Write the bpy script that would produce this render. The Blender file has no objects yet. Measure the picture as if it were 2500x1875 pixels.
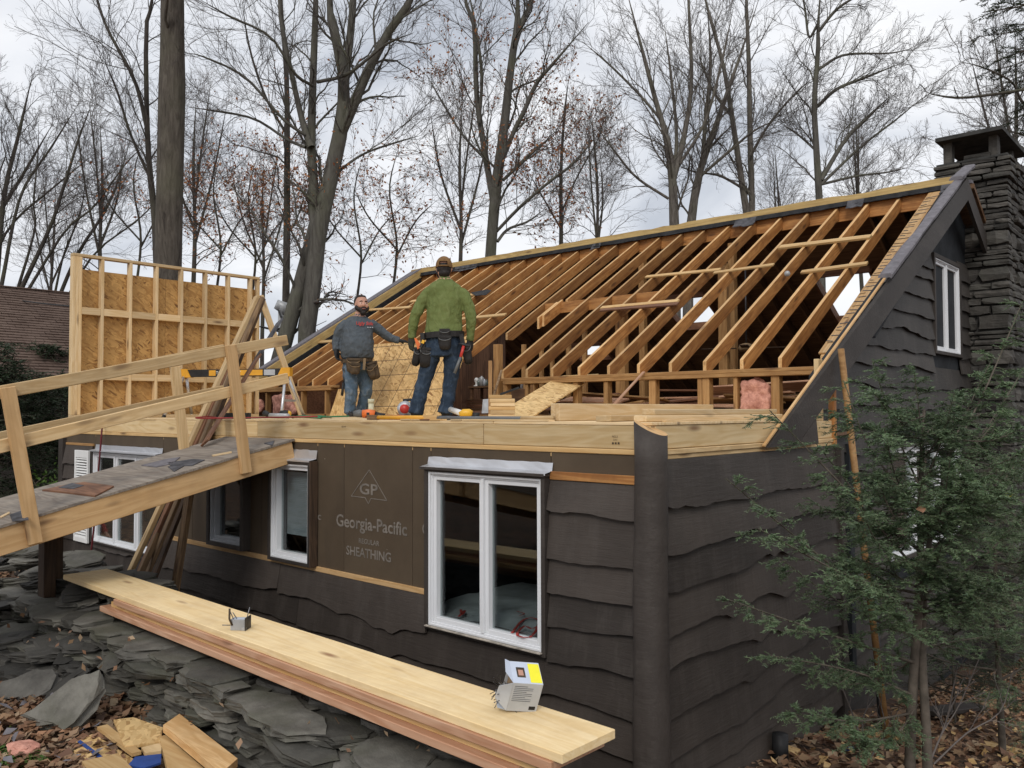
import bpy, bmesh, math, random
import numpy as np
from mathutils import Vector as V, Matrix as M, noise as mnoise
DEBUG=False
random.seed(7); RNG=np.random.default_rng(7)
SC=bpy.context.scene
COL=SC.collection
# ---------------------------------------------------------------- camera
F_PX,YAW,PITCH,ROLL=2034.3,math.radians(41.777),math.radians(1.89),math.radians(-0.18)
fw=V((-math.sin(YAW)*math.cos(PITCH),math.cos(YAW)*math.cos(PITCH),math.sin(PITCH)))
rt=V((math.cos(YAW),math.sin(YAW),0)); up=rt.cross(fw)
rt,up=rt*math.cos(ROLL)+up*math.sin(ROLL),up*math.cos(ROLL)-rt*math.sin(ROLL)
cam=bpy.data.objects.new('camera',bpy.data.cameras.new('camera')); COL.objects.link(cam)
cam.matrix_world=M(((rt.x,up.x,-fw.x,0),(rt.y,up.y,-fw.y,0),(rt.z,up.z,-fw.z,0),(0,0,0,1)))
cam.data.sensor_width=36; cam.data.lens=F_PX/2500*36
cam.data.clip_start=.05; cam.data.clip_end=2000
SC.camera=cam
# ---------------------------------------------------------------- sky and sun (overcast)
W=bpy.data.worlds.new('World'); SC.world=W; W.use_nodes=True
SUN_EL,SUN_ROT=math.radians(38),math.radians(150)
def nd(nt,typ,ins=None,**props):
    n=nt.nodes.new(typ)
    for k,v in props.items(): setattr(n,k,v)
    for k,v in (ins or {}).items():
        s=n.inputs[k]
        if isinstance(v,bpy.types.NodeSocket): nt.links.new(v,s)
        elif isinstance(v,bpy.types.Node): nt.links.new(v.outputs[0],s)
        else: s.default_value=v
    return n
def ramp(nt,fac,stops,interp='LINEAR'):
    n=nt.nodes.new('ShaderNodeValToRGB'); n.color_ramp.interpolation=interp
    e=n.color_ramp.elements
    while len(e)<len(stops): e.new(.5)
    for el,(p,c) in zip(e,stops):
        el.position=p; el.color=(c[0],c[1],c[2],1) if not isinstance(c,(int,float)) else (c,c,c,1)
    nt.links.new(fac if isinstance(fac,bpy.types.NodeSocket) else fac.outputs[0],n.inputs[0])
    return n
def mixc(nt,f,a,b,blend='MIX'):
    n=nt.nodes.new('ShaderNodeMix'); n.data_type='RGBA'; n.blend_type=blend
    for s,v in ((n.inputs[0],f),(n.inputs[6],a),(n.inputs[7],b)):
        if isinstance(v,bpy.types.Node): v=v.outputs[2] if v.bl_idname=='ShaderNodeMix' else v.outputs[0]
        if isinstance(v,bpy.types.NodeSocket): nt.links.new(v,s)
        elif isinstance(v,(int,float)): s.default_value=v
        else: s.default_value=(v[0],v[1],v[2],1)
    return n
def mth(nt,op,a,b=0.,c=0.):
    n=nt.nodes.new('ShaderNodeMath'); n.operation=op
    for s,v in zip(n.inputs,(a,b,c)):
        if isinstance(v,bpy.types.Node): v=v.outputs[0]
        if isinstance(v,bpy.types.NodeSocket): nt.links.new(v,s)
        else: s.default_value=v
    return n
nt=W.node_tree; nt.nodes.clear()
sky=nd(nt,'ShaderNodeTexSky',sky_type='NISHITA'); sky.sun_disc=False
sky.sun_elevation=SUN_EL; sky.sun_rotation=SUN_ROT; sky.dust_density=2.0
bg1=nd(nt,'ShaderNodeBackground',{'Color':sky.outputs[0],'Strength':.1})
tc=nd(nt,'ShaderNodeTexCoord'); sx=nd(nt,'ShaderNodeSeparateXYZ',{0:tc.outputs['Generated']})
den=mth(nt,'ADD',mth(nt,'MAXIMUM',sx.outputs[2],0.),.35)
cx=mth(nt,'DIVIDE',sx.outputs[0],den); cy=mth(nt,'DIVIDE',sx.outputs[1],den)
cv=nd(nt,'ShaderNodeCombineXYZ',{0:cx.outputs[0],1:cy.outputs[0],2:3.3})
n1=nd(nt,'ShaderNodeTexNoise',{'Vector':cv.outputs[0],'Scale':2.1,'Detail':7.,'Roughness':.52,'Distortion':.5})
cl=ramp(nt,n1.outputs['Fac'],[(.32,(.52,.555,.62)),(.43,(.70,.73,.785)),(.54,(.87,.885,.92)),(.68,(.97,.975,.985))])
bg2=nd(nt,'ShaderNodeBackground',{'Color':cl.outputs[0],'Strength':.95})
mx=nd(nt,'ShaderNodeMixShader',{0:.94,1:bg1.outputs[0],2:bg2.outputs[0]})
nd(nt,'ShaderNodeOutputWorld',{0:mx.outputs[0]})
sun=bpy.data.objects.new('sun',bpy.data.lights.new('sun','SUN')); COL.objects.link(sun)
sun.data.energy=1.2; sun.data.angle=math.radians(18); sun.data.color=(1,.96,.9)
# Nishita: rotation measured clockwise from +Y; sun direction:
sd=V((math.sin(SUN_ROT)*math.cos(SUN_EL),math.cos(SUN_ROT)*math.cos(SUN_EL),math.sin(SUN_EL)))
sun.rotation_euler=sd.to_track_quat('Z','Y').to_euler()
vs=SC.view_settings; vs.view_transform='Standard'; vs.look='None'; vs.gamma=1; vs.use_curve_mapping=False
vs.exposure=0.2
# ---------------------------------------------------------------- pixel -> world helpers (calibrated on the house)
def ray(u,v): return fw+rt*((u-1250)/F_PX)-up*((v-937.5)/F_PX)
def oX(u,v,x): d=ray(u,v); return d*(x/d.x)
def oY(u,v,y): d=ray(u,v); return d*(y/d.y)
def oZ(u,v,z): d=ray(u,v); return d*(z/d.z)
def oD(u,v,dep): return ray(u,v)*dep
def oP(u,v,p,n): d=ray(u,v); return d*(p.dot(n)/d.dot(n))
# ---------------------------------------------------------------- materials
MAT={}
def mat(name):
    m=bpy.data.materials.new(name); m.use_nodes=True; m.node_tree.nodes.clear(); MAT[name]=m
    return m,m.node_tree
def out(nt,col,rough=.7,bump=None,bs=.3,bd=.01,metal=0.,spec=.35,**kw):
    b=nt.nodes.new('ShaderNodeBsdfPrincipled')
    def put(k,v):
        if isinstance(v,bpy.types.Node): v=v.outputs[2] if v.bl_idname=='ShaderNodeMix' else v.outputs[0]
        if isinstance(v,bpy.types.NodeSocket): nt.links.new(v,b.inputs[k])
        elif isinstance(v,(int,float)): b.inputs[k].default_value=v
        else: b.inputs[k].default_value=(v[0],v[1],v[2],1)
    put('Base Color',col); put('Roughness',rough); put('Metallic',metal); put('Specular IOR Level',spec)
    for k,v in kw.items(): put(k.replace('_',' '),v)
    if bump is not None:
        bn=nd(nt,'ShaderNodeBump',{'Height':bump,'Strength':bs,'Distance':bd}); nt.links.new(bn.outputs[0],b.inputs['Normal'])
    nd(nt,'ShaderNodeOutputMaterial',{0:b.outputs[0]}); return b
def objco(nt,scale=(1,1,1),rnd=37.):
    tc=nd(nt,'ShaderNodeTexCoord'); oi=nd(nt,'ShaderNodeObjectInfo')
    r=mth(nt,'MULTIPLY',oi.outputs['Random'],rnd)
    add=nd(nt,'ShaderNodeVectorMath',{0:tc.outputs['Object'],1:r.outputs[0]},operation='ADD')
    mp=nd(nt,'ShaderNodeMapping',{0:add.outputs[0],'Scale':scale}); return mp,oi,add
def wood(name,a,b,knot=(.09,.04,.02),kn=.5,grime=0.,grimec=(.05,.04,.035),rough=.65,var=.25,bs=.25):
    m,nt=mat(name)
    mp,oi,add=objco(nt,(1.1,26,26))
    g=nd(nt,'ShaderNodeTexNoise',{0:mp.outputs[0],'Scale':1.,'Detail':5.,'Roughness':.6,'Distortion':.6})
    mp2=nd(nt,'ShaderNodeMapping',{0:add.outputs[0],'Scale':(.7,7,7)})
    g2=nd(nt,'ShaderNodeTexNoise',{0:mp2.outputs[0],'Scale':1.,'Detail':2.,'Distortion':1.5})
    wv=mth(nt,'SINE',mth(nt,'MULTIPLY',g2.outputs['Fac'],34.))
    f=mth(nt,'ADD',mth(nt,'MULTIPLY',g.outputs['Fac'],.85),mth(nt,'MULTIPLY',wv,.12))
    col=ramp(nt,f,[(.25,b),(.62,a)])
    # board to board variation
    hs=nd(nt,'ShaderNodeHueSaturation',{'Color':col.outputs[0]})
    vv=nd(nt,'ShaderNodeMapRange',{0:oi.outputs['Random'],3:1-var,4:1+var*.6}); nt.links.new(vv.outputs[0],hs.inputs['Value'])
    col=hs
    if kn:
        mp3=nd(nt,'ShaderNodeMapping',{0:add.outputs[0],'Scale':(2.3,9,9)})
        vo=nd(nt,'ShaderNodeTexVoronoi',{0:mp3.outputs[0],'Scale':1.},feature='F1')
        k=ramp(nt,vo.outputs['Distance'],[(.06,1.),(.15,.55),(.24,0.)])
        sel=mth(nt,'GREATER_THAN',nd(nt,'ShaderNodeSeparateColor',{0:vo.outputs['Color']}).outputs[0],1-kn)
        kf=mth(nt,'MULTIPLY',k.outputs[0],sel)
        col=mixc(nt,mth(nt,'MULTIPLY',kf,.8),col.outputs[0],knot)
    if grime:
        gn=nd(nt,'ShaderNodeTexNoise',{0:add.outputs[0],'Scale':4.,'Detail':7.,'Roughness':.7})
        gr=ramp(nt,gn.outputs['Fac'],[(.45,0.),(.75,1.)])
        col=mixc(nt,mth(nt,'MULTIPLY',gr.outputs[0],grime),col,grimec)
    out(nt,col,rough,f.outputs[0],bs,.004)
    return m
wood('wood_new',(.72,.545,.325),(.62,.43,.215),kn=.45,grime=.12,grimec=(.30,.19,.09))
wood('wood_new_warm',(.64,.44,.21),(.52,.32,.13),kn=.5,grime=.2,grimec=(.3,.17,.07))
wood('wood_rim',(.70,.53,.30),(.58,.40,.19),knot=(.16,.07,.03),kn=.6,grime=.15,grimec=(.3,.24,.13))
wood('wood_plank',(.86,.67,.39),(.78,.57,.29),knot=(.22,.08,.03),kn=.3,grime=.42,grimec=(.50,.34,.18),var=.08)
wood('wood_plank_pink',(.58,.36,.235),(.43,.22,.125),knot=(.15,.06,.03),kn=.4,grime=.15,grimec=(.25,.15,.09))
wood('wood_old',(.49,.235,.075),(.31,.125,.034),knot=(.06,.022,.01),kn=.85,grime=.55,grimec=(.14,.058,.022),var=.38)
wood('wood_old_top',(.66,.43,.21),(.52,.30,.12),kn=.2,grime=.3,grimec=(.3,.17,.07))
wood('wood_stud_old',(.42,.24,.095),(.30,.155,.055),kn=.6,grime=.3,grimec=(.14,.08,.035))
wood('wood_ramp',(.64,.42,.21),(.53,.325,.145),kn=.5,grime=.25,grimec=(.16,.10,.05))
wood('wood_rail',(.66,.48,.26),(.53,.355,.17),kn=.6,grime=.3,grimec=(.2,.13,.07))
wood('wood_grey',(.26,.225,.185),(.16,.13,.105),kn=.2,grime=.6,grimec=(.09,.085,.085),rough=.8)
wood('wood_weather',(.30,.19,.10),(.14,.085,.045),kn=.4,grime=.6,grimec=(.05,.035,.025),rough=.8)
wood('wood_dark',(.105,.062,.036),(.05,.03,.018),kn=.4,grime=.6,grimec=(.03,.022,.016),rough=.8)
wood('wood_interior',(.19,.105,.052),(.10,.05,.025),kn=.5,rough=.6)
wood('wood_redbrown',(.24,.115,.06),(.13,.055,.028),kn=.5,grime=.4,grimec=(.09,.05,.035))
wood('wood_ridge',(.50,.36,.15),(.36,.24,.09),kn=.3,grime=.4,grimec=(.2,.13,.05))
def osb(name,a,b,c,lines=False):
    m,nt=mat(name); tc=nd(nt,'ShaderNodeTexCoord'); oi=nd(nt,'ShaderNodeObjectInfo')
    base=nd(nt,'ShaderNodeVectorMath',{0:tc.outputs['Object'],1:mth(nt,'MULTIPLY',oi.outputs['Random'],20.).outputs[0]},operation='ADD')
    wob=nd(nt,'ShaderNodeTexNoise',{0:base.outputs[0],'Scale':6.,'Detail':1.})
    b2=nd(nt,'ShaderNodeVectorMath',{0:wob.outputs['Color'],1:(.06,.06,.06)},operation='MULTIPLY')
    b3=nd(nt,'ShaderNodeVectorMath',{0:base.outputs[0],1:b2.outputs[0]},operation='ADD')
    vs_=[]
    for i,an in enumerate((.2,1.1,2.3,-.5)):
        mp=nd(nt,'ShaderNodeMapping',{0:b3.outputs[0],'Rotation':(0,0,an)},vector_type='TEXTURE')
        mp2=nd(nt,'ShaderNodeMapping',{0:mp.outputs[0],'Scale':(11,46,20)})
        vo=nd(nt,'ShaderNodeTexVoronoi',{0:mp2.outputs[0],'Scale':1.,'Randomness':1.})
        vs_.append(nd(nt,'ShaderNodeSeparateColor',{0:vo.outputs['Color']}))
    f=vs_[0].outputs[0]
    for k in (1,2,3):
        sel=mth(nt,'GREATER_THAN',vs_[k].outputs[1],.58)
        mm=nd(nt,'ShaderNodeMix',{0:sel.outputs[0],2:f,3:vs_[k].outputs[0]}); f=mm.outputs[0]
    col=ramp(nt,f,[(.0,c),(.12,b),(.55,a),(1.,tuple(min(1,x*1.25) for x in a))])
    big=nd(nt,'ShaderNodeTexNoise',{0:base.outputs[0],'Scale':2.,'Detail':4.})
    col=mixc(nt,ramp(nt,big.outputs['Fac'],[(.4,0.),(.75,.5)]).outputs[0],col,b)
    if lines:
        sp=nd(nt,'ShaderNodeSeparateXYZ',{0:tc.outputs['Object']}); ls=[]
        for ax,st,w in ((0,.33,.020),(1,.27,.024)):
            fr=mth(nt,'ABSOLUTE',mth(nt,'SUBTRACT',mth(nt,'FRACT',mth(nt,'ADD',mth(nt,'DIVIDE',sp.outputs[ax],st),.31)),.5))
            ls.append(mth(nt,'LESS_THAN',fr,w))
        ll=mth(nt,'MAXIMUM',ls[0],ls[1]); col=mixc(nt,mth(nt,'MULTIPLY',ll,.8),col,(.05,.03,.02))
    out(nt,col,.7,f,.25,.003)
osb('osb_wall',(.46,.27,.095),(.36,.19,.06),(.16,.075,.026))
osb('osb_new',(.62,.43,.20),(.49,.30,.115),(.26,.14,.05))
osb('osb_lined',(.58,.38,.165),(.44,.26,.095),(.24,.12,.04),lines=True)
def simple(name,c,rough=.6,var=.12,scale=6.,bs=.0,metal=0.,spec=.35,c2=None,bd=.01):
    m,nt=mat(name); tc=nd(nt,'ShaderNodeTexCoord'); oi=nd(nt,'ShaderNodeObjectInfo')
    ad=nd(nt,'ShaderNodeVectorMath',{0:tc.outputs['Object'],1:mth(nt,'MULTIPLY',oi.outputs['Random'],30.).outputs[0]},operation='ADD')
    n=nd(nt,'ShaderNodeTexNoise',{0:ad.outputs[0],'Scale':scale,'Detail':6.,'Roughness':.6})
    c2=c2 or tuple(x*(1-2*var) for x in c)
    col=ramp(nt,n.outputs['Fac'],[(.3,c2),(.7,tuple(min(1,x*(1+var)) for x in c))])
    rr=ramp(nt,n.outputs['Fac'],[(.3,min(1,rough+.1)),(.7,max(0,rough-.08))])
    out(nt,col,rr.outputs[0],n.outputs['Fac'] if bs else None,bs,bd,metal,spec)
    return m
# dark brown painted rough-sawn siding
def paint(name,c,dust=.35):
    m,nt=mat(name); mp,oi,add=objco(nt,(3,30,30))
    g=nd(nt,'ShaderNodeTexNoise',{0:mp.outputs[0],'Scale':1.2,'Detail':6.,'Roughness':.7})
    n=nd(nt,'ShaderNodeTexNoise',{0:add.outputs[0],'Scale':2.2,'Detail':6.,'Roughness':.65})
    n3=nd(nt,'ShaderNodeTexNoise',{0:add.outputs[0],'Scale':70.,'Detail':3.})
    col=ramp(nt,n.outputs['Fac'],[(.3,tuple(x*.8 for x in c)),(.7,tuple(x*1.25 for x in c))])
    sp=ramp(nt,n3.outputs['Fac'],[(.70,0.),(.80,1.)])
    col=mixc(nt,mth(nt,'MULTIPLY',sp.outputs[0],dust),col,(.13,.12,.11))
    hs=nd(nt,'ShaderNodeHueSaturation',{'Color':col.outputs[2]}); vv=nd(nt,'ShaderNodeMapRange',{0:oi.outputs['Random'],3:.7,4:1.3}); nt.links.new(vv.outputs[0],hs.inputs['Value'])
    st=nd(nt,'ShaderNodeMapping',{0:add.outputs[0],'Scale':(7,1.2,7)}); n5=nd(nt,'ShaderNodeTexNoise',{0:st.outputs[0],'Scale':1.,'Detail':7.,'Roughness':.7})
    col=mixc(nt,ramp(nt,n5.outputs['Fac'],[(.50,0.),(.75,.6)]).outputs[0],hs.outputs[0],(.085,.073,.064))
    vn=nd(nt,'ShaderNodeTexVoronoi',{0:add.outputs[0],'Scale':5.5}); nh=ramp(nt,vn.outputs['Distance'],[(.02,1.),(.035,0.)])
    col=mixc(nt,mth(nt,'MULTIPLY',nh.outputs[0],.8),col,(.018,.016,.015))
    h=mth(nt,'ADD',g.outputs['Fac'],mth(nt,'MULTIPLY',n.outputs['Fac'],.8))
    out(nt,col,.62,h.outputs[0],.6,.007,spec=.3)
paint('siding_paint',(.050,.0405,.0345))
paint('trim_paint',(.043,.0355,.031))
paint('gable_paint',(.046,.040,.0355))
def sheath():
    m,nt=mat('sheathing'); mp,oi,add=objco(nt,(1,1,1))
    n=nd(nt,'ShaderNodeTexNoise',{0:add.outputs[0],'Scale':1.7,'Detail':8.,'Roughness':.65})
    n2=nd(nt,'ShaderNodeTexNoise',{0:add.outputs[0],'Scale':60.,'Detail':3.})
    vo=nd(nt,'ShaderNodeTexVoronoi',{0:add.outputs[0],'Scale':9.})
    st=nd(nt,'ShaderNodeMapping',{0:add.outputs[0],'Scale':(4,4,.6)})
    n4=nd(nt,'ShaderNodeTexNoise',{0:st.outputs[0],'Scale':1.,'Detail':5.})
    col=ramp(nt,n.outputs['Fac'],[(.3,(.068,.047,.029)),(.7,(.098,.071,.045))])
    col=mixc(nt,ramp(nt,n4.outputs['Fac'],[(.55,0.),(.8,.5)]).outputs[0],col,(.035,.027,.02))
    sp=mth(nt,'LESS_THAN',vo.outputs['Distance'],.035); sel=mth(nt,'GREATER_THAN',nd(nt,'ShaderNodeSeparateColor',{0:vo.outputs['Color']}).outputs[0],.66)
    col=mixc(nt,mth(nt,'MULTIPLY',mth(nt,'MULTIPLY',sp,sel),.8),col,(.5,.46,.4))
    out(nt,col,.75,n2.outputs['Fac'],.15,.002)
sheath()
simple('vinyl_white',(.74,.75,.77),.4,.02,3.,spec=.5)
simple('vinyl_grey',(.42,.44,.47),.4,.1,5.,spec=.5)
simple('flashing',(.62,.63,.66),.35,.08,3.,.05,.6)
simple('shutter_white',(.78,.78,.77),.45,.05,4.)
simple('ink_print',(.20,.175,.15),.8,.2,14.)
simple('red_print',(.42,.05,.04),.7,.2,9.)
simple('white_dirt',(.45,.40,.34),.8,.3,20.)
simple('felt_black',(.018,.018,.02),.7,.3,8.,.3)
simple('felt_grey',(.085,.085,.095),.75,.35,8.,.3)
simple('shingle_grey',(.17,.16,.175),.8,.15,14.,.12)
simple('insulation_pink',(.60,.31,.235),.95,.25,18.,.8,c2=(.36,.15,.11),bd=.03)
simple('plastic_sheet',(.45,.46,.47),.4,.2,3.,.3)
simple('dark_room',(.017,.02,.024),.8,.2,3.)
simple('room_wall',(.07,.065,.06),.8,.2,3.)
simple('metal_grey',(.42,.43,.44),.4,.15,6.,.1,.25)
simple('alu',(.62,.63,.65),.32,.08,6.,0.,.8)
simple('steel_dark',(.06,.06,.065),.45,.2,10.,0.,.6)
simple('rubber_black',(.02,.02,.021),.6,.2,10.)
simple('plastic_yellow',(.75,.42,.03),.4,.08,8.,spec=.5)
simple('plastic_amber',(.68,.33,.02),.4,.08,8.,spec=.5)
simple('plastic_orange',(.72,.16,.03),.4,.1,8.,spec=.5)
simple('plastic_red',(.52,.04,.03),.4,.1,8.,spec=.5)
simple('plastic_grey',(.13,.135,.14),.45,.1,8.)
simple('cord_green',(.03,.20,.09),.5,.1,8.)
simple('cord_red',(.30,.03,.03),.5,.1,8.)
simple('cord_maroon',(.12,.015,.02),.5,.1,8.)
simple('pvc_cream',(.60,.58,.42),.5,.08,6.)
simple('glass_bottle',(.12,.15,.14),.15,.2,6.,spec=.6)
simple('white_gloss',(.75,.75,.73),.3,.05,6.)
simple('box_print',(.50,.53,.57),.45,.08,7.)
simple('box_blue',(.53,.58,.68),.4,.06,7.)
simple('label_yellow',(.85,.78,.03),.5,.04,7.)
simple('cardboard',(.28,.19,.11),.8,.15,9.)
simple('nail_steel',(.25,.25,.26),.35,.1,9.,0.,.9)
simple('galv_blue',(.58,.63,.70),.4,.12,9.,0.,.1)
simple('blue_paint',(.02,.06,.24),.6,.15,9.)
simple('leather_tan',(.085,.058,.034),.7,.3,14.,.4)
simple('leather_edge',(.22,.15,.08),.7,.2,14.)
simple('leather_black',(.018,.016,.016),.55,.3,14.,.3)
simple('skin',(.50,.27,.19),.5,.1,10.)
simple('hair_dark',(.018,.013,.011),.6,.3,40.,.6)
simple('cap_brown',(.19,.105,.04),.85,.12,30.,.2)
simple('glove_dark',(.022,.023,.026),.75,.25,20.,.3)
simple('glove_green',(.055,.06,.045),.8,.25,20.,.3)
simple('boot_dark',(.03,.026,.024),.6,.25,14.,.3)
simple('pants_khaki',(.30,.235,.16),.85,.15,5.,.3)
simple('shirt_red',(.30,.03,.03),.85,.15,5.,.3)
simple('concrete',(.05,.049,.046),.9,.25,8.,.5,c2=(.025,.025,.024))
simple('mortar',(.055,.052,.048),.95,.3,14.,.5)
def cloth(name,c,c2,fold=(9,9,4),bs=.7,fade=None,bd=.03):
    m,nt=mat(name); tc=nd(nt,'ShaderNodeTexCoord'); mp=nd(nt,'ShaderNodeMapping',{0:tc.outputs['Object'],'Scale':fold})
    n=nd(nt,'ShaderNodeTexNoise',{0:mp.outputs[0],'Scale':1.,'Detail':3.,'Distortion':1.2})
    n2=nd(nt,'ShaderNodeTexNoise',{0:tc.outputs['Object'],'Scale':7.,'Detail':6.})
    n3=nd(nt,'ShaderNodeTexNoise',{0:tc.outputs['Object'],'Scale':150.,'Detail':2.})
    col=ramp(nt,n2.outputs['Fac'],[(.3,c2),(.7,c)])
    if fade: col=mixc(nt,ramp(nt,n.outputs['Fac'],[(.5,0.),(.75,.7)]).outputs[0],col,fade)
    h=mth(nt,'ADD',n.outputs['Fac'],mth(nt,'MULTIPLY',n3.outputs['Fac'],.05))
    out(nt,col,.88,h.outputs[0],bs,bd,spec=.2)
cloth('shirt_green',(.150,.185,.062),(.122,.152,.05),(10,10,5),1.,fade=(.195,.225,.09))
cloth('shirt_grey',(.085,.10,.115),(.068,.08,.093),(10,10,5),1.,fade=(.11,.125,.14))
cloth('jeans_dark',(.030,.048,.078),(.016,.027,.045),(12,12,8),fade=(.07,.10,.145))
cloth('jeans_light',(.105,.155,.215),(.055,.088,.13),(12,12,8),fade=(.22,.26,.30))
def stonemat(name,c,c2,moss=None,sc=5.):
    m,nt=mat(name); mp,oi,add=objco(nt,(1,1,1))
    lay=nd(nt,'ShaderNodeMapping',{0:add.outputs[0],'Scale':(2,2,22)})
    a=nd(nt,'ShaderNodeTexNoise',{0:lay.outputs[0],'Scale':2.,'Detail':5.,'Roughness':.6})
    n=nd(nt,'ShaderNodeTexNoise',{0:add.outputs[0],'Scale':sc,'Detail':9.,'Roughness':.68})
    n2=nd(nt,'ShaderNodeTexNoise',{0:add.outputs[0],'Scale':38.,'Detail':5.,'Roughness':.7})
    col=ramp(nt,n.outputs['Fac'],[(.28,c2),(.55,c),(.78,tuple(x*1.45 for x in c))])
    hs=nd(nt,'ShaderNodeHueSaturation',{'Color':col.outputs[0]})
    vv=nd(nt,'ShaderNodeMapRange',{0:oi.outputs['Random'],3:.5,4:1.5}); nt.links.new(vv.outputs[0],hs.inputs['Value'])
    col=mixc(nt,ramp(nt,n2.outputs['Fac'],[(.62,0.),(.75,.45)]).outputs[0],hs.outputs[0],tuple(min(1,x*2.2) for x in c))
    if moss:
        n3=nd(nt,'ShaderNodeTexNoise',{0:add.outputs[0],'Scale':3.,'Detail':6.})
        col=mixc(nt,ramp(nt,n3.outputs['Fac'],[(.5,0.),(.68,.6)]).outputs[0],col,moss)
    h=mth(nt,'ADD',mth(nt,'ADD',a.outputs['Fac'],n.outputs['Fac']),mth(nt,'MULTIPLY',n2.outputs['Fac'],.35))
    out(nt,col,.78,h.outputs[0],.6,.02,spec=.3)
stonemat('slate',(.118,.112,.096),(.050,.046,.039),(.075,.076,.05))
stonemat('slate_dark',(.075,.071,.063),(.034,.032,.029))
stonemat('chimney_stone',(.072,.066,.058),(.032,.030,.028),(.10,.098,.085),7.)
def bark(name,c,c2,moss=(.11,.12,.07),sc=1.):
    m,nt=mat(name); tc=nd(nt,'ShaderNodeTexCoord'); 
    mp=nd(nt,'ShaderNodeMapping',{0:tc.outputs['Object'],'Scale':(14*sc,14*sc,2.6*sc)})
    a=nd(nt,'ShaderNodeTexNoise',{0:mp.outputs[0],'Scale':1.,'Detail':7.,'Roughness':.7,'Distortion':.8})
    n=nd(nt,'ShaderNodeTexNoise',{0:tc.outputs['Object'],'Scale':1.4,'Detail':6.})
    col=ramp(nt,a.outputs['Fac'],[(.3,c2),(.65,c)])
    col=mixc(nt,ramp(nt,n.outputs['Fac'],[(.45,0.),(.7,.5)]).outputs[0],col,moss)
    out(nt,col,.9,a.outputs['Fac'],.8,.04,spec=.15)
bark('bark_grey',(.19,.172,.15),(.06,.05,.042),(.145,.145,.10))
bark('bark_dark',(.095,.083,.073),(.03,.026,.023),(.095,.098,.06))
bark('bark_beech',(.135,.128,.112),(.06,.054,.047),(.115,.12,.075),.8)
bark('bark_big',(.135,.118,.098),(.04,.033,.028),(.115,.11,.075),1.)
simple('twig',(.095,.080,.073),.9,.2,2.)
simple('twig_light',(.15,.13,.12),.9,.2,2.)
simple('lip',(.26,.10,.08),.5,.1,10.)
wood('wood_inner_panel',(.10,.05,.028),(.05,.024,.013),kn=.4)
simple('hemlock_bark',(.12,.10,.08),.9,.25,12.,.4)
def leafmat(name,cols,rough=.6,trans=.25,scale=3.):
    m,nt=mat(name); g=nd(nt,'ShaderNodeNewGeometry'); 
    col=ramp(nt,g.outputs['Random Per Island'],[(i/(len(cols)-1),c) for i,c in enumerate(cols)])
    tc=nd(nt,'ShaderNodeTexCoord'); n=nd(nt,'ShaderNodeTexNoise',{0:tc.outputs['Object'],'Scale':scale,'Detail':3.})
    hs=nd(nt,'ShaderNodeHueSaturation',{'Color':col.outputs[0],'Value':nd(nt,'ShaderNodeMapRange',{0:n.outputs['Fac'],1:.3,2:.7,3:.6,4:1.25}).outputs[0]})
    d=nd(nt,'ShaderNodeBsdfPrincipled',{'Base Color':hs.outputs[0],'Roughness':rough,'Specular IOR Level':.25})
    t=nd(nt,'ShaderNodeBsdfTranslucent',{'Color':hs.outputs[0]})
    x=nd(nt,'ShaderNodeMixShader',{0:trans,1:d.outputs[0],2:t.outputs[0]})
    nd(nt,'ShaderNodeOutputMaterial',{0:x.outputs[0]})
leafmat('leaf_beech',[(.26,.09,.035),(.38,.15,.055),(.46,.22,.09),(.30,.11,.045),(.22,.065,.035)])
leafmat('leaf_litter',[(.20,.10,.055),(.31,.20,.115),(.14,.075,.05),(.42,.31,.20),(.23,.125,.075),(.32,.175,.10),(.12,.075,.055)],.75,.1)
leafmat('needles',[(.09,.145,.07),(.13,.195,.095),(.18,.25,.13),(.12,.185,.115),(.22,.29,.15)],.5,.25)
leafmat('needles_dark',[(.022,.038,.02),(.035,.06,.028),(.05,.078,.038)],.6,.15)
leafmat('leaf_green',[(.06,.12,.02),(.11,.19,.04),(.08,.15,.03)],.5,.25)
def groundmat():
    m,nt=mat('soil'); tc=nd(nt,'ShaderNodeTexCoord')
    n=nd(nt,'ShaderNodeTexNoise',{0:tc.outputs['Object'],'Scale':1.1,'Detail':9.,'Roughness':.7})
    vo=nd(nt,'ShaderNodeTexVoronoi',{0:tc.outputs['Object'],'Scale':16.})
    s=nd(nt,'ShaderNodeSeparateColor',{0:vo.outputs['Color']})
    col=ramp(nt,s.outputs[0],[(0,(.045,.028,.02)),(.4,(.11,.058,.033)),(.75,(.17,.095,.052)),(1,(.08,.06,.045))])
    col=mixc(nt,ramp(nt,n.outputs['Fac'],[(.4,0.),(.7,.7)]).outputs[0],col,(.04,.032,.025))
    h=mth(nt,'ADD',vo.outputs['Distance'],n.outputs['Fac'])
    out(nt,col,.9,h.outputs[0],.7,.03)
groundmat()
def shinglemat():
    m,nt=mat('roof_shingle'); tc=nd(nt,'ShaderNodeTexCoord')
    n=nd(nt,'ShaderNodeTexNoise',{0:tc.outputs['Object'],'Scale':2.,'Detail':8.,'Roughness':.7}); oi=nd(nt,'ShaderNodeObjectInfo')
    n2=nd(nt,'ShaderNodeTexNoise',{0:tc.outputs['Object'],'Scale':90.,'Detail':2.})
    col=ramp(nt,n.outputs['Fac'],[(.3,(.105,.072,.058)),(.7,(.165,.118,.096))])
    out(nt,col,.92,n2.outputs['Fac'],.4,.004,spec=.15)
shinglemat()
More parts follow.
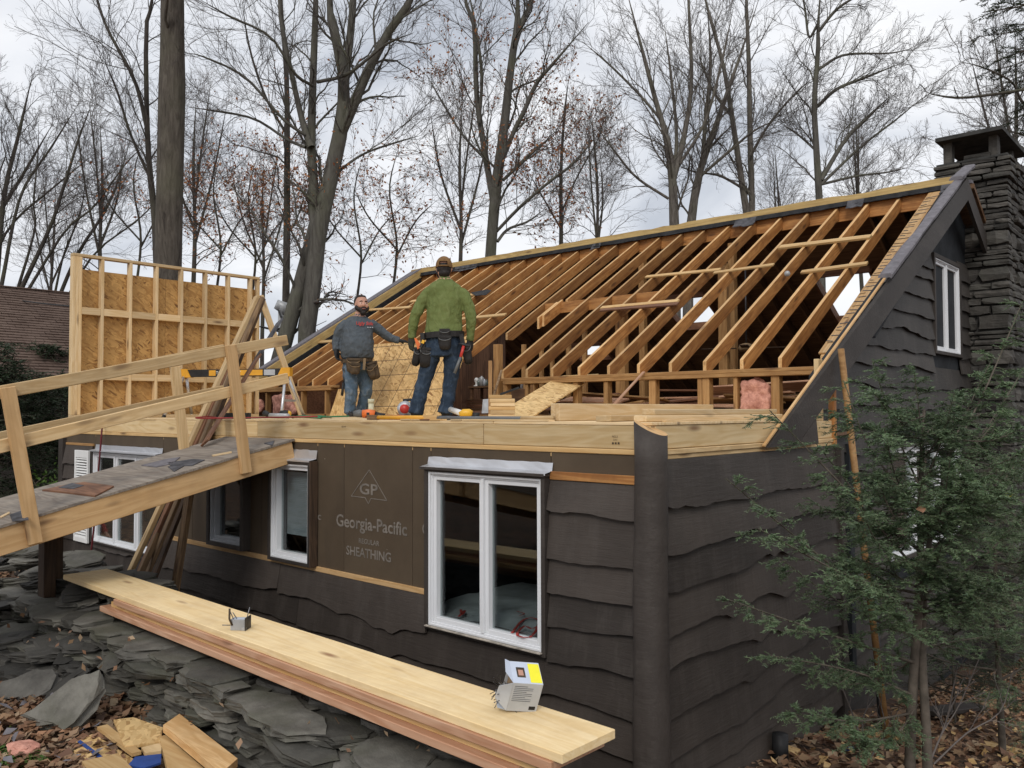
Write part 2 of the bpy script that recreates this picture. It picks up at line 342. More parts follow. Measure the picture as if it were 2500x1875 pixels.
def glassmat(name,tint,refl=.10):
    m,nt=mat(name); t=nd(nt,'ShaderNodeBsdfTransparent',{0:(*tint,1)}); g=nd(nt,'ShaderNodeBsdfGlossy',{0:(1,1,1,1),'Roughness':.02})
    gg=nd(nt,'ShaderNodeNewGeometry'); io=nd(nt,'ShaderNodeMapRange',{0:gg.outputs['Backfacing'],3:1.55,4:.645}); lw=nd(nt,'ShaderNodeFresnel',{0:io.outputs[0]}); x=nd(nt,'ShaderNodeMixShader',{0:lw.outputs[0],1:t.outputs[0],2:g.outputs[0]})
    nd(nt,'ShaderNodeOutputMaterial',{0:x.outputs[0]})
glassmat('glass',(.80,.84,.84))
# ---------------------------------------------------------------- object helpers
WM={}
def link(o,W,parent):
    COL.objects.link(o); WM[o.name]=W.copy()
    if parent is not None:
        o.parent=parent; o.matrix_basis=WM[parent.name].inverted()@W
    else: o.matrix_basis=W
    return o
def tag(o,label=None,cat=None,group=None,kind=None):
    if label: o['label']=label
    if cat: o['category']=cat
    if group: o['group']=group
    if kind: o['kind']=kind
    return o
def thing(name,label,cat,loc=(0,0,0),group=None,kind=None):
    o=bpy.data.objects.new(name,None); o.empty_display_size=.1
    link(o,M.Translation(V(loc)),None); return tag(o,label,cat,group,kind)
def mesh(name,vs,fs,mats,smooth=False,mi=None):
    me=bpy.data.meshes.new(name); me.from_pydata([tuple(v) for v in vs],[],fs)
    for m in (mats if isinstance(mats,(list,tuple)) else [mats]): me.materials.append(MAT[m] if isinstance(m,str) else m)
    if mi is not None: me.polygons.foreach_set('material_index',mi)
    if smooth: me.polygons.foreach_set('use_smooth',[True]*len(me.polygons))
    me.update(); return me
def obj(name,me,parent=None,W=None):
    return link(bpy.data.objects.new(name,me),W or M.Identity(4),parent)
def npmesh(name,vs,quads,mats,tris=None,smooth=False,mi=None):
    me=bpy.data.meshes.new(name); vs=np.asarray(vs,np.float32)
    q=np.asarray(quads,np.int32).reshape(-1,4) if quads is not None and len(quads) else np.zeros((0,4),np.int32)
    t=np.asarray(tris,np.int32).reshape(-1,3) if tris is not None and len(tris) else np.zeros((0,3),np.int32)
    me.vertices.add(len(vs)); me.vertices.foreach_set('co',vs.ravel())
    nl=len(q)*4+len(t)*3; me.loops.add(nl); me.loops.foreach_set('vertex_index',np.concatenate([q.ravel(),t.ravel()]))
    npoly=len(q)+len(t); me.polygons.add(npoly)
    st=np.concatenate([np.arange(len(q))*4,len(q)*4+np.arange(len(t))*3]); me.polygons.foreach_set('loop_start',st.astype(np.int32))
    for m in (mats if isinstance(mats,(list,tuple)) else [mats]): me.materials.append(MAT[m])
    if mi is not None: me.polygons.foreach_set('material_index',np.asarray(mi,np.int32))
    if smooth: me.polygons.foreach_set('use_smooth',np.ones(npoly,bool))
    me.update(calc_edges=True); return me
BOXC={}
def boxmesh(L,w,t,m,ch=None,key='board'):
    mm=tuple(m) if isinstance(m,(list,tuple)) else (m,)
    k=(round(L,3),round(w,3),round(t,3),mm,ch)
    if k in BOXC: return BOXC[k]
    c=ch if ch is not None else min(.004,.12*min(L,w,t))
    x,y,z=L/2,w/2,t/2; vs=[];idx={}
    for sx_ in (-1,1):
        for sy in (-1,1):
            for sz in (-1,1):
                for ax in range(3):
                    p=[sx_*x,sy*y,sz*z]
                    for a2 in range(3):
                        if a2!=ax: p[a2]-=(sx_,sy,sz)[a2]*c
                    idx[(sx_,sy,sz,ax)]=len(vs); vs.append(p)
    fs=[]; S=(-1,1)
    def add(l): 
        a=V(vs[l[0]]);b=V(vs[l[1]]);cc=V(vs[l[2]]); n=(b-a).cross(cc-a); ctr=sum((V(vs[i]) for i in l),V())/len(l)
        fs.append(l if n.dot(ctr)>0 else l[::-1])
    mi=[]
    for ax in range(3):
        o=[a for a in range(3) if a!=ax]
        for s in S:
            l=[]
            for p,q in ((-1,-1),(1,-1),(1,1),(-1,1)):
                t3=[0,0,0]; t3[ax]=s; t3[o[0]]=p; t3[o[1]]=q; l.append(idx[(*t3,ax)])
            add(l); mi.append((1 if len(mm)>1 and ((ax==0) or (ax==1 and s==1)) else 0))
    for ax in range(3):
        o=[a for a in range(3) if a!=ax]
        for p in S:
            for q in S:
                l=[]
                for s,oo in ((-1,0),(1,0),(1,1),(-1,1)):
                    t3=[0,0,0]; t3[ax]=s; t3[o[0]]=p; t3[o[1]]=q; l.append(idx[(*t3,o[oo])])
                add(l); mi.append(0)
    for a in S:
        for b in S:
            for c3 in S: add([idx[(a,b,c3,0)],idx[(a,b,c3,1)],idx[(a,b,c3,2)]]); mi.append(0)
    me=mesh(key,vs,fs,list(mm),mi=mi); BOXC[k]=me; return me
def frame(x,wd):
    x=V(x).normalized(); z=x.cross(V(wd)).normalized(); y=z.cross(x)
    return x,y,z
def mat4(x,y,z,o): return M(((x[0],y[0],z[0],o[0]),(x[1],y[1],z[1],o[1]),(x[2],y[2],z[2],o[2]),(0,0,0,1)))
def board(name,p0,p1,w,t,m,parent=None,wd=(0,0,1),off=(0,0,0),ch=None):
    """length p0->p1, width w along wd, thickness t"""
    p0=V(p0)+V(off);p1=V(p1)+V(off); x,y,z=frame(p1-p0,wd)
    return obj(name,boxmesh((p1-p0).length,w,t,m,ch,name),parent,mat4(x,y,z,(p0+p1)/2))
def block(name,lo,hi,m,parent=None,ch=None):
    lo=V(lo);hi=V(hi); d=hi-lo; return obj(name,boxmesh(d.x,d.y,d.z,m,ch,name),parent,M.Translation((lo+hi)/2))
def prism(name,poly,ext,m,parent=None,mi=None):
    """poly: list of world points (planar), extruded by vector ext"""
    n=len(poly); c=sum((V(p) for p in poly),V())/n; vs=[V(p)-c for p in poly]+[V(p)+V(ext)-c for p in poly]
    nrm=V()
    for i in range(n): nrm+=vs[i].cross(vs[(i+1)%n])
    fl=nrm.dot(V(ext))>0
    fs=[list(range(n)),list(range(n,2*n))[::-1]]+[[i,i+n,(i+1)%n+n,(i+1)%n] for i in range(n)]
    if fl: fs=[f[::-1] for f in fs]
    return obj(name,mesh(name,vs,fs,m,mi=mi),parent,M.Translation(c))
def tubes(pts,rad,sides=6,cap=True):
    """pts (N,n,3) rad (N,n) -> verts, quads"""
    pts=np.asarray(pts,float); rad=np.asarray(rad,float); N,n,_=pts.shape
    tg=np.gradient(pts,axis=1); tg/=np.linalg.norm(tg,axis=2,keepdims=True)+1e-9
    ref=np.where(np.abs(tg[:,:1,2:3])<.9,np.array([0,0,1.]),np.array([1.,0,0])); ref=np.broadcast_to(ref,tg.shape)
    a=np.cross(tg,ref); a/=np.linalg.norm(a,axis=2,keepdims=True)+1e-9; b=np.cross(tg,a)
    th=np.linspace(0,2*np.pi,sides,endpoint=False)
    ring=pts[:,:,None,:]+rad[:,:,None,None]*(a[:,:,None,:]*np.cos(th)[None,None,:,None]+b[:,:,None,:]*np.sin(th)[None,None,:,None])
    vs=ring.reshape(-1,3)
    i=np.arange(N)[:,None,None]*n*sides; j=np.arange(n-1)[None,:,None]*sides; k=np.arange(sides)[None,None,:]; k2=(k+1)%sides
    q=np.stack([i+j+k,i+j+sides+k,i+j+sides+k2,i+j+k2],-1).reshape(-1,4)
    return vs,q
def tube(name,pts,r,m,parent=None,sides=8,smooth=True,caps=True):
    pts=np.array([tuple(p) for p in pts]); r=np.full(len(pts),r) if np.isscalar(r) else np.array(r)
    c=pts.mean(0); 
    if caps: pts=np.concatenate([pts[:1]-(pts[1:2]-pts[:1])*1e-3,pts,pts[-1:]+(pts[-1:]-pts[-2:-1])*1e-3]); r=np.concatenate([[1e-4],r,[1e-4]])
    v,q=tubes(pts[None]-c,r[None],sides)
    return obj(name,npmesh(name,v,q,m,smooth=smooth),parent,M.Translation(V(c)))
def spline(pts,n):
    """Catmull-Rom through control points"""
    p=np.array([tuple(x) for x in pts],float); p=np.concatenate([2*p[:1]-p[1:2],p,2*p[-1:]-p[-2:-1]]); K=len(p)-3; o=[]
    for t in np.linspace(0,K-1e-6,n):
        i=int(t);f=t-i; a,b,c,d=p[i:i+4]
        o.append(.5*((2*b)+(c-a)*f+(2*a-5*b+4*c-d)*f*f+(3*b-a-3*c+d)*f**3))
    return np.array(o)
def lathe(name,prof,m,parent,W,sides=16):
    vs=[];fs=[]
    for r,z in prof:
        for k in range(sides): vs.append((r*math.cos(2*math.pi*k/sides),r*math.sin(2*math.pi*k/sides),z))
    for i in range(len(prof)-1):
        for k in range(sides): fs.append([i*sides+k,i*sides+(k+1)%sides,(i+1)*sides+(k+1)%sides,(i+1)*sides+k])
    return obj(name,mesh(name,vs,fs,m,smooth=True),parent,W)
def textmesh(s,size,m,bold=.0,shear=0.,sx=1.):
    c=bpy.data.curves.new('print','FONT'); c.body=s; c.size=size; c.align_x='CENTER'; c.align_y='CENTER'; c.offset=bold; c.shear=shear; c.resolution_u=3
    o=bpy.data.objects.new('tmp',c); COL.objects.link(o); dg=bpy.context.evaluated_depsgraph_get(); dg.update()
    me=bpy.data.meshes.new_from_object(o.evaluated_get(dg)); bpy.data.objects.remove(o); bpy.data.curves.remove(c)
    me.materials.clear(); me.materials.append(MAT[m])
    if sx!=1: me.transform(M.Diagonal((sx,1,1,1)))
    return me
def copy_tree(o,W,parent=None):
    c=o.copy(); link(c,W,parent)
    for ch in [x for x in bpy.data.objects if x.parent==o]: copy_tree(ch,W@WM[o.name].inverted()@WM[ch.name],c)
    return c
DEBUG=False
# ================================================================ GROUND
X0,Y0=-2.614,4.13
ZT,ZB,ZS,ZD=-.084,-.2246,-.287,-.065
YR,ZR,YK,ZK=11.5,2.794,7.735,.511
SLOPE=(ZR-ZK)/(YR-YK); XR0,SP=-3.423,.406
def sm(a,b,x): t=min(1,max(0,(x-a)/(b-a))); return t*t*(3-2*t)
def gz(x,y):
    house=-2.08-.30*sm(-11,-3,x)
    if x>-6: house-=.15*min(8,max(0,y-5.6))*sm(-6,-3,x)
    if x<-11: house+=.03*min(8,-11-x)
    terr=-1.84
    t=(1-sm(2.5,2.85,y))*(1-sm(-1.6,.2,x))
    z=house+(terr-house)*t
    z+=.05*mnoise.noise(V((x*.7,y*.7,0)))+.03*mnoise.noise(V((x*2.3,y*2.3,4)))
    if y>18: z+=.04*min(40,y-18)
    return z
gx=np.concatenate([[-600,-300,-150,-80,-45,-30],np.arange(-22,9,.3),[10,14,20,40,80,150,300,600]])
gy=np.concatenate([[-300,-100,-40,-15,-6],np.arange(-3,20,.3),[21,24,30,45,70,120,250,600,1200]])
gv=np.array([(x,y,gz(x,y)) for x in gx for y in gy]); n_=len(gy)
ii,jj=np.meshgrid(np.arange(len(gx)-1),np.arange(n_-1),indexing='ij'); a_=(ii*n_+jj).ravel()
tag(obj('ground',npmesh('ground',gv,np.stack([a_,a_+n_,a_+n_+1,a_+1],-1),'soil',smooth=True)),kind='structure')
# ================================================================ HOUSE
house=thing('house','dark brown cabin with its roof stripped open to bare rafters','house',(-7,8,-2.4))
def wavy(L,seed,amp=.02,drip=0):
    r=random.Random(seed); ph=[r.uniform(0,6.3) for _ in range(6)]; fq=[r.uniform(1.2,2.2),r.uniform(2.6,4.),r.uniform(5,8),r.uniform(11,17)]
    ds=[(r.uniform(.1,L),r.uniform(.04,.11),r.uniform(.02,.06)) for _ in range(drip)]
    off=r.uniform(0,50)
    def f(s):
        z=amp*(.8*math.sin(fq[0]*s+ph[0])+.6*math.sin(fq[1]*s+ph[1])+.25*math.sin(fq[2]*s+ph[2])+.1*math.sin(fq[3]*s+ph[3]))
        z+=amp*.9*mnoise.noise(V((s*2.2+off,0,0)))+amp*.45*mnoise.noise(V((s*7+off,3,0)))+amp*.2*mnoise.noise(V((s*19+off,7,0)))
        for c,w,d in ds: z-=d*math.exp(-((s-c)/w)**2)*(1 if s<c else 1)
        return z
    return f
def siding(org,h,nrm,s_top,s_bot,zt,zb,seed,m='siding_paint',amp=.026,drip=0,parent=house,lean=.056,name='siding_board'):
    """one live edge board; s_top/s_bot: (start,end) along h at its top and bottom"""
    org=V(org);h=V(h);nrm=V(nrm); s0=min(s_top[0],s_bot[0]); L=max(s_top[1],s_bot[1])-s0
    if L<.03: return
    n=max(3,int(L/.045)); f=wavy(L,seed,amp,drip); r=random.Random(seed); t0=r.uniform(-.004,.004); vs=[]
    for i in range(n+1):
        t=i/n; a=s_top[0]+(s_top[1]-s_top[0])*t; b=s_bot[0]+(s_bot[1]-s_bot[0])*t
        w=f(b-s0); o2=lean+t0+.006*mnoise.noise(V((b*1.7,seed,0)))
        for s,z,o in ((a,zt,.003),(a,zt,.013),(b,zb+w,o2),(b,zb+w,o2-.024)):
            vs.append(org+h*s+nrm*o+V((0,0,z)))
    c=V(vs[len(vs)//2]); fs=[]
    for i in range(n):
        k=i*4
        for e in range(4): fs.append([k+e,k+4+e,k+4+(e+1)%4,k+(e+1)%4])
    fs+= [[0,1,2,3],[n*4+3,n*4+2,n*4+1,n*4]]
    # local frame: x along the board
    z=h.cross(V((0,0,1))).normalized(); W=mat4(h,V((0,0,1)),z,c); Wi=W.inverted(); vs=[Wi@v for v in vs]
    # orient outward
    nn=(vs[5]-vs[1]).cross(vs[2]-vs[1]); want=Wi.to_3x3()@nrm
    if nn.dot(want)<0: fs=[q[::-1] for q in fs]
    obj(name,mesh(name,vs,fs,m),parent,W)
NF=V((0,-1,0)); NG=V((1,0,0))
def fx(u,v=1200): return oY(u,v,Y0).x
def fz(u,v): return oY(u,v,Y0).z
XL=-11.30
# --- window rectangles on the front wall (x0,x1,z0,z1)
bigw=(fx(1052,1300),fx(1346,1300),-1.545,-.395)
smA=(fx(522,1260),fx(611,1260),fz(600,1342),-.45)
smB=(fx(672,1260),fx(775,1260),fz(700,1368),fz(720,1122))
tri=(fx(232,1200),fx(398,1200),fz(232,1322),fz(250,1100))
# --- sheathing panels round the windows
wins=[tri,smA,smB,bigw]
seams=sorted([XL,X0,fx(1007),fx(470),fx(640),fx(840)]+[w[0] for w in wins]+[w[1] for w in wins])
for xa,xb in zip(seams,seams[1:]):
    if xb-xa<.04: continue
    inw=[w for w in wins if w[0]-.01<=xa and xb<=w[1]+.01]
    g=.0025
    parts=[(-2.6,-.245)] if not inw else [(-2.6,inw[0][2]),(inw[0][3],-.245)]
    for z0,z1 in parts: block('sheathing_panel',(xa+g,Y0,z0),(xb-g,Y0+.09,z1),'sheathing',house,ch=.002)
block('wall_core',(X0-.10,Y0+.092,-2.6),(X0,oX(2040,1200,X0).y,ZS),'trim_paint',house)
YS=oX(2040,1200,X0).y
# --- front siding rows
rows=[-.615,-.908,-1.138,-1.337,-1.56,-1.79,-2.02,-2.25,-2.50]
seed=10
def frow(x0,x1,zt,zb,drip=0,amp=.026):
    global seed; seed+=1
    siding((x0,Y0,0),(1,0,0),NF,(0,x1-x0),(0,x1-x0),zt,zb,seed,drip=drip,amp=amp)
prev=-.434
for i,zb in enumerate(rows):
    top=prev if i==0 else prev+.055
    if i<4: frow(bigw[1]+.004,X0-.01,top,zb)
    elif i==4: frow(bigw[1]+.004,X0-.01,top,zb); 
    else:
        cut=-6.1 if i%2 else -8.2
        frow(XL,cut,top,zb,drip=2,amp=.026); frow(cut+.004,X0-.01,top,zb,drip=2,amp=.024)
    prev=zb
frow(fx(405),fx(690),-1.312,-1.565,amp=.03); frow(fx(690)+.004,bigw[0]-.004,-1.318,-1.575,drip=3,amp=.026)
frow(tri[0]-.0,fx(404),tri[2]-.03,-1.58)
prev=-.395
for zb in (-.60,-.84,-1.08,-1.32,-1.57): frow(XL+.05,tri[0]-.05,prev,zb); prev=zb+.05
for (u0,u1,z0,z1) in ((420,690,-1.318,-1.275),(691,1048,-1.322,-1.282)):
    board('nailing_strip',(fx(u0),Y0-.008,(z0+z1)/2),(fx(u1),Y0-.008,(z0+z1)/2-.004),abs(z1-z0),.02,'wood_old_top',house)
board('nailing_strip',(bigw[1]+.006,Y0-.012,-.405),(X0-.06,Y0-.012,-.405),.052,.022,'wood_old',house)
board('nailing_strip',(XL+.06,Y0-.01,-.385),(tri[0]-.03,Y0-.01,-.385),.03,.02,'wood_stud_old',house)
block('corner_trim',(XL-.10,Y0-.05,-2.5),(XL+.03,Y0+.06,-.25),'trim_paint',house)
# --- gable side, low wall
prev=ZS
for i,zb in enumerate([-.593,-.80,-1.024,-1.275,-1.51,-1.763,-1.986,-2.19,-2.42]):
    top=prev if i==0 else prev+.055
    seed+=1; siding((X0,Y0+.06,0),(0,1,0),NG,(0,YS-Y0-.07),(0,YS-Y0-.07),top,zb,seed,amp=.03,drip=2); prev=zb
block('corner_trim',(X0-.02,YS-.05,-2.7),(X0+.07,YS+.02,-.30),'trim_paint',house)
# --- gable wall
XG=X0-.20
def gy_(u,v=1200): return oX(u,v,XG).y
gw1=[gy_(2270,740),gy_(2336,760),oX(2300,868,XG).z,oX(2300,632,XG).z]
gw2=[gy_(2154,1200),gy_(2342,1200),oX(2170,1378,XG).z,oX(2170,1083,XG).z]
RK=.562; PKZ=oX(2366,425,X0).z; 
def roofz(y): return min(PKZ-RK*(YR-y), PKZ-.60*(y-YR))-.12
YE=12.1
block('wall_core',(XG-.1,YS,-3.2),(XG-.03,YE+2.5,-.1),'dark_room',house)
zb=oX(2300,683,XG).z+.42; prev=zb+.24; k=0
zs_=[]
z=oX(2265,742,XG).z+.42
while z>-3.2: zs_.append(z); z-=.205+.02*math.sin(7*z)
for z in zs_:
    zt=prev+.05 if k else z+.25
    def yr(zz): return YR-(PKZ-.12-zz)/RK
    a_t,a_b=max(YS,yr(zt)),max(YS,yr(z))
    if zt>PKZ-.14: zt=PKZ-.15; a_t=YR-.05
    e=YE+.02
    spans=[((a_t,e),(a_b,e))]
    for w in (gw1,gw2):
        if z<w[3]+.03 and zt>w[2]-.05:
            zz=[]
            for (t0,t1),(b0,b1) in spans:
                if b0<w[0] and b1>w[1]:
                    zz.append(((min(t0,w[0]-.01),w[0]),(b0,w[0]))); zz.append(((w[1],t1),(w[1],b1)))
                else: zz.append(((t0,t1),(b0,b1)))
            spans=zz
    for st,sb in spans:
        seed+=1; siding((XG,0,0),(0,1,0),NG,st,sb,zt,z,seed,m='gable_paint',amp=.024)
    prev=z; k+=1
# gable backing above deck
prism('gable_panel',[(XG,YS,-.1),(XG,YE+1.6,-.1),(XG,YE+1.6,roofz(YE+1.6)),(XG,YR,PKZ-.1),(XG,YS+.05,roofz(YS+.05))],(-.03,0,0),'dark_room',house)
# ---------------------------------------------------------------- windows
def window(rect,lights,axis,casing=.05,frame_w=.05,m='vinyl_white',depth=.06,proud=.05,sill=True,grey=False):
    """axis 'F': rect x0,x1,z0,z1 on the front wall, 'G': y0,y1,z0,z1 on the gable"""
    a0,a1,z0,z1=rect
    if axis=='F': Q=lambda a,o,z: V((a,Y0-o,z)); 
    else: Q=lambda a,o,z: V((XG+o,a,z))
    def bx(name,a,b,o0,o1,c,d,mm,par):
        p=Q(a,o0,c);q=Q(b,o1,d); lo=V([min(x,y) for x,y in zip(p,q)]);hi=V([max(x,y) for x,y in zip(p,q)])
        return block(name,lo,hi,mm,par,ch=.003)
    w=bx('window',a0,a1,-.04,-.035,z0,z1,'dark_room',house) if False else None
    fr=bx('window',a0,a0+casing,-.05,proud,z0,z1,'trim_paint',house)      # casing is the part, the rest hangs on it
    bx('casing',a1-casing,a1,-.05,proud,z0,z1,'trim_paint',fr); bx('casing',a0+casing,a1-casing,-.05,proud,z1-casing,z1,'trim_paint',fr)
    bx('casing',a0+casing,a1-casing,-.05,proud,z0,z0+casing*.8,'trim_paint',fr)
    A0,A1,Z0,Z1=a0+casing,a1-casing,z0+casing*.8,z1-casing
    o=proud-.012
    # outer frame in two steps
    for nm,i0,oo,t in (('frame',0,o,.018),('sash',.018,o-.014,.012)):
        bx(nm,A0+i0,A0+i0+t,-.03,oo,Z0+i0,Z1-i0,m,fr); bx(nm,A1-i0-t,A1-i0,-.03,oo,Z0+i0,Z1-i0,m,fr)
        bx(nm,A0+i0+t,A1-i0-t,-.03,oo,Z1-i0-t,Z1-i0,m,fr); bx(nm,A0+i0+t,A1-i0-t,-.03,oo,Z0+i0,Z0+i0+t,m,fr)
    i0=.03; W_=(A1-A0-2*i0)/lights
    for k in range(lights):
        b0=A0+i0+k*W_; b1=b0+W_; t=frame_w-.02
        if k: bx('mullion',b0-.012,b0+.012,-.03,o-.004,Z0+i0,Z1-i0,m,fr); 
        e=.012 if k else 0; e2=.012 if k<lights-1 else 0
        oo=o-.024
        bx('sash',b0+e,b0+e+t,-.03,oo,Z0+i0,Z1-i0,m,fr); bx('sash',b1-e2-t,b1-e2,-.03,oo,Z0+i0,Z1-i0,m,fr)
        bx('sash',b0+e+t,b1-e2-t,-.03,oo,Z1-i0-t,Z1-i0,m,fr); bx('sash',b0+e+t,b1-e2-t,-.03,oo,Z0+i0,Z0+i0+t,m,fr)
        bx('pane',b0+e+t-.004,b1-e2-t+.004,-.012,-.006,Z0+i0+t-.004,Z1-i0-t+.004,'glass',fr)
    return fr
wb=window(bigw,2,'F',casing=.032,frame_w=.05,proud=.07)
wa=window(smA,1,'F',casing=.05,frame_w=.045,m='vinyl_grey',proud=.08)
wc=window(smB,1,'F',casing=.032,frame_w=.045,m='vinyl_white',proud=.08)
wt=window(tri,3,'F',casing=.02,frame_w=.05,proud=.05)
block('curtain',(XG-.028,gw1[0]+.06,gw1[2]+.05),(XG-.010,gw1[1]-.06,gw1[3]-.05),'wood_stud_old',house)
wg=window(gw1,2,'G',casing=.05,frame_w=.05,proud=.06)
wl=window(gw2,3,'G',casing=.05,frame_w=.05,proud=.06)
tag(wc,'narrow window beside the printed sheathing, blind half down inside'); tag(wb,'large white double window in the front wall')
# exposed raw wood side of small window, flashing over windows
board('side_casing',(smB[1]+.008,Y0-.045,smB[2]),(smB[1]+.008,Y0-.045,smB[3]),.075,.014,'wood_dark',house,wd=(0,1,0))
def flashing(x0,x1,z,h,bend=.045):
    n=18; vs=[];r=random.Random(int(x0*100))
    for i in range(n+1):
        x=x0+(x1-x0)*i/n; j=r.uniform(-.003,.003)
        for y,zz in ((Y0-.004,z+h+j),(Y0-.010+j*.5,z+h*.5),(Y0-.014,z+.012),(Y0-.085,z+j*.5),(Y0-.086,z-.012)): vs.append(V((x,y,zz)))
    c=V(vs[len(vs)//2]); fs=[[i*5+k,i*5+5+k,i*5+6+k,i*5+1+k] for i in range(n) for k in range(4)]
    return obj('flashing',mesh('flashing',[v-c for v in vs],fs,'flashing'),house,M.Translation(c))
flashing(bigw[0]-.02,bigw[1]+.02,bigw[3]+.004,.066)
board('drip_cap',(bigw[0]-.03,Y0-.045,bigw[3]-.008),(bigw[1]+.01,Y0-.045,bigw[3]-.008),.09,.02,'trim_paint',house,wd=(0,1,0))
flashing(smB[0]+.03,smB[1]+.0,smB[3]+.004,.085); flashing(tri[0]+.02,tri[1]+.0,tri[3]+.003,.065)
# white dusty ledge under the big window
board('ledge',(bigw[0]+.03,Y0-.083,bigw[2]+.027),(bigw[1]-.02,Y0-.083,bigw[2]+.027),.025,.008,'white_dirt',house,wd=(0,1,0))
# blind in the small window
blx0,blx1=smB[0]+.12,smB[1]-.10
for i in range(34):
    z=smB[3]-.12-i*.016
    if z<smB[2]+.20: break
    board('blind_slat',(blx0,Y0+.045,z),(blx1,Y0+.045,z),.016,.0015,'vinyl_grey',wc,wd=(0,.6,1))
# shutter
sh_x0,sh_x1=fx(196,1200),fx(229,1200); sz0,sz1=fz(196,1318),fz(200,1098)
sh=block('shutter',(sh_x0,Y0-.075,sz0),(sh_x0+.035,Y0-.045,sz1),'shutter_white',house)
tag(sh,'white louvred shutter left of the triple window')
block('shutter_rail',(sh_x1-.035,Y0-.075,sz0),(sh_x1,Y0-.045,sz1),'shutter_white',sh)
for za,zb_ in ((sz0,sz0+.06),(sz1-.09,sz1),((sz0+sz1)/2-.03,(sz0+sz1)/2+.03)): block('shutter_rail',(sh_x0+.035,Y0-.073,za),(sh_x1-.035,Y0-.045,zb_),'shutter_white',sh)
nL=30
for i in range(nL):
    z=sz0+.07+(sz1-sz0-.17)*i/(nL-1)
    if abs(z-(sz0+sz1)/2)<.035: continue
    board('louvre',(sh_x0+.035,Y0-.06,z),(sh_x1-.035,Y0-.06,z),.026,.005,'shutter_white',sh,wd=(0,-.7,-.7))
block('shutter_back',(sh_x0+.03,Y0-.05,sz0+.05),(sh_x1-.03,Y0-.046,sz1-.05),'steel_dark',sh)
# ---------------------------------------------------------------- print on the sheathing
def printF(s,u,v,hpx,m='ink_print',bold=.017,sx=1.):
    p=oY(u,v,Y0); dep=(p).dot(fw); size=hpx/F_PX*dep/.70
    me=textmesh(s,size,m,bold*size,0,sx); W=mat4((1,0,0),(0,0,1),(0,-1,0),V((p.x,Y0-.003,p.z)))
    return obj('lettering',me,house,W)
def fit(s,u0,u1,v,hpx,**k):
    o=printF(s,(u0+u1)/2,v,hpx,**k); w=abs(fx(u1,v)-fx(u0,v)); xs=[q.co.x for q in o.data.vertices]; f=w/(max(xs)-min(xs)); o.data.transform(M.Diagonal((f,1,1,1)))
fit('Georgia-Pacific',818,990,1282,30)
fit('REGULAR',876,926,1324,12)
fit('SHEATHING',845,954,1353,22)
fit('GP',878,922,1196,26)
fit('c',776,785,1261,18); fit('G',1032,1046,1293,27)
def stroke(a,b,w=.012):
    pa,pb=oY(*a,Y0),oY(*b,Y0); board('logo_line',(pa.x,Y0-.0022,pa.z),(pb.x,Y0-.0022,pb.z),w,.0015,'ink_print',house,wd=(pb-pa).cross(V((0,1,0))))
for a,b in (((858,1211),(902,1147)),((902,1147),(945,1222)),((858,1211),(892,1215)),((906,1217),(945,1222)),((892,1215),(900,1230)),((900,1230),(906,1217))): stroke(a,b,.006)
def stampF(s,u,v,hpx):
    p=oY(u,v,Y0); me=textmesh(s,hpx/F_PX*p.dot(fw)/.7,'leather_tan'); obj('grade_stamp',me,house,mat4((1,0,0),(0,0,1),(0,-1,0),V((p.x,Y0-.0035,p.z))))
stampF('NO.2',1502,1066,5); stampF('S-P-F',1503,1074,4); stampF('KD-HT',840,1042,4)
for u in (1497,1504,1511): p=oY(u,1082,Y0); board('grade_stamp',(p.x-.006,Y0-.0035,p.z),(p.x+.006,Y0-.0035,p.z),.012,.0015,'leather_tan',house)
# ---------------------------------------------------------------- rim, plates, deck
for i,(u0,u1) in enumerate(((158,628),(629,1180),(1181,1532))):
    xa=XL if i==0 else fx(u0,1050); xb=fx(u1,1070) if i<2 else X0-.0
    board('rim_board',(xa,Y0+.018,(ZT+ZB)/2),(xb-.002,Y0+.018,(ZT+ZB)/2),ZT-ZB,.038,'wood_rim',house)
board('rim_board',(X0-.018,Y0+.04,(ZT+ZB)/2),(X0-.018,YS-.0,(ZT+ZB)/2),ZT-ZB,.038,'wood_rim',house)
for z,t,o in ((ZB-.018,.032,.004),(ZB-.048,.028,-.006)):
    board('top_plate',(XL,Y0+.06,z),(X0,Y0+.06,z),.13+2*o,t,'wood_new_warm',house,wd=(0,1,0))
    board('top_plate',(X0-.055,Y0+.1,z-.001),(X0-.055,YS-.01,z-.001),.13+2*o,t,'wood_rail',house,wd=(1,0,0))
nx=7
for i in range(nx):
    xa=XL+(X0-XL)*i/nx; xb=XL+(X0-XL)*(i+1)/nx
    for j,(ya,yb) in enumerate(((Y0-.004+.008*random.random(),5.33),(5.333,6.55),(6.553,7.78))):
        block('deck_panel',(xa+.002,ya,ZT+.0005),(xb-.002-(0.002 if i<nx-1 else -.01) if j<2 or i<nx-1 else XG-.05,yb,ZD),'wood_new',house,ch=.002)
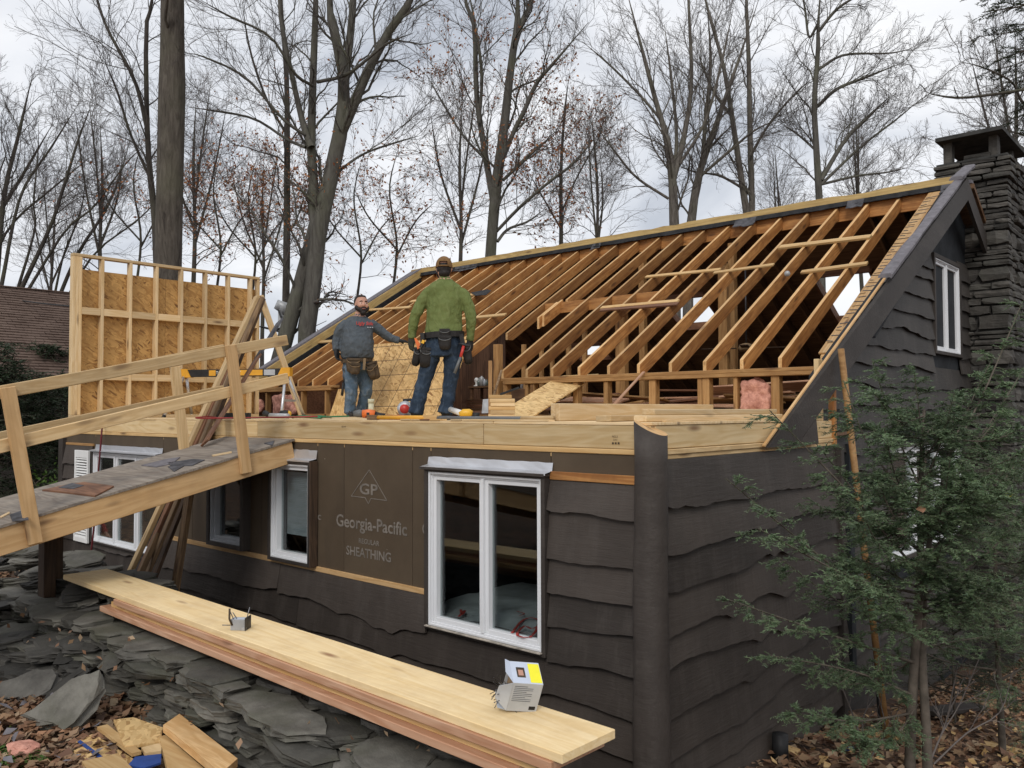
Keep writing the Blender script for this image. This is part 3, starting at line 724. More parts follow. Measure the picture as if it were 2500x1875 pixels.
# small shim scraps between rim and floor edge
# ---------------------------------------------------------------- log corner post
lp=[]; n=28
for z in np.linspace(-2.75,-.3,40): lp.append(z)
vs=[];fs=[]
def logc(z): return V((X0+.02+(-.3-z)*.012,Y0-.035-(-.3-z)*.030,z))
for k,z in enumerate(lp+['t']):
    for i in range(n):
        a=2*math.pi*i/n; zz=z if z!='t' else None
        if zz is None:
            c=logc(-.3); px=c+V((math.cos(a),math.sin(a),0))*.096
            # slanted, slightly hollow cut: high on the left (seen from camera)
            sside=(px-c).dot(rt)/.096; aw=(px-c).dot(V((-math.sin(YAW),math.cos(YAW),0)))/.096; zz=-.094-.038*sside+.021*aw-.008*(1-sside*sside)
            vs.append(V((px.x,px.y,zz)))
        else:
            c=logc(zz); r=.096+.010*sm(-.8,-2.4,zz)+.007*mnoise.noise(V((math.cos(a)*1.2,math.sin(a)*1.2,zz*1.5)))+.004*mnoise.noise(V((math.cos(a)*3,math.sin(a)*3,zz*5)))
            if -.3-zz>0 and abs(zz+1.)<.25 and abs(a-3.9)<.5: r+=.006
            vs.append(c+V((math.cos(a),math.sin(a),0))*r)
R_=len(lp)+1
for k in range(R_-1):
    for i in range(n): fs.append([k*n+i,k*n+(i+1)%n,(k+1)*n+(i+1)%n,(k+1)*n+i])
c=sum((vs[(R_-1)*n+i] for i in range(n)),V())/n+V((0,0,-.006)); vs.append(c); 
mi=[0]*len(fs)
for i in range(n): fs.append([(R_-1)*n+i,(R_-1)*n+(i+1)%n,len(vs)-1]); mi.append(1)
me=mesh('corner_post',[v-c for v in vs],fs,['trim_paint','wood_old_top'],mi=mi)
for p in me.polygons: p.use_smooth=(p.material_index==0)
tag(obj('corner_post',me,house,M.Translation(c)),'dark painted log post with its top sawn off at a slant')
# ---------------------------------------------------------------- rafters
def roofY(x,y,dz=0): return V((x,y,ZK+SLOPE*(y-YK)+dz))
def raftermesh(y0,y1,plumb=.095,nm='rafter'):
    """profile in local coords: x along slope dir is not needed; built in y-z with slope, thickness in x"""
    z0=0; z1=SLOPE*(y1-y0); h=.163
    dy=(h-plumb)/SLOPE
    poly=[(0,0),(0,-plumb),(dy,-plumb),(y1-y0,z1-h),(y1-y0,z1)]
    ca=math.atan(SLOPE); rot=lambda y,z:(y*math.cos(ca)+z*math.sin(ca),-y*math.sin(ca)+z*math.cos(ca))
    t=.019; vs=[(*rot(*p),-t) for p in poly]+[(*rot(*p),t) for p in poly]
    n=5; fs=[[0,1,2,3,4],[9,8,7,6,5]]+[[i,i+n,(i+1)%n+n,(i+1)%n] for i in range(n)]
    fs=[f[::-1] for f in fs]
    return mesh(nm,vs,fs,['wood_old','wood_old_top'],mi=[0,0,1,1,0,0,1])
ca=math.atan(SLOPE); RX=V((0,math.cos(ca),math.sin(ca))); RZ=V((1,0,0)); RY=V((0,-math.sin(ca),math.cos(ca)))
full=raftermesh(YK,YR); short=raftermesh(8.2,YR)
def rafter(i,me,y0,dx=0):
    x=XR0-SP*i+dx; return obj('rafter',me,house,mat4(RX,RY,RZ,roofY(x,y0)))
for i in range(-1,23):
    if i in (10,11): continue
    if 12<=i<=17: rafter(i,short,8.2,random.uniform(-.008,.008))
    else: rafter(i,full,YK,random.uniform(-.008,.008))
rafter(11,raftermesh(8.72,YR),8.72)
rafter(10,raftermesh(9.58,YR,.16),9.58)
st=raftermesh(9.10,9.54,.16,'rafter_stub')
for d in (-.021,.021): obj('rafter_stub',st,house,mat4(RX,RY,RZ,roofY(XR0-SP*10-.12+d,9.10+(.0 if d<0 else .06))))
board('header',(XR0-SP*11+.02,9.56,roofY(0,9.56).z-.10),(XR0-SP*6-.02,9.56,roofY(0,9.56).z-.10),.16,.038,'wood_old',house)
board('ridge_board',(XR0-SP*22-.6,YR+.019,ZR-.10),(X0-.42,YR+.019,ZR-.10),.20,.038,'wood_old',house)
# --- knee wall
zp=ZK-.095
for (xa,xb) in ((-12.9,-10.6),(oY(1232,930,YK+.05).x,X0-.40)):
    for k in range(2):
        board('knee_wall_plate',(xa+.03*k,YK+.05,zp-.019-.0385*k),(xb-.05*k,YK+.05,zp-.019-.0385*k),.14,.038,'wood_stud_old',house,wd=(0,1,0))
def kstud(u,uw,z0=ZD,z1=zp-.078,y=YK+.05,m='wood_stud_old',v=960):
    x=oY(u,v,y).x; board('stud',(x,y,z0),(x,y,z1),uw,.09,m,house,wd=(1,0,0))
for u,w in ((1238,.06),(1290,.045),(1305,.06),(1410,.075),(1484,.06),(1597,.085),(1713,.05),(1728,.08),(1800,.045),(1897,.085),(742,.045),(800,.04),(700,.045),(655,.045)): kstud(u,w)
board('sole_plate',(-12.6,YK+.05,ZD+.019),(-10.6,YK+.05,ZD+.019),.09,.038,'wood_stud_old',house,wd=(0,1,0))
board('sole_plate',(-7.6,YK+.05,ZD+.012),(X0-.3,YK+.05,ZD+.012),.09,.024,'wood_stud_old',house,wd=(0,1,0))
# doorway post and interior studs (partition a metre behind the knee wall)
x=oY(1216,870,YK+.1).x; board('door_post',(x,YK+.1,ZD),(x,YK+.1,.86),.09,.09,'wood_stud_old',house,wd=(1,0,0))
for u,w,yy,vt in ((1236,.07,YK+.12,760),(1279,.06,8.7,770),(1322,.055,8.8,735),(1348,.05,8.8,790),(1388,.06,8.9,760),(1428,.065,9.0,740)):
    x=oY(u,870,yy).x; board('stud',(x,yy,ZD),(x,yy,min(oY(u,vt,yy).z,roofY(0,yy).z-.17)),w,.045,'wood_stud_old',house,wd=(1,0,0))
for u,w,yy in ((1518,.15,9.4),(1768,.13,10.6),(1790,.10,11.3),(1570,.10,11.35)):
    x=oY(u,800,yy).x; board('interior_post',(x,yy,ZD),(x,yy,roofY(0,min(yy,YR)).z-.20),w,.10,'wood_stud_old',house,wd=(1,0,0))
# --- attic interior
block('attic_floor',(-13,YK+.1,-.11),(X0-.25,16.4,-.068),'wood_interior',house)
FARS=-.60; FZ=ZR+.10
def farpt(u,v):
    nn=V((0,.60,1)).normalized(); return oP(u,v,V((0,YR,FZ)),nn)
def farz(y): return FZ-.60*(y-YR)
holes=[]
for pts in (((2011,668),(2058,751),(2116,668)),((1636,725),(1677,772),(1708,740)),((1407,840),(1436,845),(1461,850))):
    q=[farpt(*p) for p in pts]; holes.append([min(a.x for a in q),max(a.x for a in q),min(a.y for a in q),max(a.y for a in q)])
if DEBUG: print('holes',holes,'XG',XG,'gw1',gw1,'PKZ',PKZ,'YS',YS,'tri',tri,'bigw',bigw)
holes=[[h[0]-.12,max(h[1],h[0]+.7)+.05,h[2]-.15,h[3]+.12] for h in holes]
holes[0][1]=min(holes[0][1],-2.95)
xs=sorted([-13.2,X0+.05]+[h[0] for h in holes]+[h[1] for h in holes])
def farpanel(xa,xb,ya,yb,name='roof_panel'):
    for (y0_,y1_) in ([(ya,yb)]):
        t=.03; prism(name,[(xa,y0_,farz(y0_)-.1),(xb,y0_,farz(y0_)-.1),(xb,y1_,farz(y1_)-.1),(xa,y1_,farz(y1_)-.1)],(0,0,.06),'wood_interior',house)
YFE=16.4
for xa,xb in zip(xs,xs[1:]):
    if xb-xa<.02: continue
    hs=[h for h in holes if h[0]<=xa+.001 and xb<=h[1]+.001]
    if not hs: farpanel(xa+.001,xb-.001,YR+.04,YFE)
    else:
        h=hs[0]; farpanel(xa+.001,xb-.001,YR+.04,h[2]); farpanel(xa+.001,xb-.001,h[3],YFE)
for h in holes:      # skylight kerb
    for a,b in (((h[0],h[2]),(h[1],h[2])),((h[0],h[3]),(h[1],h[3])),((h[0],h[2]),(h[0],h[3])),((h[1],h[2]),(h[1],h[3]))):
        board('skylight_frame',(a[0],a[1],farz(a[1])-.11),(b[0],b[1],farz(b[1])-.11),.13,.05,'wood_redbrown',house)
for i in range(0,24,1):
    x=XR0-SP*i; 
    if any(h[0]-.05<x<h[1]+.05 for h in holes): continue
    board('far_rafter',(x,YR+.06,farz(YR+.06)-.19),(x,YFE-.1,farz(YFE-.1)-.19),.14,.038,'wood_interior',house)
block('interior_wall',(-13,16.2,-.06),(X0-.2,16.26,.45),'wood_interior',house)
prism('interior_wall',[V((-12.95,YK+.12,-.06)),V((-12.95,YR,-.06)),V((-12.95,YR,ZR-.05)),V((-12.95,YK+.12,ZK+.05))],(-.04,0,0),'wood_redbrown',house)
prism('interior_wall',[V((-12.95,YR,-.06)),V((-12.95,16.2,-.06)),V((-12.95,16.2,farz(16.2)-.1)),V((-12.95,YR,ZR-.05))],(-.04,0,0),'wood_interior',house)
# panelled inner wall seen through the doorway
xd0,xd1=oY(1105,900,9.6).x,oY(1215,900,9.6).x
n=9
for i in range(n):
    xa=xd0-.25+(xd1-xd0+.4)*i/n; xb=xd0-.25+(xd1-xd0+.4)*(i+1)/n
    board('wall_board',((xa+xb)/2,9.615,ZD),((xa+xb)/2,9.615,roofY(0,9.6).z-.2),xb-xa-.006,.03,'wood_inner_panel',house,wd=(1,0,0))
board('wall_board',(xd0-.28,8.3,.35),(xd0-.28,9.6,.45),.9,.03,'wood_inner_panel',house)
# --- lower storey inside
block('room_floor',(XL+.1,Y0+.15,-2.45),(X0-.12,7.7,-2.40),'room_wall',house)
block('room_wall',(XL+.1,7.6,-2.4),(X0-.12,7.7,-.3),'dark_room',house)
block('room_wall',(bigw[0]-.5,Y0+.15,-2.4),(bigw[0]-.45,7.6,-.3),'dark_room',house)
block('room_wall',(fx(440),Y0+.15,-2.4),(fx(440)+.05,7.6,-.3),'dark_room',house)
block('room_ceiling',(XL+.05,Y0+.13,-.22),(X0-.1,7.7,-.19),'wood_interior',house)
# --- ridge cap board and torn felt
n=46; xa,xb=-13.05,X0-.12; vs=[];fs=[]
r=random.Random(3)
for i in range(n+1):
    x=xa+(xb-xa)*i/n; j=r.uniform(-.006,.006); d=r.random(); top=.155+j-(.02 if d>.93 else 0)
    for y,z in ((YR+.05,top+.01),(YR-.03,top),(YR-.045,.045+j),(YR+.05,.035)): vs.append(V((x,y,ZR+z)))
c=V(vs[len(vs)//2])
for i in range(n):
    for k in range(4): fs.append([i*4+k,i*4+(k+1)%4,i*4+4+(k+1)%4,i*4+4+k])
fs+=[[3,2,1,0],[n*4,n*4+1,n*4+2,n*4+3]]
obj('ridge_cap',mesh('ridge_cap',[v-c for v in vs],fs,'wood_ridge'),house,M.Translation(c))
def felt(name,x0,x1,seed,low,base,m,y=YR-.05,lift=.05,seg=.06):
    r=random.Random(seed); n=max(3,int((x1-x0)/seg)); vs=[]
    for i in range(n+1):
        x=x0+(x1-x0)*i/n; d=low*(.55+.6*mnoise.noise(V((x*3+seed,0,0)))+r.uniform(-.15,.2)); d=max(.008,d)
        for o,zz in ((0.,base),(d*.5,lift),(d,lift*.9+r.uniform(-.005,.008)),(d,lift*.9-.008),(d*.5,lift-.008)):
            yy=y-o; vs.append(V((x,yy,ZK+SLOPE*(yy-YK)+zz)))
    c=V(vs[len(vs)//2]); fs=[]
    for i in range(n):
        for k in range(5): fs.append([i*5+k,i*5+(k+1)%5,i*5+5+(k+1)%5,i*5+5+k])
    return obj(name,mesh(name,[v-c for v in vs],fs,m),house,M.Translation(c))
prism('roof_felt',[roofY(X0-.34,YK+.3,.0),roofY(X0-.02,YK+.3,.0),roofY(X0-.02,YR-.05,.0),roofY(X0-.34,YR-.05,.0)],(0,0,-.02),'felt_black',house)
felt('roof_felt',-13.0,X0-.15,5,.05,.09,'felt_black')
for i,(u0,u1,lo) in enumerate(((1828,1890,.10),(2058,2110,.10),(1560,1600,.07),(1310,1390,.06),(2265,2320,.16))):
    a=oP(u0,520,V((0,YR,ZR)),RY).x; b=oP(u1,500,V((0,YR,ZR)),RY).x; felt('roof_felt',a,b,20+i,lo*1.6,.09,'felt_grey',lift=.03)
# --- nail strip left of the verge: sheathing scrap with torn shingles
xs0=XR0+SP
board('verge_strip',roofY(xs0+.03,YK+.02,.012),roofY(xs0+.03,YR-.06,.012),.15,.02,'wood_old_top',house,wd=(1,0,0))
board('verge_strip',roofY(xs0+.07,YK+.05,-.06),roofY(xs0+.07,YR-.1,-.06),.10,.022,'wood_weather',house,wd=(1,0,0))
r=random.Random(8); 
for i in range(44):
    y=YK+.15+(YR-YK-.3)*i/44; L=r.uniform(.03,.15); y+=r.uniform(-.03,.03)
    board('shingle_nail_row',roofY(xs0-.02-r.uniform(0,.02),y,.028),roofY(xs0-.02+L,y+r.uniform(-.02,.02),.027),.012,.004,'felt_grey' if i%3 else 'wood_weather',house,wd=RX)
r=random.Random(9)
for i in range(15):
    y=YK+.5+(YR-YK-.7)*i/15; w=r.uniform(.08,.2)
    prism('shingle_scrap',[roofY(xs0+.10,y,.01),roofY(xs0+.12+w,y+r.uniform(-.05,.05),.015),roofY(xs0+.10+w,y+.2,.02),roofY(xs0+.11,y+.24,.012)],(0,0,.006),'felt_black',house)
# --- rake boards of the gable (front face on plane X0+.05)
XRK=X0+.06
pp=lambda u,v: oX(u,v,XRK)
prism('rake_board',[pp(1874,1093),pp(2362,434),pp(2364,488),pp(1945,1089)],(-.04,0,0),'trim_paint',house)
prism('rake_filler',[pp(1946,1090),pp(1993,1021),pp(1999,1083)],(-.035,0,0),'trim_paint',house)
a,b=pp(2362,434),pp(2364,488); far=lambda p,d: V((p.x,p.y+d,p.z-.60*d))
prism('rake_board',[a,far(a,1.0),far(b,1.0),b],(-.04,0,0),'trim_paint',house)
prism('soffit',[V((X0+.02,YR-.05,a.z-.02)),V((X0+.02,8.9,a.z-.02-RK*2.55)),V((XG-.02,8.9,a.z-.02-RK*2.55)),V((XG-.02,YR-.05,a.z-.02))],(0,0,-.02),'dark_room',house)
# raw edge strip and old roofing edge on top of the rake
e0,e1,e2=pp(1872,1092),pp(2165,682),pp(2360,432)
board('rake_edge',e0+V((-.02,-.01,.006)),e1+V((-.02,0,.010)),.016,.022,'wood_old_top',house,wd=(0,-.5,1))
def edging(p,q,seed,w=.085):
    r=random.Random(seed); n=16; vs=[]; d=(q-p)
    for i in range(n+1):
        c=p+d*i/n; j=r.uniform(-.012,.012)
        for dx,dz in ((.03,-.012+j),(.036,.02+j*.4),(.02,.034),(-w*.6+j,.04+j*.5),(-w+j,.012),(-w+j,.0),(.02,-.006)): vs.append(c+V((dx,0,dz)))
    c=p+d*.5; m_=7; fs=[[i*m_+k,i*m_+(k+1)%m_,i*m_+m_+(k+1)%m_,i*m_+m_+k] for i in range(n) for k in range(m_)]
    fs+=[list(range(m_))[::-1],[n*m_+k for k in range(m_)]]
    obj('roof_edging',mesh('roof_edging',[v-c for v in vs],fs,'shingle_grey'),house,M.Translation(c))
edging(pp(2168,676),pp(2352,432),4); edging(pp(2340,444)+V((0.01,0,0.03)),pp(2372,412)+V((.01,0,.02)),6,.12)
edging(V((X0,YR+.05,a.z+.03)),V((X0,YR+1.0,a.z+.03-.6)),7,.25)
# left verge of the roof
XV=-12.75
lv=lambda y,dz: V((XV,y,ZK+SLOPE*(y-YK)+dz))
board('verge_board',lv(YK-.2,.06),lv(YR,.06),.15,.045,'wood_ridge',house,wd=RY)
prism('roof_felt',[lv(YK-.3,.19),lv(YR,.17),lv(YR,.13)+V((-.35,0,0)),lv(YK-.3,.13)+V((-.35,0,0))],(0,0,-.05),'shingle_grey',house)
board('verge_felt',lv(YK-.1,-.07)+V((.03,0,0)),lv(YR-.05,-.07)+V((.03,0,0)),.11,.03,'felt_black',house,wd=RY)
# corner return posts where the rake meets the low wall
board('corner_stud',(X0-.05,YS-.20,ZT),(X0-.05,YS-.20,.42),.09,.04,'wood_rim',house,wd=(0,1,0))
board('corner_stud',(X0-.0,YS-.04,ZB-.06),(X0-.0,YS-.04,.45),.05,.05,'wood_old',house,wd=(0,1,0))
block('wood_scrap',V((X0-.04,oX(1857,1094,X0).y,ZS+.002)),V((X0+.03,oX(1895,1092,X0).y,ZS+.012)),'wood_old_top',house)
# ---------------------------------------------------------------- chimney
YC=12.1; xc0,xc1=oY(2291,430,YC).x,oY(2466,700,YC).x; zc=oY(2440,382,YC).z
chim=thing('chimney','tall dark stone chimney against the gable, flat slab cap on stone legs','chimney',((xc0+xc1)/2,YC+.8,-3.0))
D=1.7
block('chimney_core',(xc0+.03,YC+.05,-3.2),(xc1-.05,YC+D-.05,zc-.03),'mortar',chim)
def stone(name,lo,hi,seed,m,parent,rough=.25):
    """rough faced block: subdivided box pushed about"""
    lo=V(lo);hi=V(hi);d=hi-lo;c=(lo+hi)/2; r=random.Random(seed)
    bm=bmesh.new(); bmesh.ops.create_cube(bm,size=1.); bmesh.ops.subdivide_edges(bm,edges=bm.edges,cuts=1,use_grid_fill=True)
    mn=min(d)
    for v in bm.verts:
        q=V((v.co.x*d.x,v.co.y*d.y,v.co.z*d.z)); e=sum(1 for k in v.co if abs(k)>.4)
        q*= 1-.0; sh=mn*rough*(.30 if e==3 else .12)
        q-=V((math.copysign(sh,q.x) if abs(q.x)>1e-6 else 0,math.copysign(sh,q.y) if abs(q.y)>1e-6 else 0,math.copysign(sh*.8,q.z) if abs(q.z)>1e-6 else 0))*(1 if e>=2 else -.4)
        q+=V((r.uniform(-1,1),r.uniform(-1,1),r.uniform(-1,1)*.6))*mn*rough*.28
        v.co=q
    me=bpy.data.meshes.new(name); bm.to_mesh(me); bm.free(); me.materials.append(MAT[m])
    return obj(name,me,parent,M.Translation(c))
r=random.Random(21); z=-2.5; sid=100
# below what the shrubs hide a plain footing of larger stones
while z<zc-.02:
    top=z>zc-.32
    h=r.choice([.055,.06,.07,.08,.1,.1,.13,.2]) if not top else .075
    h=min(h,zc-z) if zc-z-h>.03 else zc-z
    o=.05 if top else 0
    big=h>.15
    x=xc1+o; first=True; x_end=xc0-o if z>1.6 else XG-.02
    while x>x_end+.02:
        w=r.uniform(.16,.45) if not big else r.uniform(.2,.4); w=min(w,x-x_end); 
        if x-w-x_end<.09: w=x-x_end
        p=r.uniform(-.03,.035); sid+=1
        stone('stone',(x-w+.006,YC-p-o,z+.005),(x-.006+(.015*r.random() if first else 0),YC+.25,z+h-.005),sid,'chimney_stone',chim,.42)
        x-=w; first=False
    y=YC+.26
    while y<YC+1.0:
        w=r.uniform(.2,.5); p=r.uniform(-.03,.035); sid+=1
        stone('stone',(xc1-.22,y+.006,z+.005),(xc1+p+o,y+w-.006,z+h-.005),sid,'chimney_stone',chim,.42); y+=w
    z+=h
block('crown',(xc0-.02,YC-.02,zc+.001),(xc1+.01,YC+1.35,zc+.03),'concrete',chim)
stone('loose_stone',(xc0+.30,YC+.02,zc+.03),(xc0+.62,YC+.2,zc+.10),5,'chimney_stone',chim)
zcap=oY(2440,318,YC-.1).z
for (px_,py_) in ((oY(2318,380,YC+.12).x,YC+.08),(oY(2428,360,YC+.15).x,YC+.12),(oY(2458,370,YC+.9).x-.0,YC+1.0),(oY(2340,385,YC+.9).x,YC+1.05)):
    stone('cap_leg',(px_-.055,py_-.06,zc+.02),(px_+.055,py_+.08,zcap+.01),int(px_*100),'chimney_stone',chim,.12)
cl,cr=oY(2283,348,YC-.14).x,oY(2447,312,YC-.14).x
prism('cap_slab',[(cl,YC-.14,zcap),(cr,YC-.14,zcap),(cr+.0,YC+1.42,zcap),(cl,YC+1.42,zcap)],(0,0,.05),'concrete',chim)
# ---------------------------------------------------------------- neighbour
nb=thing('neighbour_house','brown shingled roof of a house far left behind the framed wall','house',(-21,6,-1.5))
xr,xe=-21.,-17.6; zr_=oX(0,699,xr).z; ze_=oX(120,918,xe).z; y0,y1=-2.,9.5
n=34; vs=[];fs=[]
for i in range(n):
    ta,tb=i/n,(i+1)/n
    A=V((xe+(xr-xe)*ta,0,ze_+(zr_-ze_)*ta));B=V((xe+(xr-xe)*tb,0,ze_+(zr_-ze_)*tb)); nn=V((B.z-A.z,0,-(B.x-A.x))).normalized()
    for j in range(45):
        ya=y0+(y1-y0)*j/45+(.12 if i%2 else 0); yb=ya+(y1-y0)/45-.006; k=len(vs); lf=random.uniform(.018,.034)
        for p in (A+nn*lf,B+nn*.004): vs+= [V((p.x,ya,p.z)),V((p.x,yb,p.z))]
        vs+= [V((A.x,ya,A.z-.01)),V((A.x,yb,A.z-.01))]
        fs+= [[k,k+1,k+3,k+2],[k,k+4,k+5,k+1]]
c=V((-19,4,1)); tag(obj('shingles',mesh('shingles',[v-c for v in vs],fs,'roof_shingle'),nb,M.Translation(c)),kind='stuff')
prism('roof_deck',[(xe,y0,ze_-.03),(xe,y1,ze_-.03),(xr,y1,zr_-.03),(xr,y0,zr_-.03)],(0,0,-.08),'wood_dark',nb)
prism('roof_deck',[(xr,y0,zr_-.03),(xr,y1,zr_-.03),(xr-3.4,y1,ze_-.03),(xr-3.4,y0,ze_-.03)],(0,0,-.08),'wood_dark',nb)
board('fascia',(xe-.02,y0,ze_-.08),(xe-.02,y1,ze_-.08),.16,.03,'trim_paint',nb)
board('ridge_cap',(xr,y0,zr_+.0),(xr,y1,zr_+.0),.2,.03,'roof_shingle',nb,wd=(1,0,0))
block('wall',(xr-3,y0+.3,-2.2),(xe-.4,y1-.3,ze_-.1),'gable_paint',nb)
prism('gable',[(xe-.4,y1-.3,ze_-.1),(xr-3,y1-.3,ze_-.1),(xr,y1-.3,zr_-.12)],(0,-.05,0),'gable_paint',nb)
# ================================================================ RAMP
XA,XB=-6.20,-7.32
ramp=thing('wooden_ramp','long plank ramp with two by four handrails leading up to the new deck','ramp',(-6.7,1.5,-1.6))
ra0,ra1=oX(0,1290,XA),oX(713,1078,XA); rs=(ra1.z-ra0.z)/(ra1.y-ra0.y); ryE=4.115; ryS=-1.9
def rz(y,dz=0.): return ra1.z+rs*(y-ra1.y)+dz
def rp(x,y,dz=0.): return V((x,y,rz(y,dz)))
RN=V((0,-rs,1)).normalized()
for x in (XA-.019,XB+.019): board('side_board',rp(x,ryS,-.092),rp(x,ryE,-.092),.184,.038,'wood_ramp',ramp,wd=RN)
r=random.Random(4)
for ya,yb in ((ryS,-.6),(-.597,1.82),(1.823,ryE)):
    x0,x1=XB-.01,XA+.012; n=10; vs=[]; 
    poly=[rp(x0,ya,.002),rp(x1,ya,.002)]+[rp(x1+r.uniform(-.012,.01),ya+(yb-ya)*k/n,.002) for k in range(1,n)]+[rp(x1,yb,.002),rp(x0,yb,.002)]
    prism('deck_sheet',poly,RN*.018,'wood_grey',ramp)
for u,v in ((150,0),):
    pass
def rpost(u0,v0,u1,v1,x,t=.038,w=.09):
    a=oX(u0,v0,x);b=oX(u1,v1,x); return board('post',b,a,w,t,'wood_ramp' if x>-7 else 'wood_rail',ramp,wd=(0,1,0))
rpost(18,945,86,1327,XA+.021); rpost(563,842,601,1155,XA+.021); rpost(427,895,450,1098,XB+.02)
p=rpost(565,845,604,1157,XA-.06,w=.07); 
def rrail(u0,v0,u1,v1,x,w=.088):
    a=oX(u0,v0,x);b=oX(u1,v1,x); d=(b-a); a=a-d*.35
    return board('rail',a,b,w,.038,'wood_rail',ramp,wd=(0,0,1))
rrail(0,958,700,830,XA-.022); rrail(0,1090,702,923,XA-.022); rrail(0,960,546,852,XB+.022); rrail(0,1068,546,952,XB+.022)
for x,y,w in ((XB+.10,oX(116,1330,XB+.1).y,.13),(XB-.0,oX(136,1330,XB).y,.08)):
    board('support_post',(x,y,-2.15),(x,y,rz(y,-.01)),w,.09,'wood_dark',ramp,wd=(1,0,0))
a=oX(468,1200,XB+.1); b=oX(430,1432,XB+.1); board('support_post',b+(b-a)*.35,a+V((0,0,.12)),.09,.045,'wood_weather',ramp,wd=(1,0,0))
for y in (-.5,1.2,2.9,4.0): board('cross_beam',rp(XB+.04,y,-.08),rp(XA-.04,y,-.08),.09,.038,'wood_dark',ramp)
# scraps lying on the ramp
def onramp(u,v,dz=.021): return oP(u,v,rp(-6.7,2,dz),RN)
def scrap(name,label,cat,pts,m,t,fn,group=None,nrm=(0,0,1)):
    pl=[fn(*p) for p in pts]; o=prism(name,pl,V(nrm)*t,m); tag(o,label,cat,group); return o
scrap('plywood_scrap','split piece of plywood lying on the ramp by the left post','scrap',[(103,1199),(165,1186),(205,1180),(278,1190),(232,1214),(170,1206)],'wood_redbrown',.012,onramp)
scrap('shingle_scrap','dark shingle scrap on top of the split plywood on the ramp','scrap',[(143,1191),(175,1180),(205,1186),(178,1194)],'felt_grey',.004,lambda u,v:onramp(u,v,.0335))
for k,(pl,la) in enumerate((([(345,1137),(405,1122),(440,1117),(420,1133),(382,1141)],'long torn shingle on the middle of the ramp'),([(408,1131),(470,1122),(500,1124),(470,1137),(420,1140)],'broad torn shingle on the ramp nearest its right edge'),([(410,1140),(450,1138),(425,1152)],'small triangular shingle scrap on the ramp'),([(645,1083),(670,1077),(665,1088)],'dark shingle flake at the top of the ramp'),([(24,1258),(62,1245),(70,1270),(30,1273)],'slate grey shingle at the left end of the ramp'))):
    scrap('shingle_scrap',la,'scrap',pl,'felt_grey' if k else 'shingle_grey',.006,lambda u,v:onramp(u,v,.0215+.0005))
scrap('wood_sliver','thin pale wood sliver on the ramp near the right post','scrap',[(517,1112),(565,1103),(566,1106),(520,1115)],'wood_new',.006,onramp)
scrap('wood_sliver','thin pale wood sliver at the far left of the ramp','scrap',[(0,1262),(22,1251),(24,1254),(2,1266)],'wood_new',.006,onramp)
# bundle of old boards leaning on the deck edge behind the ramp
def lean(u0,v0,y0,u1,v1,y1,w,t,m,label,ext=.0,wd=(1,0,.3)):
    a=oY(u0,v0,y0);b=oY(u1,v1,y1); d=b-a; a=a-d*((a.z-gz(a.x,a.y)+.03)/d.z if ext else 0)
    return tag(board('leaning_board',a,b,w,t,m,None,wd=wd),label,'board','old boards leaning on the deck')
lean(323,1385,3.40,628,724,4.75,.085,.04,'wood_rail','palest leaning two by four, leftmost of the bundle behind the ramp',1)
lean(345,1388,3.42,634,726,4.80,.08,.035,'wood_redbrown','reddish brown board leaning in the bundle behind the ramp',1)
lean(360,1400,3.36,638,728,4.76,.09,.03,'wood_weather','weathered brown board in the middle of the leaning bundle',1)
lean(378,1405,3.46,641,732,4.84,.10,.03,'wood_dark','darkest board of the leaning bundle, on its right side',1)
lean(349,1386,3.30,385,1305,3.52,.05,.05,'wood_weather','short old stub leaning at the foot of the board bundle',1)
a=oX(500,1082,-7.05); b=oY(683,784,5.25)
tag(board('leaning_board',a,a+(b-a)*.62,.11,.02,'wood_redbrown',None,wd=(1,0,.5)),'slim reddish board leaning from the ramp towards the sawhorse','board') if False else None
lb=thing('leaning_board','single board with dark painted upper end leaning over the sawhorse','board',a)
board('bare_length',a,a+(b-a)*.66,.115,.02,'wood_redbrown',lb,wd=(1,0,.4)); board('painted_end',a+(b-a)*.6605,b,.118,.022,'felt_grey',lb,wd=(1,0,.4))
# red air hose hanging over the deck edge
hs=[V((fx(255,1030),Y0+.12,ZD+.01)),oY(252,1022,Y0-.02),oY(249,1047,Y0-.06),oY(243,1120,Y0-.09),oY(236,1200,Y0-.10),oY(229,1290,Y0-.11),oY(217,1388,Y0-.13),oY(207,1440,Y0-.15)]
tag(tube('air_hose',spline(hs,40),.0105,'cord_maroon'),'dark red hose hanging down in front of the triple window','hose')
# ================================================================ FOREGROUND LUMBER
ZP=-1.255
nR,fR,nL,fL=oZ(1382,1846,ZP),oZ(1492,1776,ZP),oZ(152,1411,ZP),oZ(262,1381,ZP)
pR=(nR+fR)/2; pL=(nL+fL)/2; wdv=(fL-nL+fR-nR); pw=(((fL-nL).length+(fR-nR).length)/2)
pdir=(pR-pL).normalized(); pn=V((-pdir.y,pdir.x,0)); pw=abs((fR-nR).dot(pn))*.5+abs((fL-nL).dot(pn))*.5
if DEBUG: print('plank',pR,pL,'w',pw,'L',(pR-pL).length)
pw=min(pw,.33)
def plank(i,uL,vL,uR,vR,m,label,doff,tz,w=pw):
    z=ZP-.0385*i; a=oZ(uL,vL,z); b=oZ(uR,vR,z)
    s=lambda p:(p-pL).dot(pdir); base=pL+V((0,0,z-ZP-.019))-pn*doff
    return tag(board('plank',base+pdir*s(a),base+pdir*s(b),w,.038,m,None,wd=pn,ch=.003),label,'plank','lumber stacked on the stone wall')
plank(0,205,1396,1437,1811,'wood_plank','pale topmost plank of the stack on the stone wall',0,0)
plank(1,232,1470,1345,1862,'wood_plank_pink','pinkish plank just under the pale top one',.012,0)
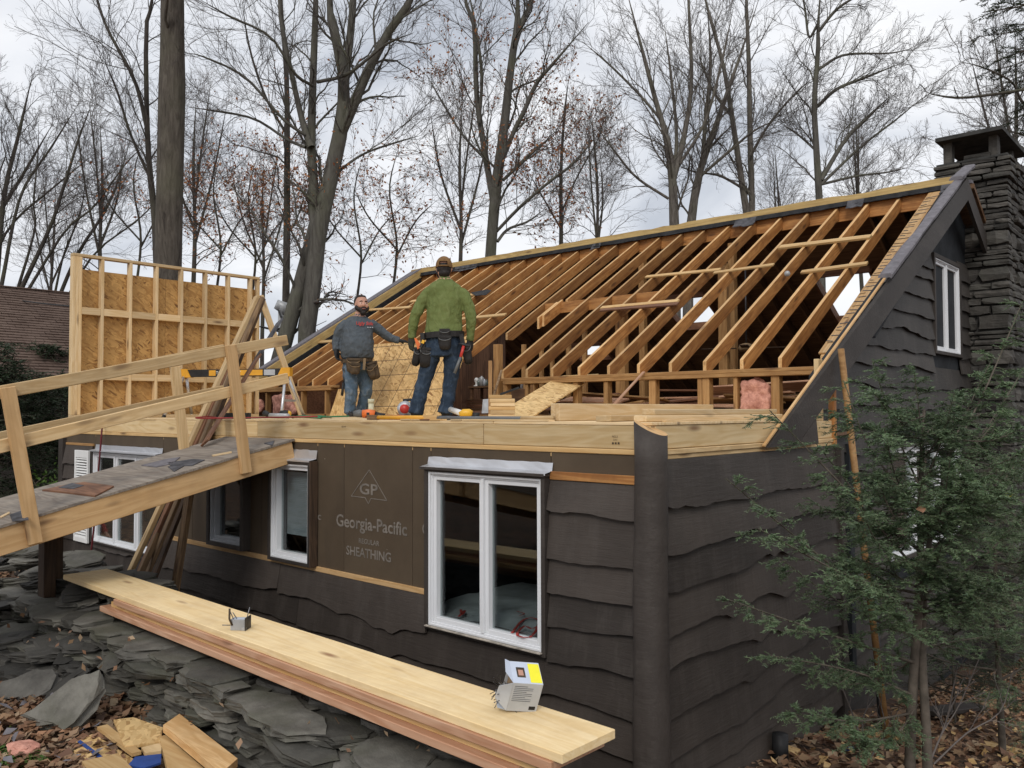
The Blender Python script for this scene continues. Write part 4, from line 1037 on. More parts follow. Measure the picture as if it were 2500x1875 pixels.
plank(2,217,1477,1300,1866,'wood_new_warm','second plank from the bottom of the foreground stack',-.02,0)
plank(3,195,1487,1268,1872,'wood_plank_pink','lowest plank of the stack, resting on the stones',.022,0)
plank(4,330,1560,1240,1885,'wood_rail','grey brown bearer board half hidden beneath the plank stack',.0,0,.22)
# ================================================================ STONE WALL
swall=thing('stone_wall','low dry wall of flat grey slate under the plank stack','wall',(-4.5,2.4,-1.72))
def slabmesh(poly,t,seed,m,nm='stone',rough=.012):
    """poly: list of local (x,y); chunky slate slab with broken edges, z from -t to 0"""
    r=random.Random(seed); P=[]
    for i,(x,y) in enumerate(poly):          # subdivide the outline once and jitter
        nx_,ny_=poly[(i+1)%len(poly)]; P.append((x,y)); e=math.hypot(nx_-x,ny_-y)
        
        if e>.10:
            for q in ((.33,.66) if e>.22 else (.5,)): P.append((x+(nx_-x)*q+r.uniform(-.09,.09)*e,y+(ny_-y)*q+r.uniform(-.09,.09)*e))
    n=len(P); cx_=sum(p[0] for p in P)/n; cy_=sum(p[1] for p in P)/n; vs=[]
    for z,s,j in ((0,.96,rough*.7),(-t*.12,1.0,rough),(-t*.45,.97,rough*1.3),(-t*.55,1.01,rough*1.3),(-t*.85,.985,rough*1.2),(-t,.93,rough*.5)):
        for (x,y) in P: vs.append((cx_+(x-cx_)*s+r.uniform(-j,j),cy_+(y-cy_)*s+r.uniform(-j,j),z+r.uniform(-1,1)*(min(rough*.5,t*.12) if z else .0015)))
    fs=[[k*n+i,(k+1)*n+i,(k+1)*n+(i+1)%n,k*n+(i+1)%n] for k in range(5) for i in range(n)]
    vs.append((cx_,cy_,r.uniform(0,.1)*rough)); tp=len(vs)-1; vs.append((cx_,cy_,-t)); bt=len(vs)-1
    fs+=[[i,(i+1)%n,tp] for i in range(n)]+[[5*n+(i+1)%n,5*n+i,bt] for i in range(n)]
    return mesh(nm,vs,fs,m)
def slab(c,L,w,t,rot,tilt,seed,m='slate',parent=swall,name='stone'):
    r=random.Random(seed); n=r.choice([6,7,8]); poly=[]
    for i in range(n):
        a=2*math.pi*(i+r.uniform(-.25,.25))/n; k=1/max(abs(math.cos(a)),abs(math.sin(a)))**.75*r.uniform(.82,1.05)
        poly.append((L/2*math.cos(a)*k*.92,w/2*math.sin(a)*k*.92))
    W=M.Translation(V(c))@M.Rotation(rot,4,'Z')@M.Rotation(tilt[0],4,'X')@M.Rotation(tilt[1],4,'Y')
    return obj(name,slabmesh(poly,t,seed,m,name),parent,W)
sd_=500; r=random.Random(77)
# core so that no light shows between stones
for (xa,xb) in ((-8.6,-1.75),): block('wall_fill',(xa,2.5,-2.5),(xb,2.64,-1.56),'mortar',swall)
x=-8.4
def wall_top(x): return -1.46+.03*mnoise.noise(V((x*1.3,0,0)))-.05*sm(-4.2,-2.5,x)
z=-1.87; 
while z<-1.50:
    t=r.uniform(.035,.06); x=-8.2+r.uniform(0,.2)
    back=(z+1.87)*.2
    while x<-1.9:
        L=r.uniform(.22,.52); sd_+=1
        if z+t<wall_top(x+L/2):
            slab((x+L/2,2.45+back*.4+r.uniform(-.04,.05),z+t),L*1.02,.32+r.uniform(0,.08),t*1.12,r.uniform(-.12,.12),(r.uniform(-.05,.05),r.uniform(-.05,.05)),sd_,'slate')
        x+=L
    z+=t
# cap slabs
x=-8.0
while x<-1.7:
    L=r.uniform(.35,.65); sd_+=1
    if not(-4.4<x+L/2<-2.85):
        slab((x+L/2,2.48+r.uniform(-.05,.05),wall_top(x)+.005),L*1.05,.42+r.uniform(-.06,.08),r.uniform(.05,.08),r.uniform(-.2,.2),(r.uniform(-.06,.06),r.uniform(-.05,.05)),sd_,'slate')
    x+=L*.93
# back side of the wall (towards the house)
z=-2.35
while z<-1.55:
    t=.11; x=-8.4
    while x<-1.7:
        L=r.uniform(.35,.7); sd_+=1; slab((x+L/2,2.66,z+t),L,.25,t*1.05,r.uniform(-.1,.1),(0,r.uniform(-.04,.04)),sd_,'slate_dark'); x+=L
    z+=t*.98
def polyslab(px,z,t,seed,m='slate',parent=swall,name='stone'):
    P=[oZ(u,v,z) for u,v in px]; c=sum(P,V())/len(P); q=[((p-c).x,(p-c).y) for p in P]
    ar=sum(q[i][0]*q[(i+1)%len(q)][1]-q[(i+1)%len(q)][0]*q[i][1] for i in range(len(q)))
    if ar<0: q=q[::-1]
    return obj(name,slabmesh(q,t,seed,m,name,.012),parent,M.Translation(c))
polyslab([(544,1693),(600,1680),(660,1686),(796,1749),(803,1792),(700,1788),(655,1770),(600,1734)],-1.50,.055,31)
polyslab([(445,1640),(456,1612),(520,1632),(612,1672),(543,1693)],-1.468,.06,32)
polyslab([(283,1590),(300,1580),(370,1582),(403,1598),(380,1607),(310,1604)],-1.475,.03,33)
polyslab([(305,1614),(420,1603),(455,1622),(425,1642),(330,1632)],-1.505,.055,34)
polyslab([(640,1795),(700,1790),(805,1812),(830,1850),(760,1862),(690,1838)],-1.555,.05,35)
polyslab([(815,1768),(845,1752),(945,1808),(925,1845),(830,1815)],-1.53,.06,36)
polyslab([(935,1812),(1010,1815),(1110,1868),(1090,1900),(960,1885)],-1.52,.05,37)
polyslab([(805,1825),(870,1818),(960,1880),(900,1905),(810,1890)],-1.57,.05,38)
# rubble heap of tilted slate at the far left
heap=thing('slate_heap','heap of dark tilted slate slabs at the left edge below the ramp','rock pile',(-8.3,2.7,-1.9))
for i in range(70):
    px_,v=r.uniform(-60,270),0
    x=r.uniform(-9.8,-5.75); y=r.uniform(2.15,3.15); sd_+=1
    z=-1.60+.30*sm(2.1,2.8,y)*sm(-5.4,-7.,x)+r.uniform(-.09,.05)-.10*sm(2.95,3.25,y)
    slab((x,y,z),r.uniform(.35,.9),r.uniform(.2,.42),r.uniform(.03,.075),r.uniform(-.5,.6),(r.uniform(-.1,.28),r.uniform(-.26,.08)),sd_,'slate' if i%3 else 'slate_dark',heap)
for i in range(24):
    x=r.uniform(-9.2,-5.9); y=r.uniform(2.05,2.3); sd_+=1
    slab((x,y,-1.66+r.uniform(-.08,.08)),r.uniform(.3,.6),r.uniform(.3,.4),r.uniform(.05,.1),r.uniform(-.3,.3),(r.uniform(-.1,.15),r.uniform(-.15,.1)),sd_,'slate_dark',heap)
# fallen slabs leaning in front of the wall
def fallen(px,dep0,nrm,t,seed,label,m='slate'):
    p0=oD(*px[0],dep0); nn=V(nrm).normalized(); P=[oP(u,v,p0,nn) for u,v in px]; c=sum(P,V())/len(P)
    ax=(P[1]-P[0]).normalized(); ay=nn.cross(ax); q=[((p-c).dot(ax),(p-c).dot(ay)) for p in P]
    ar=sum(q[i][0]*q[(i+1)%len(q)][1]-q[(i+1)%len(q)][0]*q[i][1] for i in range(len(q)))
    if ar<0: q=q[::-1]
    return tag(obj('fallen_slab',slabmesh(q,t,seed,m,'fallen_slab',.022),None,mat4(ax,ay,nn,c)),label,'rock')
back=V((-fw.x,-fw.y,0)).normalized()
fallen([(59,1742),(90,1765),(150,1787),(185,1760),(240,1665),(236,1640),(180,1650),(110,1705)],4.85,back*.75+V((0,0,.66))+rt*-.2,.10,41,'biggest slate slab, tilted on the leaf litter at lower left')
fallen([(98,1712),(140,1660),(172,1612),(208,1634),(182,1652),(120,1700)],5.2,back*.3+V((0,0,.9))-rt*.5,.05,42,'smaller smooth slab propped behind the biggest tilted one','slate_dark')
fallen([(-20,1695),(0,1668),(85,1633),(128,1632),(140,1652),(95,1700),(40,1706)],5.25,back*.6+V((0,0,.7)),.08,43,'dark slab leaning at the left edge of the picture','slate_dark')
fallen([(130,1622),(150,1590),(205,1565),(262,1575),(255,1612),(215,1632),(175,1610)],5.5,back*.5+V((0,0,.7))+rt*.2,.10,44,'dark rounded slab in the hollow under the plank ends','slate_dark')
fallen([(245,1610),(262,1592),(300,1580),(315,1600),(282,1625),(255,1632)],5.3,back*.4+V((0,0,.8)),.05,45,'small slab wedged beside the plank bearer')
# ================================================================ SCRAP WOOD ON THE GROUND
ZG=-1.81
def sc2(label,pts,m,t,z=ZG,name='wood_scrap',tilt=0.):
    pl=[oZ(u,v,z) for u,v in pts]; c=sum(pl,V())/len(pl)
    if tilt: pl=[p+V((0,0,(p-c).dot(pn)*tilt)) for p in pl]
    o=prism(name,pl,(0,0,t),m); tag(o,label,'scrap'); return o
sc2('flaky board scrap farthest back in the offcut pile',[(277,1763),(325,1757),(400,1783),(288,1790)],'osb_new',.014,ZG+.03)
sc2('split board scrap lying across the offcut pile',[(288,1792),(397,1784),(393,1817),(303,1830)],'osb_new',.016,ZG+.035)
sc2('narrow ripped strip on the left of the offcut pile',[(237,1782),(262,1776),(345,1842),(322,1848)],'wood_new_warm',.018,ZG+.03)
sc2('long flaky strip with a blue painted edge, lower left',[(186,1816),(228,1796),(338,1866),(296,1885)],'osb_new',.012,ZG)
sc2('thin blue stripe of painted wood in the offcut pile',[(189,1812),(196,1808),(250,1848),(244,1854)],'blue_paint',.004,ZG+.0125,'painted_strip')
sc2('thick orange offcut of two by six on the stones',[(398,1788),(438,1760),(580,1872),(540,1908)],'wood_old_top',.04,ZG+.07)
sc2('pale offcut under the thick orange one',[(389,1814),(404,1810),(500,1895),(410,1900)],'wood_new_warm',.035,ZG+.02)
sc2('pale flat offcut cut by the lower picture edge',[(200,1868),(288,1848),(330,1892),(220,1900)],'wood_new_warm',.02,ZG+.02)
sc2('crumpled blue tarp scrap between the offcuts',[(313,1872),(330,1852),(394,1845),(393,1866),(350,1880)],'blue_paint',.01,ZG+.03,'tarp_scrap')
sc2('grooved short offcut beside the blue scrap',[(345,1834),(394,1822),(394,1842),(355,1848)],'wood_rail',.02,ZG+.025)
sc2('small brown splinter above the offcut pile',[(180,1838),(205,1826),(240,1850),(215,1862)],'osb_new',.012,ZG+.0)
for k,(u,v,w,h) in enumerate(((55,1825,32,14),)):
    P=oZ(u,v,ZG); bm=bmesh.new(); bmesh.ops.create_icosphere(bm,subdivisions=3,radius=.08)
    for q in bm.verts: q.co=V((q.co.x*1.2,q.co.y*.8,q.co.z*.25))*(1+.5*mnoise.noise(q.co*16))
    me=bpy.data.meshes.new('insulation_tuft'); bm.to_mesh(me); bm.free(); me.materials.append(MAT['insulation_pink']); tag(obj('insulation_tuft',me,None,M.Translation(P)),'pink tuft of insulation on the leaves at lower left','insulation')
# ================================================================ THINGS ON THE PLANKS
c=oZ(586,1536,ZP); hb=thing('metal_junction_box','small galvanised box with bent nails on the top plank','junction box',c)
W0=M.Translation(c)@M.Rotation(math.radians(38),4,'Z')
def hbx(nm,lo,hi,m): 
    lo=V(lo);hi=V(hi);d=hi-lo; return obj(nm,boxmesh(d.x,d.y,d.z,m,.002,nm),hb,W0@M.Translation((lo+hi)/2))
hbx('side',(-.045,-.03,.001),(-.043,.03,.062),'galv_blue'); hbx('side',(.043,-.03,.001),(.045,.03,.062),'galv_blue')
hbx('side',(-.043,-.03,.001),(.043,-.028,.062),'metal_grey'); hbx('side',(-.043,.028,.001),(.043,.03,.062),'metal_grey'); hbx('back',(-.043,-.028,.058),(.043,.028,.06),'galv_blue')
hbx('bracket',(.046,-.05,.001),(.049,.045,.075),'steel_dark'); hbx('bracket',(.02,-.033,.001),(.05,-.031,.02),'metal_grey')
for a,b in (((-.03,-.02,.06),(-.05,-.03,.115)),((.03,.02,.05),(.045,.03,.12)),((-.045,-.032,.03),(-.085,-.05,.035)),((-.02,.0,.06),(-.035,-.02,.10))):
    pts=[W0@V(a),W0@V(b)]; tube('nail',pts,.0028,'nail_steel',hb,6)
tube('cable_stub',[W0@V((-.035,-.03,.03)),W0@V((-.045,-.045,.07)),W0@V((-.05,-.03,.125))],.006,'leather_tan',hb,7)
# torn nail carton
c=oZ(1268,1742,ZP); nb_=thing('nail_carton','torn white and blue carton of nails tipped over on the pale plank','carton',c)
Rr=V((rt.x,rt.y,0)).normalized(); Aw=V((fw.x,fw.y,0)).normalized(); Up=V((0,0,1))
e1=(Rr*.95+Aw*.20-Up*.13).normalized(); th=math.radians(27)
e3=(Aw*math.cos(th)+Up*math.sin(th)-Rr*.30); e3=(e3-e1*e3.dot(e1)).normalized(); e2=e3.cross(e1)*-1
if e2.z<0: e2=-e2
Wb=mat4(e1,e2,e3,c+Rr*-.055+Up*.012)
bw,bh,bd=.128,.148,.13
def cb(nm,lo,hi,m,par=nb_):
    lo=V(lo);hi=V(hi);d=hi-lo; return obj(nm,boxmesh(d.x,d.y,d.z,m,.0008,nm),par,Wb@M.Translation((lo+hi)/2))
cb('front_panel',(0,0,0),(bw,bh,.002),'box_print'); cb('back_panel',(0,0,bd-.002),(bw,bh,bd),'box_print')
cb('top_panel',(0,bh-.002,.002),(bw,bh,bd-.002),'box_blue'); cb('bottom_panel',(0,0,.002),(bw,.002,bd-.002),'box_print'); cb('end_panel',(bw-.002,.002,.002),(bw,bh-.002,bd-.002),'cardboard')
cb('price_label',(bw*.60,bh+.0002,.008),(bw*.98,bh+.0008,bd*.92),'label_yellow')
cb('window_print',(bw*.18,bh+.0002,.035),(bw*.46,bh+.0008,bd*.72),'leather_tan'); cb('window_print',(bw*.23,bh+.0009,.045),(bw*.4,bh+.0013,bd*.6),'skin')
def qd(nm,pts,m):
    P=[Wb@V(p) for p in pts]; n_=(P[1]-P[0]).cross(P[2]-P[0]).normalized(); prism(nm,P,n_*.0015,m,nb_)
qd('flap',[(0,bh,0),(-.05,bh*.75,.02),(-.055,bh*.3,.025),(0,.0,.0)],'box_print'); qd('flap',[(0,bh,.004),(-.028,bh*1.08,.05),(-.02,bh*1.06,bd),(0,bh,bd)],'box_blue')
qd('flap',[(0,0,.004),(-.035,-.004,.02),(-.035,.0,bd*.8),(0,0,bd)],'box_print'); cb('inner_shade',(.012,.004,.004),(.014,bh-.004,bd-.004),'cardboard')
r=random.Random(12)
for i in range(34):
    p=V((r.uniform(-.03,.03),r.uniform(.005,.075),r.uniform(.01,bd-.02))); d=V((r.uniform(-1,.4),r.uniform(-.5,.6),r.uniform(-.7,.7))).normalized()*.05
    a,b=Wb@p,Wb@(p+d); tube('nail',[a,b,b+(b-a)*.001],[.0016,.0016,.0035],'nail_steel',nb_,5)
for i in range(9):
    y=bh*.88-i*.0095; L=(.88 if i%3 else .6)
    cb('print_line',(bw*.08,y,-.0004),(bw*(.08+.8*L*.9),y+.0022,-.0001),'plastic_grey')
cb('print_line',(bw*.72,.012,-.0004),(bw*.93,.03,-.0001),'rubber_black')
# bed sheet of printed plastic seen through the big window
zs=-1.475; b0=oZ(1080,1462,zs); b1=oZ(1330,1468,zs)
ps=thing('plastic_sheeting','grey printed plastic sheet spread indoors behind the big window','plastic sheet',(-4,4.6,zs))
xa,xb=bigw[0]-.3,bigw[1]+.4; ya,yb=Y0+.11,Y0+1.35; N=26; vs=[];fs=[]
for i in range(N+1):
    for j in range(N//2+1):
        x=xa+(xb-xa)*i/N; y=ya+(yb-ya)*j/(N//2); vs.append((x+4,y-4.6,.03*mnoise.noise(V((x*4,y*5,1)))+.012*mnoise.noise(V((x*15,y*11,1)))))
m_=N//2+1; fs=[[i*m_+j,(i+1)*m_+j,(i+1)*m_+j+1,i*m_+j+1] for i in range(N) for j in range(N//2)]
obj('sheet',mesh('sheet',vs,fs,'plastic_sheet',smooth=True),ps,M.Translation(V((-4,4.6,zs))))
for pts,wv in (([(1120,1505),(1135,1490),(1128,1500),(1125,1488)],.02),([(1250,1545),(1275,1515),(1300,1508),(1322,1520),(1300,1535),(1280,1528),(1262,1550),(1300,1552),(1325,1500)],.02),([(1262,1492),(1280,1498),(1268,1503)],.012)):
    pt=[oZ(u,v,zs+.022) for u,v in pts]; pt=[V((p.x,min(p.y,yb),p.z)) for p in pt]
    o=tube('red_scrawl',spline(pt,22),wv*.5,'red_print',ps,6); o.scale=(1,1,.12)
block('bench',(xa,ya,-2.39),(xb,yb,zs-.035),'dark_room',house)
# ================================================================ FRAMED WALL ON THE DECK
XW=-11.10
sw=thing('framed_wall','raised wall of fresh studs and flakeboard at the far left of the deck','wall',(XW,5.4,ZD))
wt_=oX(190,618,XW).z; yA,yB=oX(176,800,XW).y,oX(634,800,XW).y
if DEBUG: print('wall',wt_,yA,yB, 'right top',oX(634,672,XW).z)
SZ0=ZD+.039
board('top_plate',(XW-.045,yA,wt_-.019),(XW-.045,yB,wt_-.019),.09,.038,'wood_new',sw,wd=(1,0,0))
board('bottom_plate',(XW-.045,yA,ZD+.0195),(XW-.045,yB,ZD+.0195),.09,.038,'wood_new',sw,wd=(1,0,0))
def wst(u,uw=.038): 
    y=oX(u,800,XW).y; board('stud',(XW-.045,y,SZ0),(XW-.045,y,wt_-.039),uw,.09,'wood_new',sw,wd=(0,1,0)); return y
ys_=[]
for i in range(3): y=yA+.019+.0385*i; board('stud',(XW-.045,y,SZ0),(XW-.045,y,wt_-.039),.038,.09,'wood_new',sw,wd=(0,1,0)); ys_.append(y)
for u in (250,319,383,444,503,559,613): ys_.append(wst(u))
y=yB-.02; board('stud',(XW-.045,y,SZ0),(XW-.045,y,wt_-.039),.038,.09,'wood_new',sw,wd=(0,1,0)); ys_.append(y)
for vz in (oX(210,759,XW).z,oX(280,920,XW).z):
    for a,b in zip(ys_[2:],ys_[3:]): board('blocking',(XW-.022,a+.0195,vz),(XW-.022,b-.0195,vz),.09,.038,'wood_new',sw)
zo=oX(212,658,XW-.1).z
for a,b in ((yA+.1,yA+1.24),(yA+1.243,yB)): 
    c=V((XW-.097,(a+b)/2,(zo+ZD)/2)); obj('flake_panel',boxmesh(b-a,zo-ZD-.01,.012,'osb_wall',.001,'flake_panel'),sw,mat4((0,1,0),(0,0,1),(1,0,0),c))
a=V((XW+.02,oX(637,722,XW).y-.02,oX(637,722,XW).z)); b=oY(738,1003,7.2); b=V((b.x,b.y,ZD))
tag(board('wall_brace',b,a,.09,.038,'wood_new',None,wd=(0,1,.2)),'new two by four brace propping the right end of the framed wall','brace')
# ---------------------------------------------------------------- sawhorse
s0=oD(452,912,11.4); s1=oD(699,912,11.1); s1.z=s0.z
sh_=thing('sawhorse','black and yellow folding sawhorse with aluminium legs before the framed wall','sawhorse',((s0.x+s1.x)/2,(s0.y+s1.y)/2,ZD))
board('beam',s0,s1,.10,.06,'rubber_black',sh_); d=(s1-s0).normalized(); sd2=d.cross(V((0,0,1)))
for e,s in ((s0,1),(s1,-1)):
    q=[e-d*.07*s+V((0,0,.06)),e+d*.05*s+V((0,0,.06)),e+d*.11*s+V((0,0,-.055)),e-d*.07*s+V((0,0,-.055))]
    prism('end_cap',[p-sd2*.045 for p in q],sd2*.09,'plastic_amber',sh_)
    for t in (-1,1):
        top=e+V((0,0,-.05))+sd2*.03*t; bot=V((e.x,e.y,ZD))+sd2*.33*t+d*(-.10*s)
        lg=tube('leg',[top,bot],.021,'alu',sh_,10); tube('foot',[bot+(top-bot)*.05,bot],.026,'rubber_black',lg,8)
    m1=V((e.x,e.y,ZD))+V((0,0,.22)); board('spreader',m1+sd2*.17-d*.05*s,m1-sd2*.17-d*.05*s,.03,.008,'metal_grey',sh_)
fr_=mat4(d,V((0,0,1)),-sd2 if (-sd2).dot(fw)<0 else sd2,(s0+s1)/2)
zz=fr_.to_3x3()@V((0,0,1)); 
if zz.dot(fw)>0: fr_=mat4(-d,V((0,0,1)),-zz,(s0+s1)/2)
xdir=1 if (fr_.to_3x3()@V((1,0,0))).dot(rt)>0 else -1
for x,w,m in ((.25,.34,'plastic_amber'),(.52,.16,'vinyl_grey'),(-.32,.10,'plastic_amber')):
    obj('decal',boxmesh(w,.075,.001,m,.0002,'decal'),sh_,fr_@M.Translation((x*xdir,0,.0312)))
me=textmesh('TOUGHBUILT',.06,'white_gloss'); obj('lettering',me,sh_,fr_@M.Translation((-.08*xdir,.0,.0322)))
# ---------------------------------------------------------------- strips nailed across the rafters
nroof=V((0,-SLOPE,1)).normalized()
def onroof(u,v,dz=.012): return oP(u,v,roofY(0,YK,dz/nroof.z),nroof)
for (u0,v0,u1,v1,w,t,m,la) in (
 (1903,604,2126,578,.10,.03,'wood_new_warm','widest pale batten, uppermost on the right end rafters'),
 (1956,665,2118,643,.075,.028,'wood_new_warm','short batten just left of the skylight on the right rafters'),
 (1743,666,1889,646,.065,.022,'wood_new_warm','batten overlapping the end of a longer one, right of mid roof'),
 (1577,676,1758,658,.07,.022,'wood_new_warm','batten left of its overlapping neighbour in mid roof'),
 (1468,752,1656,735,.075,.028,'wood_new_warm','upper of two battens laid together low on the middle rafters'),
 (1467,757,1655,742,.08,.022,'wood_redbrown','reddish lower batten of the pair on the middle rafters'),
 (896,757,1001,750,.075,.022,'wood_new_warm','batten ending behind the head of the man in grey'),
 (1003,736,1168,718,.08,.022,'wood_new_warm','batten passing behind the shoulders of the man in green'),
 (1120,779,1234,768,.075,.022,'wood_new_warm','batten right of the elbow of the man in green'),
 (760,836,812,833,.09,.02,'wood_new_warm','batten at the left elbow of the man in grey')):
    tag(board('batten',onroof(u0,v0,t/2+.001),onroof(u1,v1,t/2+.001),w,t,m,None,wd=RY.cross(V((1,0,0))) if False else RX),la,'batten','battens across the bare rafters')
fs_=[onroof(1160,722,.035),onroof(1150,715,.035),onroof(1190,707,.035),onroof(1200,710,.035),onroof(1186,721,.035)]
tag(prism('felt_scrap',fs_,nroof*.006,'felt_black'),'curled black felt scrap on a batten right of the man in green','scrap')
tag(tube('round_lamp',[onroof(1922,668,.03),onroof(1922,668,.06)],.035,'metal_grey',None,10),'round metal lamp cover stuck on a right hand rafter','lamp')
# ---------------------------------------------------------------- sheets of flakeboard
p0,p1=oY(806,1012,7.45),oY(1080,1012,7.45); p0.z=p1.z=ZD+.002; q0,q1=oY(908,832,8.15),oY(1150,834,8.15); zz_=(q0.z+q1.z)/2
xl,xr2=min(p0.x,q0.x)+.05,max(p1.x,q1.x)
c=V(((p0.x+p1.x)/2-.02,(7.12+8.02)/2,(ZD+zz_)/2)); yv=V((0,.7,zz_-ZD)); L=yv.length; yv.normalize()
# a parallelogram-cut sheet: follow the corners
P=[V((p0.x,7.45,ZD)),V((p1.x+.02,7.45,ZD)),V((q1.x,8.15,zz_)),V((q0.x,8.15,zz_))]; cc=sum(P,V())/4; ax=V((1,0,0)); nn=ax.cross(yv)
W_=mat4(ax,yv,nn,cc); Wi=W_.inverted(); l=[Wi@p for p in P]; n4=4
vs=[V((p.x,p.y,0)) for p in l]+[V((p.x,p.y,.012)) for p in l]; fs=[[3,2,1,0],[4,5,6,7]]+[[i,(i+1)%4,(i+1)%4+4,i+4] for i in range(4)]
tag(obj('flakeboard_sheet',mesh('flakeboard_sheet',vs,fs,'osb_lined'),None,W_),'big lined flakeboard sheet leaning on rafters behind the two men','board')
P=[oD(1203,1021,9.0),oD(1300,1021,8.9),oD(1462,914,10.05),oD(1366,914,10.1)]
for i in (0,1): P[i].z=ZD+.004
for i in (2,3): P[i].z=zp+.006
cc=sum(P,V())/4; ax=(P[1]-P[0]).normalized(); yv=(P[3]-P[0]); yv=(yv-ax*yv.dot(ax)).normalized(); nn=ax.cross(yv); W_=mat4(ax,yv,nn,cc); Wi=W_.inverted(); l=[Wi@p for p in P]
vs=[V((p.x,p.y,0)) for p in l]+[V((p.x,p.y,.015)) for p in l]
tag(obj('flakeboard_sheet',mesh('flakeboard_sheet',vs,fs,'osb_new'),None,W_),'narrow flakeboard strip sloping from the knee wall down to the deck','board')
P=[oY(806,1010,7.30),oY(850,1010,7.30),oY(850,950,7.40),oY(828,950,7.40)]
for p in P[:2]: p.z=ZD+.003
tag(prism('flakeboard_offcut',P,(0,-.014,0),'osb_new'),'small flakeboard offcut leaning behind the legs of the man in grey','board')
# ---------------------------------------------------------------- lumber on the deck, right
zd=ZD+.0015
def lum(la,p0,p1,w,t,m,wd=(0,0,1),cat='board',grp='new lumber lying on the deck',nm='lumber'): return tag(board(nm,p0,p1,w,t,m,None,wd=wd),la,cat,grp)
xg=oY(1366,1000,4.28).x; ye=oX(1742,1000,xg).y
for k in range(2): lum(('face plank' if k==0 else 'hidden plank')+' of the doubled beam standing on the deck edge',(xg-.019-.0385*k,4.28,zd+.058),(xg-.019-.0385*k,ye,zd+.058),.116,.038,'wood_new')
def topG(u,v,z): return oZ(u,v,z)
xg2=X0-.10; ya=oX(1562,1020,xg2).y
lum('long two by four lying along the edge above the dark side wall',(xg2,ya,zd+.019),(xg2,6.05,zd+.019),.09,.037,'wood_new',(1,0,0))
lum('two by four on top of the edge board above the side wall',(xg2-.02,ya+.12,zd+.057),(xg2-.02,6.0,zd+.057),.09,.037,'wood_new',(1,0,0))
lum('weathered strip lying at the corner behind the log post',(X0-.02,Y0+.18,ZT+.021),(X0-.02,5.9,ZT+.021),.03,.014,'wood_rail',(1,0,0))
lum('short end of a board sticking over the deck edge by the post',(oY(1487,1030,4.2).x,4.14,zd+.019),(oY(1500,1030,4.6).x+.05,4.9,zd+.019),.10,.037,'wood_new',(1,0,0))
r=random.Random(31)
for k,(u0,u1) in enumerate(((978,1003),(1003,1024),(1025,1048),(1049,1076),(1100,1127),(1128,1340))):
    a=fx(u0,1034);b=fx(u1,1034); lum(['first','second','third','fourth','fifth','long last'][k]+' shim from the left along the front deck edge',(a+.003,Y0+.03,ZD+.006),(b-.003,Y0+.03,ZD+.006),.07,.011,['wood_new','wood_rail','wood_redbrown','wood_new_warm','wood_new','wood_new'][k],(0,1,0),'shim','shims along the deck edge','shim')
# block stack
c=oD(1226,1018,8.2); c.z=ZD; rr=random.Random(3)
for k in range(6):
    w=.26-.02*(k%2); z=ZD+.0015+.038*k+.019; dx=rr.uniform(-.02,.03)
    p=V((c.x+dx,c.y,z)); ax=V((rt.x,rt.y,0)); lum(['lowest','second','third','fourth','fifth','topmost'][k]+' block of the little lumber stack by the door post',p-ax*w/2,p+ax*w/2*(1.0 if k<4 else .9),.09,.0365,['wood_new','wood_rail','wood_new_warm'][k%3],wd=(fw.x,fw.y,0),cat='block',grp='stacked cut blocks',nm='block')
tag(board('door_scrap',V((c.x,c.y,ZD+.233))-ax*.02,V((c.x,c.y,ZD+.30))+ax*.17,.07,.02,'felt_black',None,wd=(fw.x,fw.y,0)),'dark bent flashing scrap on top of the block stack','scrap')
tag(board('lath',oD(1500,987,8.6),oY(1572,908,YK-.04),.035,.012,'wood_plank_pink',None,wd=(1,0,0)),'thin pinkish lath leaning against the knee wall plate','lath')
# ---------------------------------------------------------------- shovel, stick, pole
a=oD(1184,1008,9.6); a.z=ZD+.002
shv=thing('shovel','old shovel with wooden shaft leaning against the door post','shovel',a)
b=oD(1224,905,10.3); t=oD(1203,974,9.8); tube('shaft',[t,b],.016,'wood_weather',shv,8)
bl=[oD(1179,975,9.7),oD(1201,973,9.75),oD(1203,1008,9.6),oD(1176,1009,9.6)]; prism('blade',bl,V((fw.x,fw.y,0))*.012,'metal_grey',shv)
a=oD(1197,1000,9.5);a.z=ZD; tag(board('stake',a,oD(1197,881,9.65),.045,.03,'wood_stud_old',None,wd=(rt.x,rt.y,0)),'straight pale stake standing beside the shovel','stake')
ed=Y0+.16
pa,pb=V((fx(1030),ed,ZD+.017)),V((fx(1242),ed-.03,ZD+.017)); 
pl_=thing('long_pole','black pole with a wooden handle lying along the front edge','pole',pa); tube('rod',[pa,pb],.015,'plastic_grey',pl_,8); tube('handle',[pb,V((fx(1322),ed-.04,ZD+.02))],[.014,.018],'wood_rail',pl_,8)
ya_,yb_=V((fx(872),ed+.0,ZD+.02)),V((fx(1000),ed,ZD+.02)); pr=thing('pry_bar','long yellow handled bar lying on the deck edge','tool',ya_)
tube('handle',[ya_,yb_],.017,'plastic_amber',pr,8); board('head',V((fx(860),ed,ZD+.021)),V((fx(884),ed,ZD+.021)),.04,.04,'wood_weather',pr); board('tip',V((fx(996),ed,ZD+.021)),V((fx(1030),ed,ZD+.021)),.04,.03,'wood_new_warm',pr)
